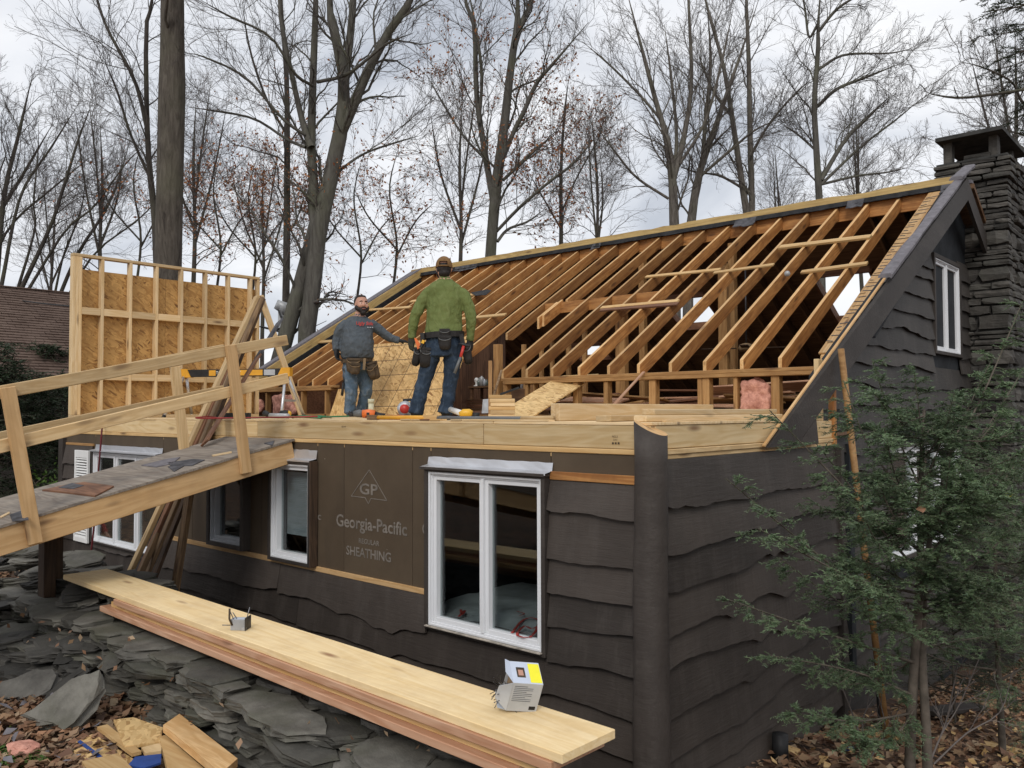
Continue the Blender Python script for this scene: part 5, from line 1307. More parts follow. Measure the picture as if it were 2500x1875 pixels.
# spirit level
la_,lb_=V((fx(458,1020),Y0+.22,ZD+.031)),V((fx(560,1020),Y0+.22,ZD+.031)); lv_=thing('spirit_level','black spirit level with white vials lying left of the leaning boards','level',la_)
board('body',la_,lb_,.058,.022,'rubber_black',lv_)
for f in (.06,.20,.78): p=la_.lerp(lb_,f); tube('vial',[p+V((0,-.013,0)),p+V((0,.013,0))],.019,'white_gloss',lv_,10)
c0,c1=V((fx(600,1020),Y0+.2,ZD+.035)),V((fx(656,1020),Y0+.2,ZD+.03)); cg=thing('caulk_gun','grey caulk gun lying by the ramp post','caulk gun',c0); tube('barrel',[c0.lerp(c1,.25),c1],.024,'metal_grey',cg,10); tube('grip',[c0+V((0,0,.02)),c0.lerp(c1,.25)],[.03,.018],'rubber_black',cg,10)
# ---------------------------------------------------------------- power tools and cords
def at(u,dep,z=ZD): p=oD(u,1015,dep); return V((p.x,p.y,z))
ux=V((rt.x,rt.y,0)); uy=V((fw.x,fw.y,0))
def rnd(nm,pts,r,m,par,s=10): return tube(nm,pts,r,m,par,s)
b=at(892,8.6); rs_=thing('reciprocating_saw','orange and grey reciprocating saw at the feet of the man in grey','power saw',b)
h=V((0,0,.045)); rnd('gearbox',[b-ux*.12+h,b-ux*.06+h*1.1,b-ux*.03+h],[.03,.042,.04],'plastic_grey',rs_); rnd('motor_body',[b-ux*.029+h,b+ux*.04+h*1.05,b+ux*.10+h*.95],[.043,.048,.04],'plastic_orange',rs_); rnd('grip',[b+ux*.101+h*.9,b+ux*.15+h*.7,b+ux*.20+h*.6],[.03,.026,.024],'rubber_black',rs_); board('badge',b+ux*.02+h-uy*.048,b+ux*.05+h-uy*.048,.03,.004,'rubber_black',rs_)
b=at(1146,8.3); dr=thing('yellow_drill','yellow drill lying right of the boots of the man in green','drill',b)
h=V((0,0,.045)); rnd('body',[b-ux*.10+h*.8,b-ux*.06+h*1.1,b+ux*.0+h*1.1,b+ux*.03+h],[.025,.043,.045,.03],'plastic_yellow',dr); rnd('grip',[b-ux*.03+h*.6,b-ux*.02-uy*.02+V((0,0,.012))],[.02,.02],'plastic_yellow',dr); rnd('battery',[b+ux*.03+h*.6,b+ux*.10+h*.55],[.03,.032],'rubber_black',dr)
b=at(698,8.9); d2=thing('black_drill','small black and yellow drill by the foot of the brace','drill',b); h=V((0,0,.05)); rnd('body',[b-ux*.06+h,b+ux*.0+h,b+ux*.03+h],[.034,.04,.03],'rubber_black',d2); rnd('collar',[b+ux*.031+h,b+ux*.055+h],[.034,.02],'plastic_yellow',d2)
b=at(990,9.9); cs=thing('circular_saw','red and white circular saw behind the boots of the man in green','circular saw',b)
tube('blade_guard',[b+V((0,0,.10)),b+V((0,0,.10))-uy*.04],.095,'alu',cs,20); tube('motor',[b+V((0,0,.10))-uy*.041,b+V((0,0,.10))-uy*.11],.055,'plastic_red',cs,14); board('shoe',b-ux*.13+V((0,0,.006)),b+ux*.13+V((0,0,.006)),.14,.004,'metal_grey',cs,wd=uy); tube('handle',[b-ux*.03+V((0,0,.2)),b+ux*.06+V((0,0,.21)),b+ux*.12+V((0,0,.14))],.018,'rubber_black',cs,8)
b=at(906,10.9); pv=thing('vent_pipe','cream capped plastic pipe stub standing on the deck','pipe',b); tube('pipe',[b,b+V((0,0,.20))],.037,'pvc_cream',pv,14); tube('cap',[b+V((0,0,.18)),b+V((0,0,.235))],.043,'pvc_cream',pv,14)
tag(tube('white_tube',[at(1100,9.3,ZD+.09),at(1136,8.9,ZD+.035)],[.03,.035],'white_gloss',None,12),'white tube lying behind the yellow drill','tube')
def cord(nm,la,m,cu,dep,wu,wd_,n,seed,r=.006):
    rr=random.Random(seed); p=[at(cu+wu*rr.uniform(-1,1),dep+wd_*rr.uniform(-1,1),ZD+.009+.018*abs(math.sin(i*1.7))) for i in range(n)]
    return tag(tube(nm,spline(p,n*9),r,m,None,6),la,'cord')
cord('extension_cord','tangled green extension cord on the deck left of the man in grey','cord_green',760,8.3,88,1.0,13,3,.008)
cord('extension_cord','coiled red cord on the deck between the two men','cord_red',962,9.6,32,.6,12,5,.008)
cord('extension_cord','straight red cord trailing along the deck by the sawhorse','cord_red',620,7.6,150,.5,5,8,.007)
cord('extension_cord','black power cord looping round the saw and drill','rubber_black',1010,8.4,110,.7,12,9,.006)
# ---------------------------------------------------------------- insulation and rubble behind the knee wall
def fluff(nm,la,c,s,seed,sub=4):
    bm=bmesh.new(); bmesh.ops.create_icosphere(bm,subdivisions=sub,radius=1)
    for q in bm.verts:
        d=q.co.normalized(); k=1/max(abs(d.x),abs(d.y),abs(d.z))**.6; p=V((d.x*s[0],d.y*s[1],d.z*s[2]))*k
        q.co=p*(1+.10*mnoise.noise(d*2.2+V((seed,0,0))))+d*(.04*mnoise.noise(p*9+V((seed,0,0)))+.02*mnoise.noise(p*24))
    me=bpy.data.meshes.new(nm); bm.to_mesh(me); bm.free(); me.materials.append(MAT['insulation_pink']); me.polygons.foreach_set('use_smooth',[True]*len(me.polygons))
    return tag(obj(nm,me,None,M.Translation(V(c))),la,'insulation')
c=oY(1846,965,YK+.06); w=abs(oY(1803,965,YK).x-oY(1890,965,YK).x)/2
fluff('insulation_batt','bulging pink insulation batt between knee wall studs at right',(c.x,YK+.06,(zp-.078+ZD)/2),(w*.86,.07,(zp-.078-ZD)/2*.86),1)
c=oY(693,980,YK+.02); fluff('insulation_batt','torn pink insulation in the knee wall behind the sawhorse',(c.x+.1,YK+.0,.12),(.36,.07,.17),2)
c=oY(625,985,YK+.02); fluff('insulation_batt','smaller pink insulation tuft left of the sawhorse leg',(c.x,YK+.0,.10),(.22,.06,.12),4,3)
r=random.Random(55)
OW=['first','second','third','fourth','fifth','sixth','seventh','eighth','ninth','tenth','eleventh','twelfth']
for k in range(24):
    x=-7.2+(X0-.6+7.2)*(k+.5)/24; y=r.uniform(YK+.22,9.4); L=r.uniform(.7,2.0); z=ZD+.03+r.uniform(0,.30)
    d=V((math.cos(r.uniform(-.35,.35)),r.uniform(-.25,.25),r.uniform(-.08,.08))).normalized()*L/2; q=V((x,y,z))
    if q.x+d.x>X0-.35: q.x=X0-.4-d.x
    tag(board('torn_board',q-d,q+d,r.uniform(.08,.2),.02,['wood_redbrown','wood_plank_pink','wood_stud_old'][k%3],None,wd=(r.uniform(-.3,.3),1,r.uniform(-.6,.6))),['reddish','pinkish','tan'][k%3]+' torn out board behind the knee wall, '+OW[k//3]+' of its colour from the left','board','torn out boards behind the knee wall')
for k in range(9):
    z=ZD+.02+.027*k; u0,u1=1138+r.uniform(0,14),1212+r.uniform(-6,8)
    a,b=oY(u0,985,8.5+.03*k),oY(u1,985,8.5+.03*k); tag(board('panelling_board',(a.x,a.y,z),(b.x,b.y,z),.16,.02,r.choice(['wood_redbrown','wood_interior']),None,wd=(0,1,0)),['lowest','second','third','fourth','fifth','sixth','seventh','eighth','topmost'][k]+' board, counted upwards, of the panelling stack inside the doorway','board','panelling stacked inside the doorway')
# bench with bottles in the doorway
zb_=oY(1175,943,9.2).z; bx0,bx1=oY(1153,940,9.2).x,oY(1204,940,9.2).x
bn=thing('small_bench','dark bench inside the doorway holding bottles','bench',((bx0+bx1)/2,9.2,ZD)); block('top',(bx0,9.1,zb_-.03),(bx1+.2,9.4,zb_),'wood_interior',bn)
for x in (bx0+.03,bx1-.0): block('leg',(x,9.12,ZD),(x+.04,9.16,zb_-.031),'wood_interior',bn); block('leg',(x,9.34,ZD),(x+.04,9.38,zb_-.031),'wood_interior',bn)
def bott(u,la,prof,m,y=9.2,cat='bottle'):
    x=oY(u,930,y).x; tag(lathe('bottle' if cat=='bottle' else 'light_bulb',prof,m,None,M.Translation((x,y,zb_+.001)),14),la,cat)
bott(1163.5,'white light bulb standing on the dark bench in the doorway',[(.0,0),(.05,.0),(.05,.012),(.018,.02),(.02,.05),(.034,.085),(.036,.105),(.02,.13),(0,.135)],'white_gloss',cat='light bulb')
bott(1176,'grey spray can, tallest of the bottles in the doorway',[(0,0),(.036,0),(.036,.12),(.03,.135),(.014,.14),(.014,.155),(0,.156)],'metal_grey')
bott(1169.5,'dark bottle between the bulb and the spray can',[(0,0),(.03,0),(.03,.07),(.012,.10),(.012,.13),(0,.131)],'glass_bottle')
bott(1183,'short pale bottle right of the spray can',[(0,0),(.022,0),(.022,.08),(.012,.095),(.012,.11),(0,.111)],'vinyl_grey')
bott(1188.5,'slim dark bottle at the right end of the bench',[(0,0),(.02,0),(.02,.06),(.01,.08),(.01,.10),(0,.101)],'glass_bottle')
x=oY(1274,945,8.3).x; tag(lathe('bottle',[(0,0),(.02,0),(.02,.09),(.01,.11),(.01,.13),(0,.131)],'vinyl_grey',None,M.Translation((x,8.3,.30)),12),'grey bottle standing among the knee wall studs','bottle')
tag(block('rubble_box',(x-.35,8.2,ZD+.002),(x+.3,8.5,.298),'wood_interior'),'dark crate among the rubble behind the knee wall','crate')
# ceiling fan in the attic
p=oY(1822,850,10.6); cf=thing('ceiling_fan','brass ceiling fan hanging in the dark attic at right','ceiling fan',(p.x,p.y,p.z))
tube('down_rod',[p,V((p.x,p.y,roofY(0,10.6).z-.2))],.012,'steel_dark',cf,8); lathe('motor',[(0,-.05),(.09,-.04),(.11,0),(.09,.05),(.02,.07)],'leather_edge',cf,M.Translation(p),16)
for k in range(4):
    a=math.pi/2*k+.4; d=V((math.cos(a),math.sin(a),0)); board('blade',p+d*.13,p+d*.6,.11,.01,'wood_dark',cf,wd=d.cross(V((0,0,1))))
# ---------------------------------------------------------------- service mast
b=oD(688,960,17.0); mz=gz(b.x,b.y); t=oD(688,760,17.0); um=thing('service_mast','grey conduit mast with hooded weatherhead and looping cables behind the wall','service mast',(t.x,t.y,mz))
tube('conduit',[V((t.x,t.y,mz)),t],.075,'metal_grey',um,12)
hd=[oD(676,757,17.0),oD(684,745,17.0),oD(694,750,17.0),oD(699,766,17.0)]; tube('weatherhead',hd,[.07,.12,.13,.10],'metal_grey',um,12)
for k,(x1,y1) in enumerate(((700,815),(706,803),(713,808))):
    pts=[oD(680,758,16.9),oD(690,780,16.7),oD(x1+2,y1-10,16.7),oD(x1-8,y1-3,16.7),oD(660,803,16.8),oD(640,798,16.9)]; tube('cable',spline(pts,30),.02,'rubber_black',um,6)
tag(tube('service_wire',spline([oD(640,798,16.9),oD(560,790,14.8),oD(300,765,13.8),oD(172,748,16.5),oD(80,738,18),oD(-60,715,22)],40),.016,'rubber_black',None,6),'black service wire running left across the neighbouring roof','wire')
# ================================================================ PEOPLE
from mathutils.kdtree import KDTree
def ellring(c,rx,ry,ax,ay,n=18): return [c+ax*(rx*math.cos(2*math.pi*i/n))+ay*(ry*math.sin(2*math.pi*i/n)) for i in range(n)]
class Body:
    def __init__(s): s.vs=[];s.fs=[];s.mi=[]
    def loft(s,secs,m,n=18):
        """secs: (center,rx,ry) horizontal elliptical sections"""
        b=len(s.vs); rings=[]
        for c,rx,ry in secs: s.vs+=ellring(V(c),rx,ry,V((1,0,0)),V((0,1,0)),n); s.mi+=[m]*n
        k=len(secs); s.fs+=[[b+i*n+j,b+i*n+(j+1)%n,b+(i+1)*n+(j+1)%n,b+(i+1)*n+j] for i in range(k-1) for j in range(n)]
        s.fs+=[[b+j for j in range(n)][::-1],[b+(k-1)*n+j for j in range(n)]]
    def limb(s,pts,rad,m,n=12,sub=4):
        p=spline(pts,len(pts)*sub); r=spline([(x,0,0) for x in rad],len(pts)*sub)[:,0]
        p=np.concatenate([p[:1]-(p[1:2]-p[:1])*.01,p,p[-1:]+(p[-1:]-p[-2:-1])*.01]); r=np.concatenate([[r[0]*.3],r,[r[-1]*.3]])
        v,q=tubes(p[None],r[None],n); b=len(s.vs); s.vs+=[V(x) for x in v]; s.mi+=[m]*len(v); s.fs+=[[b+i for i in f] for f in q.tolist()]
        K=len(p); s.fs+=[[b+j for j in range(n)],[b+(K-1)*n+j for j in range(n)][::-1]]
    def ball(s,c,r,m,n=2):
        bm=bmesh.new(); bmesh.ops.create_icosphere(bm,subdivisions=n+1,radius=1); b=len(s.vs); c=V(c)
        s.vs+=[c+V((q.co.x*r[0],q.co.y*r[1],q.co.z*r[2])) for q in bm.verts]; s.mi+=[m]*len(bm.verts); s.fs+=[[b+q.index for q in f.verts] for f in bm.faces]; bm.free()
    def make(s,name,mats,parent,W,vox=.011,smooth=6,wr=0.,wrm=()):
        me=mesh(name,s.vs,s.fs,mats); o=bpy.data.objects.new('tmp',me); COL.objects.link(o)
        md=o.modifiers.new('r','REMESH'); md.mode='VOXEL'; md.voxel_size=vox
        m2=o.modifiers.new('s','SMOOTH'); m2.iterations=smooth; m2.factor=.5
        dg=bpy.context.evaluated_depsgraph_get(); dg.update(); m=bpy.data.meshes.new_from_object(o.evaluated_get(dg)); bpy.data.objects.remove(o); m.name=name
        kd=KDTree(len(s.vs)); [kd.insert(v,i) for i,v in enumerate(s.vs)]; kd.balance()
        m.materials.clear(); [m.materials.append(MAT[x]) for x in mats]
        mi=[s.mi[kd.find(p.center)[1]] for p in m.polygons]; m.polygons.foreach_set('material_index',mi); m.polygons.foreach_set('use_smooth',[True]*len(mi))
        if wr:
            vm=[0]*len(m.vertices)
            for p,k in zip(m.polygons,mi):
                for i in p.vertices: vm[i]=k
            nr=[v.normal.copy() for v in m.vertices]
            for v,n_ in zip(m.vertices,nr):
                if vm[v.index] in wrm:
                    c=v.co; d=mnoise.noise(V((c.x*7+c.z*5,c.y*7,c.z*13)))+.6*mnoise.noise(V((c.x*17-c.z*9,c.y*15,c.z*24)))
                    v.co=c+n_*(d*wr)
        m.update(); return obj(name,m,parent,W)
def hand(wrist,d,palmn,side,name,m,parent,W,curl=.5,sc=1.):
    """gloved hand: palm plus five separate, unequal, bent fingers"""
    B=Body(); d=V(d).normalized(); pn=V(palmn); pn=(pn-d*pn.dot(d)).normalized(); sd=d.cross(pn)*side; w=V(wrist)
    for k in (-1,0,1): B.limb([w-d*.01+sd*.012*k,w+d*.05*sc+sd*.024*k,w+d*.095*sc+sd*.027*k],[.027,.024,.017],0,8,3)
    for k,(o,L) in enumerate(((-.034,.062),(-.012,.078),(.011,.082),(.033,.072))):
        p=w+d*.09*sc+sd*o; a=p+(d*math.cos(curl*.5)+pn*math.sin(curl*.5))*L*.42*sc; b=a+(d*math.cos(curl*1.3)+pn*math.sin(curl*1.3))*L*.34*sc; e=b+(d*math.cos(curl*2.)+pn*math.sin(curl*2.))*L*.28*sc
        B.limb([p-d*.02,p,a,b,e],[.012,.0115,.0105,.0098,.008],0,7,3)
    p=w+d*.03*sc+sd*.03; B.limb([p-sd*.012,p+(sd*.75+d*.5+pn*.3)*.035,p+(sd*.75+d*.9+pn*.55)*.062],[.015,.0125,.010],0,7,3)
    return B.make(name,[m],parent,W,.0052,2)
def pouch(lo_c,w,h,d,m,parent,W,rot=0.,name='pouch',rim='leather_edge'):
    bm=bmesh.new(); bmesh.ops.create_cube(bm,size=1.); bmesh.ops.subdivide_edges(bm,edges=bm.edges,cuts=3,use_grid_fill=True)
    for q in bm.verts:
        x,y,z=q.co; t=z+.5; k=1-.18*(1-t)**2 ; rr=max(abs(x),abs(y))*2
        c=1-.14*(abs(x*2)*abs(y*2)); q.co=V((x*w*k*c,y*d*(1-.35*(1-t)**1.5)*c,z*h-(.02 if abs(x)<.3 and t<.1 else 0)))+V((.006*mnoise.noise(q.co*5),.006*mnoise.noise(q.co*4+V((3,0,0))),0))
    me=bpy.data.meshes.new(name); bm.to_mesh(me); bm.free(); me.materials.append(MAT[m]); me.polygons.foreach_set('use_smooth',[True]*len(me.polygons))
    Wp=W@M.Translation(V(lo_c))@M.Rotation(rot,4,'Y'); p=obj(name,me,parent,Wp)
    n=14; pts=[V((w*.46*math.cos(a),-d*.40-d*.12*abs(math.sin(a)),h*.42-h*.28*math.sin(a))) for a in np.linspace(0,math.pi,n)]
    tube('binding',[Wp@q for q in pts],.0055,rim,p,6)
    board('flap',Wp@V((-w*.46,-d*.5,h*.46)),Wp@V((w*.46,-d*.5,h*.46)),.03,.012,m,p,wd=(0,0,1)); return p
def belt(parent,W,c,rx,ry,m,z,h=.05):
    n=36; vs=[];fs=[]
    for i in range(n):
        a=2*math.pi*i/n
        for k,zz in ((1.0,-h/2),(1.0,h/2),(.95,h/2),(.95,-h/2)): vs.append(V((c[0]+rx*k*math.cos(a),c[1]+ry*k*math.sin(a),z+zz+.012*math.cos(a))))
    for i in range(n):
        for k in range(4): fs.append([i*4+k,((i+1)%n)*4+k,((i+1)%n)*4+(k+1)%4,i*4+(k+1)%4])
    return obj('tool_belt',mesh('tool_belt',vs,fs,m),parent,W)
def frame_at(u,v,dep,z):
    p=oD(u,v,dep); return mat4(V((rt.x,rt.y,0)).normalized(),V((fw.x,fw.y,0)).normalized(),V((0,0,1)),V((p.x,p.y,z)))
# ---------------------------------------------------------------- man in green, from behind
DG=9.45; sg=DG/F_PX; W=frame_at(1050,1017,DG,ZD); g=lambda u,v,y=0.: V(((u-1050)*sg,y,(1017-v)*sg))
man=thing('person','man in green long sleeves and brown cap standing with his back turned, tool belt on','person',W.translation)
B=Body()
B.loft([(g(1086,674),.06,.065),(g(1086,682,.01),.105,.085),(g(1086,690,.01),.165,.105),(g(1086,700,.01),.205,.12),(g(1086,714,.015),.212,.132),(g(1086,740,.01),.208,.142),(g(1085,772),.198,.14),(g(1084,796),.212,.15),(g(1083,810),.222,.158),(g(1083,815),.21,.15)],1)
B.loft([(g(1083,817),.19,.138),(g(1083,826),.20,.15),(g(1083,848),.205,.158),(g(1080,868),.19,.15)],2)
B.limb([g(1058,840),g(1048,880,.01),g(1035,926,.02),g(1023,972,.0),g(1015,1008,-.01)],[.108,.105,.086,.083,.088],2,14)
B.limb([g(1108,840),g(1105,880,.0),g(1099,926,.01),g(1094,972,-.01),g(1086,1008,-.02)],[.108,.103,.084,.078,.09],2,14)
for u,dx in ((1014,-.03),(1087,.03)): B.limb([g(u,1008,-.04),g(u,1009,.08)+V((dx*.5,0,0)),g(u,1012,.19)+V((dx,0,0))],[.048,.046,.03],3,10)
B.limb([g(1052,706,.01),g(1034,727,.0),g(1014,768,-.01),g(1008,795,.01),g(1004,822,.035)],[.068,.071,.063,.056,.047],1,12)
B.limb([g(1122,707,.01),g(1138,729,.0),g(1150,768,-.01),g(1150,798,.015),g(1147,828,.04)],[.068,.071,.063,.055,.047],1,12)
B.limb([g(1086,680,.01),g(1085,668,.015)],[.064,.062],0); B.ball(g(1084,650,.02),(.083,.103,.117),0); B.ball(g(1084,658,-.0),(.076,.085,.09),0)
B.ball(g(1066,653,.02),(.012,.02,.032),0); B.ball(g(1102,653,.02),(.012,.02,.032),0); B.ball(g(1075,655,.125),(.016,.022,.02),0)
B.make('body',['skin','shirt_green','jeans_dark','boot_dark'],man,W,.0105,5,.0095,(1,2))
H=Body(); H.ball(g(1084,652,.005),(.086,.096,.098),0); H.ball(g(1085,664,-.018),(.066,.075,.06),0); H.make('hair',['hair_dark'],man,W,.008,2)
H=Body(); H.ball(g(1077,665,.085),(.055,.06,.055),0); H.limb([g(1069,656,.05),g(1068,664,.07)],[.02,.028],0); H.make('beard',['hair_dark'],man,W,.008,2)
bm=bmesh.new(); bmesh.ops.create_uvsphere(bm,u_segments=24,v_segments=16,radius=1)
bmesh.ops.delete(bm,geom=[f for f in bm.faces if f.calc_center_median().z<-.12 or (f.calc_center_median().y<-.72 and abs(f.calc_center_median().x)<.42 and f.calc_center_median().z<.34 and f.calc_center_median().z>-.02)],context='FACES')
cc=g(1084,646,.015)
for q in bm.verts: q.co=cc+V((q.co.x*.097,q.co.y*.115,q.co.z*(.118 if q.co.z>0 else .08)))
me=bpy.data.meshes.new('cap'); bm.to_mesh(me); bm.free(); me.materials.append(MAT['cap_brown']); me.polygons.foreach_set('use_smooth',[True]*len(me.polygons)); cp=obj('cap',me,man,W)
tube('strap',[W@(cc+V((-.06,-.092,-.005))),W@(cc+V((0,-.118,-.008))),W@(cc+V((.06,-.092,-.005)))],.009,'cap_brown',cp,6)
P=[cc+V((.088*math.cos(a)-.02,.09+.10*math.sin(a),-.002-.012*math.sin(a))) for a in np.linspace(0,math.pi,9)]; prism('brim',[W@p for p in P],V((0,0,.006)),'cap_brown',cp)
tube('glasses_arm',[W@g(1067,650,.02),W@g(1066,650,.1)],.003,'steel_dark',man,6)
hand(g(1004,820,.035),(-.06,.12,-1),(.5,.6,.05),1,'glove','glove_green',man,W,.55,1.05); hand(g(1147,826,.04),(.02,.1,-1),(-.6,.5,0),-1,'glove','glove_dark',man,W,.7,1.05)
tb=belt(man,W,(g(1083,0).x,0),.236,.178,'leather_black',g(0,816).z,.065)
lp=pouch(g(1041,870,-.06),.15,.20,.10,'leather_black',tb,W,.12,rim='plastic_grey'); pouch(g(1018,868,.0),.10,.18,.11,'leather_black',tb,W,.25,rim='plastic_grey')
pouch(g(1089,816,-.165),.125,.09,.06,'leather_black',tb,W,0,rim='plastic_grey'); pouch(g(1089,836,-.165),.15,.13,.06,'leather_black',tb,W,0,rim='plastic_grey')
pouch(g(1141,862,-.02),.11,.20,.10,'leather_black',tb,W,-.15,rim='plastic_grey'); board('strap',W@g(1033,812,-.09),W@g(1036,862,-.10),.05,.03,'leather_black',tb,wd=V((rt.x,rt.y,0))); board('strap',W@g(1127,815,-.10),W@g(1134,850,-.10),.05,.03,'leather_black',tb,wd=V((rt.x,rt.y,0)))
hm=thing('hammer','red and grey handled hammer hanging from the belt of the man in green','hammer',W@g(1135,840,-.13))
tube('handle',[W@g(1134,845,-.15),W@g(1127,872,-.17)],.017,'plastic_red',hm,8); tube('grip',[W@g(1127,872,-.17),W@g(1112,911,-.17)],[.016,.018],'plastic_grey',hm,8); tube('head',[W@g(1122,839,-.15),W@g(1134,841,-.15),W@g(1147,846,-.15)],[.010,.016,.014],'steel_dark',hm,8)
pr_=thing('speed_square','orange plastic square sticking out of the left pouch of the man in green','tool',W@g(1018,830,-.08)); prism('plate',[W@g(1014,825,-.11),W@g(1018,824,-.11),W@g(1032,844,-.11),W@g(1022,852,-.11)],V((fw.x,fw.y,0))*.012,'plastic_orange',pr_)
tm=thing('utility_knife','yellow and black knife tucked in the left pouch of the man in green','knife',W@g(1036,835,-.1)); board('body',W@g(1029,848,-.12),W@g(1034,838,-.12),.03,.02,'rubber_black',tm); board('tip',W@g(1034,838,-.12),W@g(1037,830,-.12),.032,.02,'plastic_yellow',tm)
# ---------------------------------------------------------------- man in grey, facing the camera
DM=11.35; sg=DM/F_PX; W=frame_at(868,1013,DM,ZD)@M.Rotation(math.radians(16),4,'Z'); g=lambda u,v,y=0.: V(((u-868)*sg,y,(1013-v)*sg))
man=thing('person','bearded man in dark grey shirt with red lettering facing the camera, arm stretched right','person',W.translation)
B=Body()
B.loft([(g(877,764),.068,.07),(g(874,770),.13,.09),(g(873,779),.19,.12),(g(873,795,-.01),.21,.15),(g(872,815,-.03),.212,.18),(g(871,835,-.045),.222,.205),(g(871,852,-.045),.224,.205),(g(872,866,-.03),.224,.195),(g(872,871,-.03),.215,.185)],1)
B.loft([(g(871,872,-.02),.19,.155),(g(871,882,-.01),.195,.155),(g(871,900),.185,.14)],2)
B.limb([g(855,888,-.01),g(855,915,-.03),g(857,950,-.05),g(855,982,-.03),g(853,1006,-.02)],[.108,.105,.09,.078,.08],2,14)
B.limb([g(887,888,.02),g(891,918,.03),g(894,952,.06),g(889,980,.13),g(884,1003,.16)],[.108,.105,.09,.08,.085],2,14)
B.limb([g(853,1006,.02),g(855,1009,-.1),g(856,1010,-.2)],[.045,.045,.034],3,10); B.limb([g(884,1005,.16),g(889,1006,.05),g(892,1008,-.03)],[.045,.045,.034],3,10)
B.limb([g(848,783),g(833,799),g(824,820,.02),g(821,838,-.01),g(821,852,-.04)],[.07,.073,.064,.056,.048],1,12)
B.limb([g(902,783),g(921,796,.0),g(941,811,.01),g(957,820,-.01),g(974,825,-.03)],[.07,.073,.064,.056,.048],1,12)
B.limb([g(876,770),g(879,758,-.01)],[.07,.068],0); B.ball(g(881,737,-.02),(.088,.106,.128),0); B.ball(g(883,748,-.045),(.07,.07,.075),0)
tx=V((.22,-1,0)).normalized(); hc=g(881,739,-.02); sx_=V((1,.22,0)).normalized()
B.limb([hc+tx*.088+V((0,0,.02)),hc+tx*.112+V((0,0,-.012)),hc+tx*.10+V((0,0,-.02))],[.010,.018,.014],0,8,3)
for s in (-1,1): B.ball(hc+sx_*.084*s+V((0,0,-.01)),(.014,.022,.033),0); B.ball(hc+tx*.085+sx_*.045*s+V((0,0,-.02)),(.03,.02,.028),0)
B.make('body',['skin','shirt_grey','jeans_light','boot_dark'],man,W,.0105,4,.0095,(1,2))
H=Body(); H.ball(hc+V((-.008,.034,.056)),(.093,.098,.088),0); H.ball(hc+V((-.004,.006,.105)),(.072,.082,.034),0); H.make('hair',['hair_dark'],man,W,.007,2)
H=Body()
for a in np.linspace(-1.2,1.2,9):
    d=tx*math.cos(a)+sx_*math.sin(a); H.ball(hc+d*(.078)+V((0,0,-.084+.030*abs(a)**1.5)),(.032,.032,.040),0,1)
H.ball(hc+tx*.098+V((0,0,-.045)),(.038,.016,.013),0,1); H.ball(hc+tx*.075+V((0,0,-.115)),(.045,.04,.04),0,1); H.make('beard',['hair_dark'],man,W,.007,2)
for s in (-1,1):
    B=Body(); B.ball(hc+tx*.0915+sx_*.032*s+V((0,0,.012)),(.014,.010,.008),0); B.make('eye',['white_gloss'],man,W,.003,0)
    B=Body(); B.ball(hc+tx*.099+sx_*(.032*s+.003)+V((0,0,.012)),(.007,.005,.0075),0); B.make('iris',['hair_dark'],man,W,.002,0)
    B=Body(); B.limb([hc+tx*.098+sx_*.014*s+V((0,0,.036)),hc+tx*.097+sx_*.034*s+V((0,0,.042)),hc+tx*.088+sx_*.055*s+V((0,0,.034))],[.006,.0075,.005],0,6,3); B.make('eyebrow',['hair_dark'],man,W,.003,0)
B=Body(); B.limb([hc+tx*.106+sx_*-.026+V((0,0,-.065)),hc+tx*.113+V((0,0,-.062)),hc+tx*.106+sx_*.026+V((0,0,-.065))],[.006,.010,.006],0,6,3); B.make('mouth',['lip'],man,W,.003,1)
hand(g(821,851,-.04),(.1,-.1,-1),(.5,-.4,0),-1,'glove','glove_dark',man,W,.75,1.08); hand(g(973,825,-.03),(1,.1,-.12),(0,.1,-1),1,'glove','glove_dark',man,W,.35,1.05)
me=textmesh('Ugly Stik',.066,'red_print',.002,.15)
dgc=[v.co for v in me.vertices]
for v in me.vertices:      # wrap the print on the chest
    x,z=v.co.x,v.co.y; v.co=V((x,.55*x*x,z))
pc=g(886,779,-.0); chest=pc+V((0,-.166,-.045)); obj('lettering',me,man,W@M.Translation(chest+V((0,-.0,0)))@M.Rotation(.10,4,'Z')@M.Rotation(-.28,4,'X'))
for k in range(3): block('print_dot',(0,0,0),(.016,.004,.012),'vinyl_white',man) if False else obj('print_dot',boxmesh(.018,.012,.003,'vinyl_grey',.0005,'print_dot'),man,W@M.Translation(chest+V((.045+.03*k,-.012,-.052)))@M.Rotation(math.pi/2-.28,4,'X'))
tb=belt(man,W,(g(871,0).x,-.02),.212,.182,'leather_tan',g(0,876).z,.05)
pouch(g(858,889,-.20),.185,.17,.09,'leather_tan',tb,W,.05); pouch(g(862,897,-.22),.15,.12,.06,'leather_tan',tb,W,.05); pouch(g(908,900,-.10),.17,.22,.12,'leather_tan',tb,W,-.28); pouch(g(902,905,-.17),.10,.13,.05,'leather_tan',tb,W,-.28); board('strap',W@g(886,872,-.21),W@g(884,900,-.21),.035,.012,'leather_edge',tb,wd=V((rt.x,rt.y,0)))
hm=thing('hammer','dark hammer with long grip hanging by the leg of the man in grey','hammer',W@g(840,900,-.05))
tube('handle',[W@g(841,898,-.08),W@g(838,930,-.08)],.011,'steel_dark',hm,8); tube('grip',[W@g(838,930,-.08),W@g(834,962,-.08)],.018,'rubber_black',hm,8); tube('head',[W@g(834,897,-.08),W@g(842,899,-.08),W@g(850,902,-.08)],[.008,.014,.014],'steel_dark',hm,8)
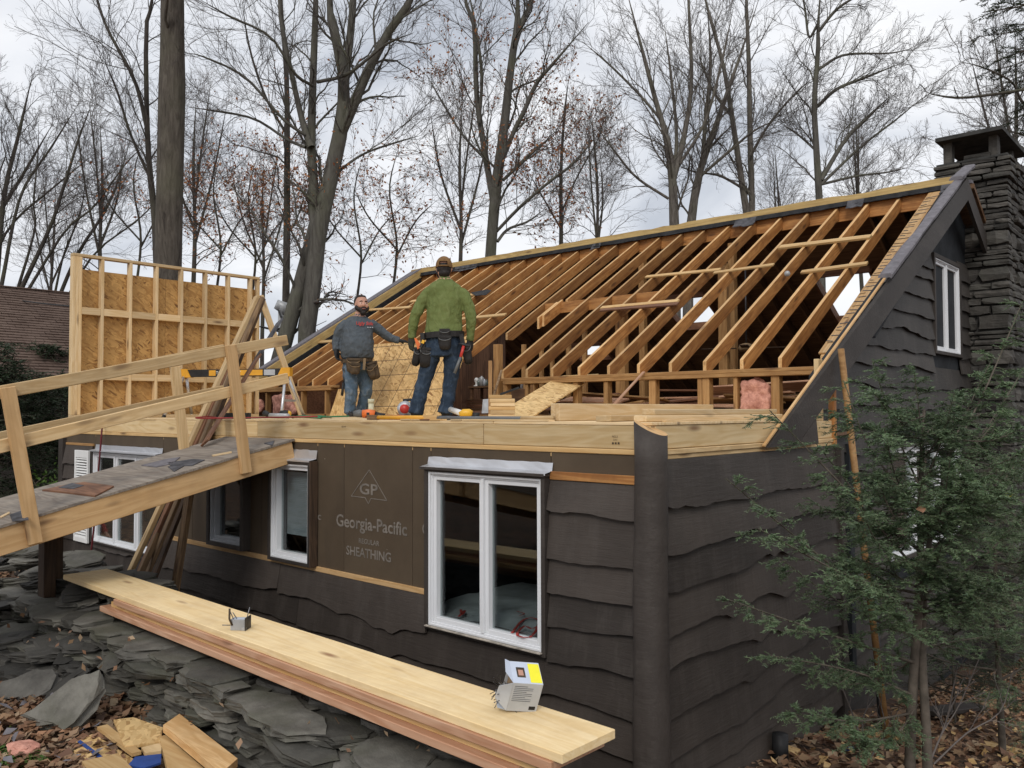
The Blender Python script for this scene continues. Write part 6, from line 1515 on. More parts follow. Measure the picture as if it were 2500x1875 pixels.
# ---------------------------------------------------------------- crouching helper behind the ramp
pz=oD(82,1385,10.6); W=mat4(V((rt.x,rt.y,0)).normalized(),V((fw.x,fw.y,0)).normalized(),V((0,0,1)),V((pz.x,pz.y,gz(pz.x,pz.y))))
man=thing('person','crouching worker in khaki trousers and red shirt mostly hidden by the ramp','person',W.translation)
B=Body(); q=lambda x,y,z: V((x,y,z))
B.limb([q(-.02,.10,.50),q(-.12,-.25,.46),q(-.10,-.12,.10)],[.115,.10,.075],1,12,6); B.limb([q(.14,.10,.50),q(.20,-.22,.44),q(.18,-.08,.10)],[.115,.10,.075],1,12,6)
for x in (-.10,.18): B.limb([q(x,-.06,.05),q(x,-.2,.045)],[.05,.04],3,10)
B.limb([q(.06,.12,.44),q(.09,.0,.58),q(.14,-.16,.66)],[.17,.17,.15],2,14,5); B.limb([q(.0,-.14,.64),q(-.06,-.3,.56),q(-.04,-.38,.45)],[.07,.055,.042],2,10,5); B.limb([q(.27,-.14,.64),q(.32,-.3,.56),q(.24,-.38,.45)],[.07,.055,.042],2,10,5)
B.limb([q(.15,-.2,.70),q(.17,-.25,.74)],[.06,.06],0); B.ball(q(.18,-.31,.77),(.08,.1,.115),0); B.ball(q(.18,-.41,.75),(.018,.02,.02),0)
for x in (.10,.26): B.ball(q(x,-.30,.76),(.012,.02,.03),0)
B.make('body',['skin','pants_khaki','shirt_red','boot_dark'],man,W,.013,4,.006,(1,2))
H=Body(); H.ball(q(.18,-.285,.80),(.086,.10,.095),0); H.make('hair',['hair_dark'],man,W,.01,2)
hand(q(-.04,-.38,.45),(.1,-.6,-.7),(.3,.5,-.6),1,'hand','skin',man,W,.5); hand(q(.24,-.38,.45),(-.1,-.6,-.7),(-.3,.5,-.6),-1,'hand','skin',man,W,.5)
# ================================================================ TREES
def grow(P,R,k,t0,t1,ang,L,n,wig,upb,rr,rng,tap=.25,lt=.55):
    """children of polylines P (N,n0,3) with radii R; L (lo,hi) metres or ratio of the parent when negative"""
    N,n0,_=P.shape; idx=np.repeat(np.arange(N),k); K=len(idx)
    t=(np.tile(np.arange(k),N)+rng.random(K))/k; t=t0+(t1-t0)*t
    f=t*(n0-1); i=np.minimum(f.astype(int),n0-2); f=(f-i)[:,None]
    a,b=P[idx,i],P[idx,i+1]; pos=a*(1-f)+b*f; tan=b-a; tan/=np.linalg.norm(tan,axis=1,keepdims=True)+1e-9
    r0=(R[idx,i]*(1-f[:,0])+R[idx,i+1]*f[:,0])
    pv=rng.normal(size=(K,3)); pv-=tan*(pv*tan).sum(1,keepdims=True); pv/=np.linalg.norm(pv,axis=1,keepdims=True)+1e-9
    an=ang*(.65+.7*rng.random(K))[:,None]; d=tan*np.cos(an)+pv*np.sin(an); d[:,2]+=upb; d/=np.linalg.norm(d,axis=1,keepdims=True)
    if L[0]<0:
        pl=np.linalg.norm(np.diff(P,axis=1),axis=2).sum(1)[idx]; ln=pl*(-L[0]+(L[0]-L[1])*rng.random(K))
    else: ln=L[0]+(L[1]-L[0])*rng.random(K)
    ln=ln*(1-lt*(t-t0)/(t1-t0+1e-9))
    out=np.zeros((K,n,3)); out[:,0]=pos; st=(ln/(n-1))[:,None]
    for s in range(1,n):
        out[:,s]=out[:,s-1]+d*st; d=d+rng.normal(size=(K,3))*wig; d[:,2]+=upb*.25; d/=np.linalg.norm(d,axis=1,keepdims=True)
    rad=np.minimum(r0*rr,.9*r0)[:,None]*np.linspace(1,tap,n)[None,:]
    return out,rad
def joinv(parts):
    vs=[];qs=[];o=0
    for v,q in parts: vs.append(v); qs.append(q+o); o+=len(v)
    return np.concatenate(vs),np.concatenate(qs)
def leafquads(pos,dirs,size,rng,asp=.5,droop=.4):
    n=len(pos); d=dirs+rng.normal(size=(n,3))*.6; d[:,2]-=droop; d/=np.linalg.norm(d,axis=1,keepdims=True)
    s=np.cross(d,rng.normal(size=(n,3))); s/=np.linalg.norm(s,axis=1,keepdims=True)+1e-9; nn=np.cross(d,s)
    L=(size*(.6+.8*rng.random(n)))[:,None]; w=L*asp*.5
    v=np.stack([pos,pos+d*L*.5+s*w+nn*L*.08,pos+d*L,pos+d*L*.5-s*w+nn*L*.08],1).reshape(-1,3)
    return v,np.arange(n*4).reshape(-1,4)
def pxpoly(path,dep,dz=0.,n=14):
    """limb through picture points at a depth; dz lets it lean away along its length"""
    K=len(path); pts=[oD(u,v,dep+dz*i/max(1,K-1)) for i,(u,v,*_) in enumerate(path)]; ws=[p[2]*(dep)/F_PX/2 for p in path]
    p=spline(pts,n); r=spline([(w,0,0) for w in ws],n)[:,0]; r=r*np.clip((1-np.linspace(0,1,n))*3.2+.22,0,1); return p,np.maximum(r,.003)
def tree(name,label,limbs,dep,barkm,seed,base_px=None,k=(12,8,7),L1=(1.6,3.4),ang=.75,upb=.16,twigm='twig',leaf=None,cat='tree',group=None,t0=.15,lt=.45,L2=(-.28,-.5),L3=(-.3,-.6),rr1=.5,leafn=0,wig=.19):
    rng=np.random.default_rng(seed); Ps=[];Rs=[]
    for j,lb in enumerate(limbs):
        path,dz=lb if isinstance(lb,tuple) and isinstance(lb[0],list) else (lb,0.)
        p,r=pxpoly(path,dep,dz); Ps.append(p); Rs.append(r)
    p,r=Ps[0],Rs[0]; b=p[0]; zg=gz(b[0],b[1])     # carry the trunk down to the ground
    if b[2]>zg+.1:
        d=(p[1]-p[0]); d=d/np.linalg.norm(d); foot=np.array([b[0]-d[0]*.6,b[1]-d[1]*.6,zg-.1]); mid=(foot+b)/2
        p=np.concatenate([[foot,mid],p]); r=np.concatenate([[r[0]*1.45,r[0]*1.12],r])
    W=M.Translation(V((p[0][0],p[0][1],zg))); o0=np.array([p[0][0],p[0][1],zg])
    t=thing(name,label,cat,(o0[0],o0[1],o0[2]),group)
    tv=[tubes((p-o0)[None],r[None]*(1+.0),12)]
    for q,s in zip(Ps[1:],Rs[1:]): tv.append(tubes((q-o0)[None],s[None],9))
    P=np.stack(Ps); R=np.stack(Rs)
    a,ar=grow(P,R,k[0],t0,1.,ang,L1,9,wig,upb,rr1,rng,.2,lt); ar=np.clip(ar*.6,.005,.03)
    b_,br=grow(a,ar,k[1],.12,1.,.7,L2,5,.22,upb*.8,.6,rng); br=np.clip(br*.8,.0026*dep/17,.02)
    c_,cr=grow(b_,br,k[2],.1,1.,.65,L3,3,.25,upb*.5,.65,rng,.5); cr=np.clip(cr*.8,.0013*dep/17,.009)
    # side shoots straight off the first order branches too
    d_,dr=grow(a,ar,k[1],.2,1.,.8,(-.12,-.3),3,.2,upb*.5,.5,rng,.5); dr=np.clip(dr*.8,.0013*dep/17,.009)
    v,q=joinv(tv+[tubes(a-o0,ar,5)]); obj('trunk',npmesh('trunk',v,q,barkm,smooth=True),t,W)
    v,q=joinv([tubes(b_-o0,br,4),tubes(c_-o0,cr,3),tubes(d_-o0,dr,3)]); obj('crown',npmesh('crown',v,q,twigm),t,W)
    if leaf:
        src=np.concatenate([c_.reshape(-1,3),d_.reshape(-1,3)]); dr_=np.concatenate([np.gradient(c_,axis=1).reshape(-1,3),np.gradient(d_,axis=1).reshape(-1,3)])
        msk=np.array([leaf(x) for x in src]) if callable(leaf) else np.ones(len(src),bool)
        ii_=np.nonzero(rng.random(len(src))<msk)[0]; ii_=rng.permutation(ii_)[:int(leafn*.65)]
        d2=dr_[ii_]; d2=d2/(np.linalg.norm(d2,axis=1,keepdims=True)+1e-9); jit=rng.normal(size=(len(ii_),3))*.05
        v,q=leafquads(src[ii_]+jit-o0,d2,.080*dep/20,rng,.5); obj('leaves',npmesh('leaves',v,q,'leaf_beech'),t,W)
    return t
def inpx(u0,u1,v0,v1,p=.5):
    """leaf density falls off away from a patch of the crown (height/side of the real branches)"""
    def f(x):
        d=V(x); z=d.dot(fw); u=1250+F_PX*d.dot(rt)/z; v=937.5-F_PX*d.dot(up)/z
        e=max(0,u0-u,u-u1)/120+max(0,v0-v,v-v1)/120; return p*math.exp(-e*e)*(1 if mnoise.noise(V(x)*.9)>-.15 else .12)
    return f
tree('tree','thickest bare trunk rising behind the framed wall',[[(409,690,64),(414,480,62),(418,300,62),(420,215,62),(421,120,56),(421,0,54),(424,-300,46),(430,-700,30)]],15.5,'bark_big',1,k=(5,7,6),t0=.55,L1=(2,4))
tree('tree','slender forked tree close on the left of the thickest trunk',[[(386,690,20),(378,534,16),(366,420,14),(359,300,12),(357,70,10),(372,0,8),(378,-200,5)],([(362,330,10),(330,200,9),(262,70,7),(232,-20,6),(200,-150,3)],.8),([(368,440,7),(320,330,6),(285,220,5),(255,150,4)],-.6)],16.8,'bark_dark',2,k=(15,9,7),L1=(1.6,3.2),t0=.2)
tree('tree','big multi stemmed tree behind the man in grey',[[(750,800,42),(764,700,40),(778,565,40),(808,430,38),(836,290,34),(838,180,26),(812,60,24),(805,0,22),(800,-300,14)],([(832,325,20),(845,180,20),(862,0,17),(868,-250,10)],.3),([(826,350,20),(858,270,24),(893,185,23),(948,80,20),(1002,0,18),(1060,-150,10)],-.4),([(772,600,30),(764,430,24),(760,345,22),(764,200,18),(771,0,15),(775,-200,8)],.5),([(760,360,18),(742,310,16),(716,200,13),(686,50,11),(678,-100,7)],.4),([(660,960,42),(690,850,40),(742,660,34),(772,530,26),(800,455,18)],.2),([(764,210,8),(720,180,7),(660,90,6),(560,40,5),(490,0,4)],-1.5),([(745,330,8),(690,290,7),(600,190,6),(500,140,4),(450,128,3)],-1.),([(746,360,8),(700,340,7),(620,290,6),(520,270,5),(460,262,3)],1.),([(775,200,9),(850,180,8),(940,110,6),(1010,80,4)],-.8),([(800,440,8),(880,380,6),(960,350,5),(1030,330,3)],.8)],16.5,'bark_beech',3,k=(11,8,7),L1=(1.3,2.9),t0=.25,leaf=inpx(600,900,380,720,.25),leafn=900)
tree('tree','thin straight bare tree left of the multi stemmed one',[[(697,790,18),(700,600,17),(701,400,15),(700,200,12),(690,60,9),(684,-150,5)],([(701,330,7),(650,240,6),(610,120,5),(590,0,3)],.6)],18.5,'bark_dark',4,k=(16,8,7),L1=(1.3,2.8),leaf=inpx(560,820,380,700,.4),leafn=1100)
tree('tree','tall grey tree rising above the middle of the roof ridge',[[(1195,680,29),(1199,600,27),(1212,452,27),(1230,316,23),(1248,158,19),(1262,68,17),(1264,0,14),(1268,-250,8)],([(1258,110,12),(1276,50,13),(1297,0,11),(1320,-150,6)],.3),([(1206,500,17),(1182,362,15),(1163,226,13),(1158,68,11),(1136,0,9),(1120,-150,5)],.5),([(1170,300,8),(1176,180,8),(1160,60,6),(1140,-40,4)],-.5),([(1222,400,12),(1255,320,11),(1280,271,11),(1310,203,10),(1355,150,8),(1437,54,5)],-.8),([(1228,440,8),(1265,405,9),(1311,362,8),(1348,334,5)],.6),([(1212,565,8),(1270,505,8),(1340,445,7),(1400,398,6),(1470,316,4)],-1.),([(1214,590,8),(1240,560,7),(1290,540,5),(1330,510,4)],.5),([(1195,400,6),(1130,330,6),(1080,250,5),(1040,180,3)],.8)],21.5,'bark_beech',5,k=(13,9,7),L1=(1.5,3.3),leaf=inpx(1060,1330,180,600,.55),leafn=3200)
tree('young_beech','slim beech with rusty leaves behind the middle of the ridge',[[(1369,640,11),(1370,560,10),(1370,407,8),(1379,271,6),(1390,180,3)],([(1370,520,5),(1410,430,4),(1460,340,3),(1475,290,2)],.4),([(1370,560,5),(1330,490,4),(1290,420,3)],-.4)],25,'bark_dark',6,k=(14,9,6),L1=(1.2,2.6),leaf=inpx(1280,1480,240,600,.5),leafn=1500)
tree('tree','bare tree with widely spread limbs right of the middle of the ridge',[[(1647,600,25),(1646,549,24),(1641,430,20),(1625,330,15),(1602,250,12),(1562,100,9),(1528,-30,6)],([(1643,440,16),(1668,345,13),(1688,200,10),(1681,0,7),(1678,-150,4)],.6),([(1640,450,10),(1652,340,9),(1640,200,7),(1622,60,5)],1.2),([(1632,485,7),(1555,434,6),(1505,375,5),(1450,300,4)],-.7),([(1612,290,7),(1560,230,6),(1490,160,5),(1420,100,3)],.6),([(1660,400,8),(1720,300,7),(1760,160,6),(1790,20,4)],-.8)],24,'bark_grey',7,k=(15,9,7),L1=(1.5,3.4),ang=.6)
tree('tree','leaning forked tree next to the one with spread limbs',[[(1680,600,24),(1688,540,22),(1702,443,18),(1728,362,15),(1760,271,12),(1802,150,9),(1852,0,6)],([(1692,520,12),(1712,420,11),(1722,300,10),(1735,150,8),(1725,0,5)],.8),([(1710,430,8),(1780,370,7),(1840,320,5),(1900,290,3)],-.6)],25.5,'bark_grey',8,k=(14,9,7),L1=(1.5,3.2),ang=.6)
tree('tree','twin trunked bare tree above the right half of the ridge',[[(1830,560,18),(1822,515,17),(1802,384,14),(1778,226,11),(1760,136,9),(1722,0,7),(1700,-120,4)],([(1832,530,16),(1836,500,16),(1832,362,14),(1828,158,11),(1822,0,8),(1820,-150,5)],.5),([(1832,380,7),(1880,300,6),(1940,230,5),(1985,190,3)],-.6),([(1790,290,7),(1740,220,6),(1700,120,4)],.7),([(1830,470,7),(1760,430,6),(1700,420,4),(1640,400,3)],.8)],26,'bark_grey',9,k=(15,9,7),L1=(1.6,3.4),ang=.6)
tree('tree','pale barked tree with long limbs sweeping right towards the chimney',[[(2003,540,18),(2000,485,17),(1993,362,15),(1988,253,13),(1997,127,11),(1998,50,8),(2010,-100,5)],([(2004,440,12),(2062,344,10),(2116,289,8),(2172,235,5)],.6),([(1996,260,9),(2044,217,8),(2116,188,6),(2206,152,3)],-.5),([(1997,170,8),(2062,134,6),(2170,130,4),(2230,118,2)],.4),([(1996,80,8),(2044,22,7),(2110,-20,4)],-.4),([(2006,450,7),(2090,430,6),(2170,420,4),(2230,405,2)],.7),([(1996,60,7),(1975,90,6),(1965,20,5),(1950,-60,3)],.5),([(1995,370,6),(1950,330,5),(1905,300,3)],.5),([(2005,450,8),(2100,360,6),(2190,290,4),(2250,240,2)],.2)],23,'bark_beech',10,k=(14,10,7),L1=(1.2,2.6),ang=.55,upb=.1)
for i,(path,l) in enumerate((([(40,730,12),(118,565,9),(150,474,8),(195,330,5),(230,240,3)],'bushy bare tree just right of the neighbour roof corner'),([(-10,700,14),(10,480,11),(45,330,8),(80,180,4)],'bare tree at the far left edge, tallest there'),([(-60,720,12),(-20,560,10),(60,420,7),(130,300,4)],'bare tree whose limbs lean in from the left edge'),([(130,760,10),(190,620,8),(265,500,6),(310,370,2),(330,280,1)],'low bare tree between roof corner and framed wall'))):
    tree('tree',l,[path,([(u+12,v+6,w*.7) for u,v,w in path[:1]]+[(u+40*(j+1),v+30*(j),w*.6) for j,(u,v,w) in enumerate(path[1:])],.8),([(u-6,v+6,w*.7) for u,v,w in path[:1]]+[(u-34*(j+1),v+20*j,w*.55) for j,(u,v,w) in enumerate(path[1:])],-.6)],24+1.5*i,'bark_dark',40+i,k=(13,8,7),L1=(1.6,3.2),ang=.6,upb=.18,twigm='twig',group='bare trees at the left')
bx_=[(525,740,22,9,'leafy young beech behind the top right of the framed wall'),(610,760,24,9,'leafy young beech left of the thin straight tree'),(868,760,22,9,'leafy young beech right behind the multi stemmed tree'),(955,740,25,10,'leafy young beech left of the ridge end'),(330,720,25,9,'leafy young beech half hidden by the thickest trunk')]
for i,(u,v,dep,w,l) in enumerate(bx_):
    tree('young_beech',l,[[(u,v,w*.75),(u+14,v-140,w*.6),(u-4,v-280,w*.4),(u+24,v-400,w*.2)],([(u+12,v-112,w*.5),(u+60,v-200,w*.4),(u+110,v-250,w*.2)],.6),([(u+13,v-132,w*.5),(u-55,v-210,w*.4),(u-95,v-290,w*.2)],-.6)],dep,'bark_dark',60+i,k=(12,8,6),L1=(1.2,3.),ang=1.05,upb=.03,leaf=inpx(u-140,u+140,v-330,v-20,.6),leafn=[1100,1500,1200,900,500][i],group='young beeches with rusty leaves')
# distant bare trees: two prototypes, copied
rng=np.random.default_rng(99)
def proto(u,dep,seed,label):
    return tree('distant_tree',label,[[(u,760,12),(u+6,560,9),(u+2,400,7),(u+10,220,3)],([(u+5,600,7),(u+50,430,5),(u+85,250,3)],1.),([(u+4,560,7),(u-45,420,5),(u-70,270,3)],-1.),([(u+4,520,6),(u+20,380,5),(u+45,200,3)],.5)],dep,'bark_dark',seed,k=(16,9,7),L1=(2.,4.5),ang=.8,upb=.13,twigm='twig_light',group='distant bare trees')
pa_=proto(470,34,81,'distant bare tree between the thickest trunk and the beeches'); pb_=proto(1120,36,82,'distant bare tree behind the cap of the man in green')
for i,(u,dep,src,l) in enumerate(((250,36,pa_,'distant bare tree over the left part of the framed wall'),(640,44,pb_,'distant bare tree seen between the two middle trunk groups'),(1470,40,pa_,'distant bare tree in the gap right of the slim beech'),(1915,42,pa_,'distant bare tree between twin trunks and pale barked tree'),(2110,40,pb_,'distant bare tree low beside the chimney'),(2480,34,pb_,'distant bare tree right behind the chimney'),(120,44,pb_,'distant bare tree above the neighbour roof'))):
    p=oD(u,760,dep); p.z=gz(p.x,p.y)-.2; s=.85+.3*rng.random()
    copy=copy_tree(src,M.Translation(p)@M.Rotation(rng.uniform(0,6.3),4,'Z')@M.Scale(s,4)); copy['label']=l
# ---------------------------------------------------------------- hemlocks
def needles(P,rng,sp=.007,ln=.012,w=.0022,flat=None):
    """two rows of needles along polylines P (N,n,3)"""
    N,n,_=P.shape; seg=np.linalg.norm(np.diff(P,axis=1),axis=2).sum(1); tot=[]
    K=int(max(2,np.median(seg)/sp)); t=(np.arange(K)+.5)/K*(n-1); i=np.minimum(t.astype(int),n-2); f=(t-i)[None,:,None]
    a=P[:,i];b=P[:,i+1]; pos=(a*(1-f)+b*f); tan=b-a; tan=tan/(np.linalg.norm(tan,axis=2,keepdims=True)+1e-9)
    upv=np.array([0,0,1.]); s=np.cross(tan,upv); s/=np.linalg.norm(s,axis=2,keepdims=True)+1e-9
    vs=[]
    for sg_ in (-1,1):
        d=s*sg_*.8+tan*.55+rng.normal(size=pos.shape)*.22; d/=np.linalg.norm(d,axis=2,keepdims=True)
        L=ln*(.6+.7*rng.random(pos.shape[:2]))[...,None]; q=np.cross(d,upv+rng.normal(size=pos.shape)*.5); q/=np.linalg.norm(q,axis=2,keepdims=True)+1e-9
        vs.append(np.stack([pos-q*w*.5,pos+q*w*.5,pos+d*L+q*w*.3,pos+d*L-q*w*.3],2).reshape(-1,3))
    v=np.concatenate(vs); return v,np.arange(len(v)).reshape(-1,4)
def hemlock(name,label,stems,brs,seed,W0,needm='needles',k2=14,k3=6,sp=.007,ln=.013,w=.0024,L2=(.14,.42),L3=(.05,.13),cat='shrub',twr=1.,group=None):
    """stems: list of (pts,rad0,rad1); brs: list of (start,end,sag)"""
    rng=np.random.default_rng(seed); o0=np.array(W0); t=thing(name,label,cat,W0,group); Wm=M.Translation(V(W0))
    tv=[]
    for pts,r0,r1 in stems:
        p=spline(pts,14); tv.append(tubes((p-o0)[None],np.linspace(r0,r1,14)[None],9))
    P=[]
    for a,b,sag in brs:
        a,b=np.array(a),np.array(b); m=(a+b)/2+np.array([0,0,-sag])+rng.normal(size=3)*.03; P.append(spline([a,m,b],10))
    P=np.stack(P); ln1=np.linalg.norm(P[:,-1]-P[:,0],axis=1); R=(.004+.006*ln1/ln1.max())[:,None]*np.linspace(1,.3,10)[None]*twr
    tv.append(tubes(P-o0,R,5))
    def side(P,R,k,L,ang,t0,n=5):
        c,cr=grow(P,R,k,t0,1.,ang,L,n,.10,0.,.6,rng,.4,.45)
        # flatten sprays: pull children towards the horizontal plane of the parent
        base=c[:,:1]; d=c-base; d[...,2]*=.45; d[...,2]-=.16*np.linalg.norm(d,axis=2); return base+d,np.clip(cr,.0009*twr,.004*twr)
    c,cr=side(P,R,k2,L2,.85,.12); e,er=side(c,cr,k3,L3,.8,.15,3)
    tv2=[tubes(c-o0,cr,4),tubes(e-o0,er,3)]
    v,q=joinv(tv); obj('trunk',npmesh('trunk',v,q,'hemlock_bark',smooth=True),t,Wm)
    v,q=joinv(tv2); obj('twigs',npmesh('twigs',v,q,'hemlock_bark'),t,Wm)
    tip=P[:,6:]; v,q=joinv([needles(e-o0,rng,sp,ln,w),needles(c-o0,rng,sp,ln,w),needles(tip-o0,rng,sp,ln,w)]); fo=obj('foliage',npmesh('foliage',v,q,needm),t,Wm); return t
# foreground sapling
rng=np.random.default_rng(5)
DS=4.75; bs=oD(2225,1875,DS); bs.z=gz(bs.x,bs.y)
S1=[tuple(bs),oD(2222,1800,DS),oD(2243,1475,DS),oD(2248,1316,DS),oD(2250,1120,DS+.05),oD(2256,1000,DS+.1)]
b2=oD(2266,1880,DS-.05); S2=[(b2.x,b2.y,gz(b2.x,b2.y)),oD(2262,1800,DS-.05),oD(2252,1560,DS),oD(2272,1300,DS+.1),oD(2330,1080,DS+.25)]
st1=spline(S1,40); st2=spline(S2,40); brs=[]
def BR(su,sv,eu,ev,dd=0.,sag=.03): brs.append((tuple(oD(su,sv,DS)),tuple(oD(eu,ev,DS+dd)),sag))
for a in ((2243,1500,1772,1168,-.5),(2246,1400,1879,1002,-.2),(2240,1620,1780,1465,-.6),(2246,1450,1850,1290,-.7),(2243,1560,1900,1360,.1),(2236,1700,1880,1600,-.4),(2234,1740,1920,1740,-.3),(2248,1350,1990,1080,.1),(2249,1250,2060,930,.2),(2250,1200,2130,880,.1),(2252,1150,2230,900,.0),(2300,1150,2495,740,.3),(2310,1120,2420,880,.4),(2290,1250,2450,1000,.2),(2270,1350,2480,1120,.0),(2260,1450,2500,1250,.2),(2256,1300,2400,1180,-.5),(2250,1330,2320,1120,-.5),(2248,1380,2100,1240,-.6),(2245,1480,2060,1400,-.6),(2244,1550,2150,1480,-.5),(2250,1500,2420,1420,-.4),(2248,1580,2480,1540,.3),(2255,1400,2360,1300,.5),(2248,1290,2180,1150,.5),(2247,1340,2040,1190,.6),(2250,1180,2330,960,-.2),(2300,1180,2500,900,.6),(2248,1250,2160,1050,-.4),(2262,1380,2530,1060,.5),(2243,1600,2060,1640,.3),(2240,1720,2080,1800,-.2),(2250,1300,2250,1180,-.6),(2245,1420,2300,1330,-.5)): BR(*a)
for i in range(22):
    s=st1 if i%5 else st2; j=int(rng.uniform(15,39)); p=s[j]; az=rng.uniform(0,6.28); L=rng.uniform(.35,.85)*(1.2-.4*j/39); el=rng.uniform(.15,.75)
    brs.append((tuple(p),(p[0]+L*math.cos(az)*math.cos(el),p[1]+L*math.sin(az)*math.cos(el),p[2]+L*math.sin(el)),.04))
hemlock('hemlock_sapling','feathery young hemlock with two slim stems in front of the side wall',[(S1,.034,.008),(S2,.032,.008)],brs,6,tuple(bs),k2=21,k3=7,sp=.0066,ln=.0175,w=.0048,L2=(.10,.32),L3=(.05,.12))
# dead lower twigs
def deadtwigs(par_pts,label,dep,seed):
    pass
def dead(label,paths,dep,seed):
    rng=np.random.default_rng(seed); P=np.stack([spline([oD(u,v,dep) for u,v in p],10) for p in paths]); R=np.full((len(P),10),.006)*np.linspace(1,.35,10); b=P[0,0]; o0=np.array([b[0],b[1],gz(b[0],b[1])])
    a,ar=grow(P,R,5,.25,1.,.7,(.10,.32),6,.12,.2,.6,rng); c,cr=grow(a,ar,3,.3,1.,.7,(.05,.12),4,.12,.1,.7,rng); t=thing('dead_sapling',label,'shrub',tuple(o0))
    v,q=joinv([tubes(P-o0,R,6),tubes(a-o0,np.clip(ar,.002,.01),5),tubes(c-o0,np.clip(cr,.0015,.01),4)]); obj('stems',npmesh('stems',v,q,'twig_light',smooth=True),t,M.Translation(V(o0)))
dead('leafless pale twigs right of the two slim stems',[[(2270,1860),(2300,1790),(2345,1715),(2405,1572)],[(2275,1850),(2310,1760),(2325,1690),(2340,1612)],[(2280,1865),(2360,1790),(2440,1740),(2470,1650)]],5.0,31)
dead('leafless grey twigs left of the two slim stems',[[(2120,1840),(2105,1760),(2140,1690),(2176,1610)],[(2115,1840),(2080,1740),(2050,1660),(2040,1600)],[(2125,1850),(2160,1790),(2150,1720),(2125,1640)]],5.0,32)
def onleaf(label,u,v,dep,s,m,seed):
    rng=np.random.default_rng(seed); c=oD(u,v,dep); vs=[V((-.5,0,0)),V((-.1,.32,.10)),V((.5,.02,.03)),V((.1,-.30,.12)),V((.15,0,-.05))]; vs=[V((0,0,0))+v_*s for v_ in vs]; Wl=mat4(rt,up,-fw,c)
    tag(obj('caught_leaf',mesh('caught_leaf',vs,[[0,1,4],[1,2,4],[2,3,4],[3,0,4]],m),None,Wl),label,'leaf')
onleaf('tan dead leaf caught at the top of the hemlock fork',2249,1243,4.35,.06,'wood_plank_pink',1); onleaf('yellow leaf caught on a twig at the right edge',2461,1208,4.4,.05,'label_yellow',2)
# second, darker hemlocks at the right edge
def bush(u,v,dep,h,spread,n,seed,label,needm='needles',el=(.1,.6),lean_=(0,0),**kw):
    rng=np.random.default_rng(seed); b=oD(u,v,dep); b.z=gz(b.x,b.y); top=b+V((lean_[0],lean_[1],h)); sp_=spline([tuple(b),tuple((b+top)/2+V((rng.uniform(-.05,.05),rng.uniform(-.05,.05),0))),tuple(top)],30); br=[]
    for i in range(n):
        f=rng.uniform(.12,1.)**.8; p=sp_[int(f*29)]; az=rng.uniform(0,6.28); L=spread*(1.12-.85*f)*rng.uniform(.6,1.1); e=rng.uniform(*el)
        br.append((tuple(p),(p[0]+L*math.cos(az)*math.cos(e),p[1]+L*math.sin(az)*math.cos(e),p[2]+L*math.sin(e)),.08*L))
    return hemlock('hemlock' if h>2 else 'hemlock_sapling',label,[([tuple(x) for x in sp_[::7]],.012*h,.004)],br,seed,tuple(b),needm,**kw)
bush(2445,1700,6.3,2.3,.9,30,71,'dense young hemlock at the right edge before the chimney',k2=11,k3=6,sp=.011,ln=.017,w=.004)
bush(2520,1650,5.6,2.0,.75,20,72,'small hemlock cut by the right picture edge',k2=12,k3=6,sp=.010,ln=.016,w=.004)
bush(2330,1690,7.2,1.1,.6,18,73,'low twiggy hemlock behind the two slim stems','needles_dark',k2=10,k3=5,sp=.011,ln=.016,w=.004)
bush(2560,1500,9.0,2.6,1.1,34,74,'dark hemlock behind the right edge one','needles_dark',k2=10,k3=5,sp=.015,ln=.02,w=.006)
# dark evergreens by the far left corner
bush(40,1340,13.0,2.5,1.5,50,75,'dark hemlock under the neighbour roof at the left edge','needles_dark',k2=11,k3=5,sp=.028,ln=.034,w=.014,L2=(.25,.7),L3=(.10,.26),cat='tree',twr=1.8)
bush(140,1330,14.5,2.6,1.2,46,76,'dark hemlock beside the far left house corner','needles_dark',k2=11,k3=5,sp=.028,ln=.034,w=.014,L2=(.25,.7),L3=(.10,.26),cat='tree',twr=1.8)
bush(-60,1340,12.0,3.0,1.5,50,77,'dark hemlock cut by the left picture edge','needles_dark',k2=11,k3=5,sp=.028,ln=.034,w=.014,L2=(.25,.7),L3=(.10,.26),cat='tree',twr=1.8)
bush(110,1345,17.0,3.2,1.6,50,78,'dark hemlock farther back between left corner and neighbour house','needles_dark',k2=11,k3=5,sp=.034,ln=.042,w=.017,L2=(.3,.8),L3=(.12,.3),cat='tree',twr=1.8)
# green leafed shrub at the corner
b=oD(150,1290,12.2); b.z=gz(b.x,b.y); t=thing('leafy_shrub','small green leafed shrub beside the far left corner trim','shrub',tuple(b)); rng=np.random.default_rng(7)
st=[tubes(np.stack([spline([(0,0,0),(rng.uniform(-.2,.2),rng.uniform(-.2,.2),.5),(rng.uniform(-.5,.5),rng.uniform(-.5,.5),rng.uniform(.8,1.3))],8)]),np.linspace(.012,.004,8)[None],5) for _ in range(12)]
v,q=joinv(st); obj('stems',npmesh('stems',v,q,'hemlock_bark'),t,M.Translation(b)); pos=v[rng.integers(0,len(v),900)]; pos=pos[pos[:,2]>.35]+rng.normal(size=(len(pos[pos[:,2]>.35]),3))*.07
v,q=leafquads(pos,rng.normal(size=pos.shape),.07,rng,.55,.2); obj('leaves',npmesh('leaves',v,q,'leaf_green'),t,M.Translation(b))
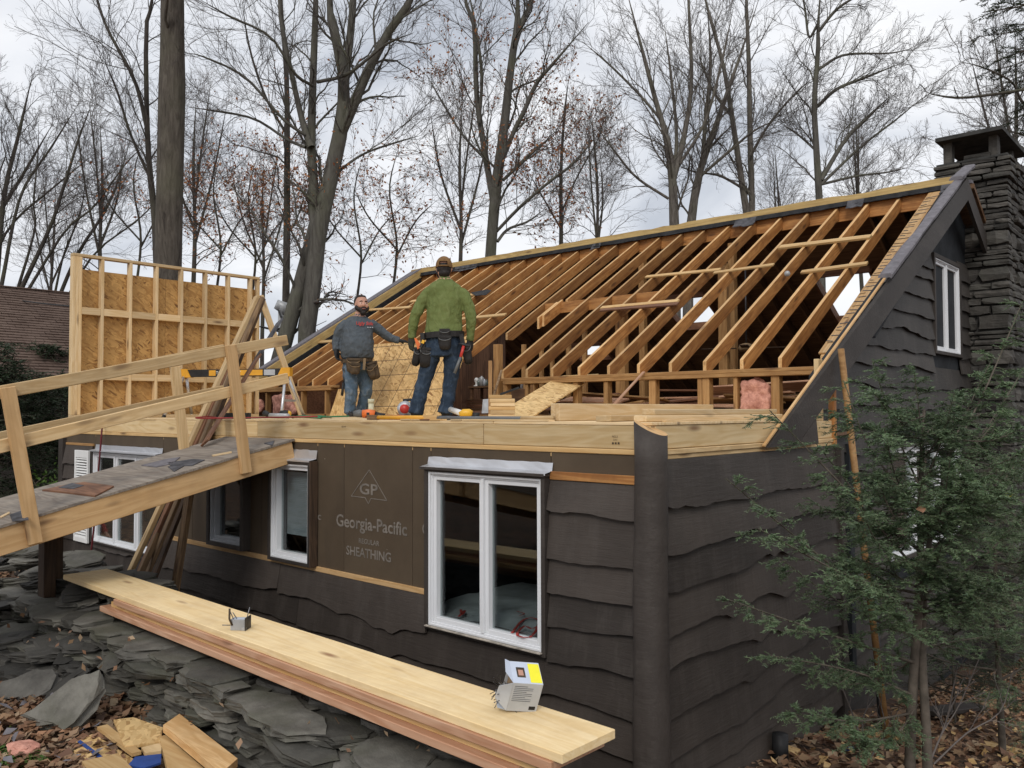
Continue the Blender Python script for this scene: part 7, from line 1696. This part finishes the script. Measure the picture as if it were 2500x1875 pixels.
# overhanging evergreen at the top right
dh=13.; tb_=oD(2640,900,dh); zg=gz(tb_.x,tb_.y); rng=np.random.default_rng(11); br=[]
for (su,sv,eu,ev,dd) in ((2640,-60,2400,30,-1),(2640,-20,2385,90,.5),(2640,20,2430,150,-.5),(2640,60,2400,180,.8),(2640,90,2440,240,0),(2640,-100,2420,-20,.6),(2640,120,2470,300,.3),(2640,0,2450,60,1.2),(2640,40,2480,120,-1.2),(2640,150,2490,260,1.),(2640,-40,2470,10,-.8),(2640,70,2460,200,1.5),(2640,-120,2390,-10,-.3),(2640,200,2500,330,-.5)):
    br.append((tuple(oD(su,sv,dh)),tuple(oD(eu,ev,dh+dd)),.15))
hemlock('hemlock','tall evergreen whose drooping sprays hang in at the top right corner',[([(tb_.x,tb_.y,zg),tuple(oD(2640,400,dh)),tuple(oD(2640,-300,dh))],.20,.09)],br,12,(tb_.x,tb_.y,zg),'needles_dark',k2=11,k3=6,sp=.03,ln=.05,w=.012,L2=(.25,.6),L3=(.1,.26),cat='tree',twr=2.4)
tree('tree','bare tree at the right edge reaching in above the chimney cap',[[(2590,900,26),(2585,500,22),(2580,300,18),(2570,0,14),(2560,-200,9)],([(2584,330,7),(2500,255,6),(2470,200,5),(2400,165,4),(2340,150,2)],-.8),([(2584,380,6),(2500,330,5),(2440,320,4),(2390,330,2)],.6),([(2582,450,6),(2520,380,5),(2480,350,4),(2440,345,2)],1.)],14.,'bark_grey',13,k=(12,8,6),L1=(.7,1.5),ang=.7,upb=.05,t0=.3)
tree('tree','tree out of the right edge sending one long dark limb over the chimney',[[(2760,900,40),(2750,500,36),(2745,260,30),(2740,0,24),(2735,-300,16)],([(2746,255,9),(2600,205,8),(2500,219,7.5),(2420,231,7),(2345,239,6),(2290,233,4.5),(2256,223,2.5)],0.)],9.,'bark_dark',14,k=(2,3,3),L1=(.15,.3),ang=.5,t0=.5)
# ---------------------------------------------------------------- leaf litter, chips
def litter(name,n,xr,yr,seed,m,size,keep=None,lift=.012,lab=None):
    rng=np.random.default_rng(seed); P=[]
    xs_=rng.uniform(*xr,n); ys=rng.uniform(*yr,n)
    for x,y in zip(xs_,ys):
        if keep and not keep(x,y): continue
        P.append((x,y,gz(x,y)+lift+rng.random()*.03))
    P=np.array(P); n=len(P); az=rng.uniform(0,6.28,n); ti=rng.normal(size=(n,2))*.35
    d=np.stack([np.cos(az),np.sin(az),ti[:,0]],1); s=np.stack([-np.sin(az),np.cos(az),ti[:,1]],1); L=(size*(.5+rng.random(n)))[:,None]; w=L*(.25+.2*rng.random((n,1))); u=np.array([0,0,1.])*L*(.05+.25*rng.random((n,1)))
    v=np.stack([P-d*L*.5,P-d*L*.1+s*w+u,P+d*L*.5+u*.5,P-d*L*.1-s*w+u*.6],1).reshape(-1,3); k=np.arange(n)*4
    tris=np.concatenate([np.stack([k,k+1,k+2],1),np.stack([k,k+2,k+3],1)]); c=P.mean(0)
    o=obj(name,npmesh(name,v-c,None,m,tris=tris),None,M.Translation(V(c))); return tag(o,lab,None,None,'stuff')
offh=lambda x,y: not (XL-.05<x<X0+.08 and y>Y0-.03) and not (x<X0 and y>Y0)
litter('leaf_litter',42000,(X0-.1,5.5),(3.0,15),1,'leaf_litter',.062,lambda x,y: x>X0+.03 or y<Y0-.05)
litter('leaf_litter',14000,(-7.5,-2.2),(.6,2.45),2,'leaf_litter',.055)
litter('leaf_litter',7000,(-16,X0),(2.7,5.2),3,'leaf_litter',.08,offh)
litter('wood_chips',900,(X0+.05,1.5),(3.6,9),4,'wood_new_warm',.05,None,.03)
litter('wood_chips',150,(-5.8,-3.4),(.9,2.0),5,'shingle_grey',.07,None,.03)
# leaves caught between the stones
def stoneleaves():
    rng=np.random.default_rng(8); P=[]
    for _ in range(90): x=rng.uniform(-9,-2); y=rng.uniform(2.0,2.75); P.append((x,y,-1.47+rng.uniform(-.08,.05)))
    P=np.array(P); v,q=leafquads(P,rng.normal(size=P.shape),.045,rng,.6,.2); c=P.mean(0); tag(obj('fallen_leaves',npmesh('fallen_leaves',v-c,q,'leaf_litter'),None,M.Translation(V(c))),kind='stuff')
stoneleaves()
# moss patch lower left
litter('moss',5000,(-5.6,-4.75),(1.3,1.7),9,'leaf_green',.022,lambda x,y: mnoise.noise(V((x*4,y*4,0)))>-.05,.006)
# ---------------------------------------------------------------- things leaning on / lying by the side wall
top=oX(2053,852,X0+.10); bot=oZ(2168,1785,-2.42); bot.z=gz(bot.x,bot.y)-.02
tag(tube('leaning_pole',[bot,bot.lerp(top,.5)+V((.0,0,-.03)),top],.026,'wood_stud_old',None,9),'long orange brown pole leaning on the gable beside the seam','pole')
b2=oZ(2150,1640,-2.5); tag(tube('dark_pole',[V((bot.x-.12,bot.y+.25,gz(bot.x-.1,bot.y+.2)-.02)),oX(2128,1380,X0+.08)],.03,'steel_dark',None,9),'dark short pole standing beside the long leaning one','pole')
def gbox(nm,la,u0,v0,u1,v1,w,t,m,lift=.02,cat='scrap'):
    a=oZ(u0,v0,-2.5);b=oZ(u1,v1,-2.5); a.z=gz(a.x,a.y)+lift;b.z=gz(b.x,b.y)+lift; tag(board(nm,a,b,w,t,m,None,wd=(b-a).cross(V((0,0,1)))),la,cat)
gbox('wood_scrap','pale board scrap on the leaves left of the two slim stems',2110,1795,2205,1790,.10,.025,'wood_new_warm',.03)
gbox('wood_scrap','long pale board on the leaves at the right edge',2390,1788,2540,1812,.09,.03,'wood_new_warm',.035)
gbox('wood_scrap','short pale block by the foot of the side wall',1905,1868,1950,1880,.08,.03,'wood_new_warm',.03)
gbox('painted_scrap','teal painted scrap lying on the leaves by the wall corner',2048,1852,2085,1856,.07,.015,'blue_paint',.025)
gbox('foundation_board','dark board lying against the foot of the gable wall',2265,1690,2385,1655,.16,.04,'trim_paint',.06,'board')
p=oX(1905,1835,X0+.10); tag(tube('drain_pipe',[V((p.x,p.y,gz(p.x,p.y)-.05)),V((p.x,p.y,p.z+.12))],.055,'rubber_black',None,14),'short black drain pipe stub at the foot of the side wall','pipe')
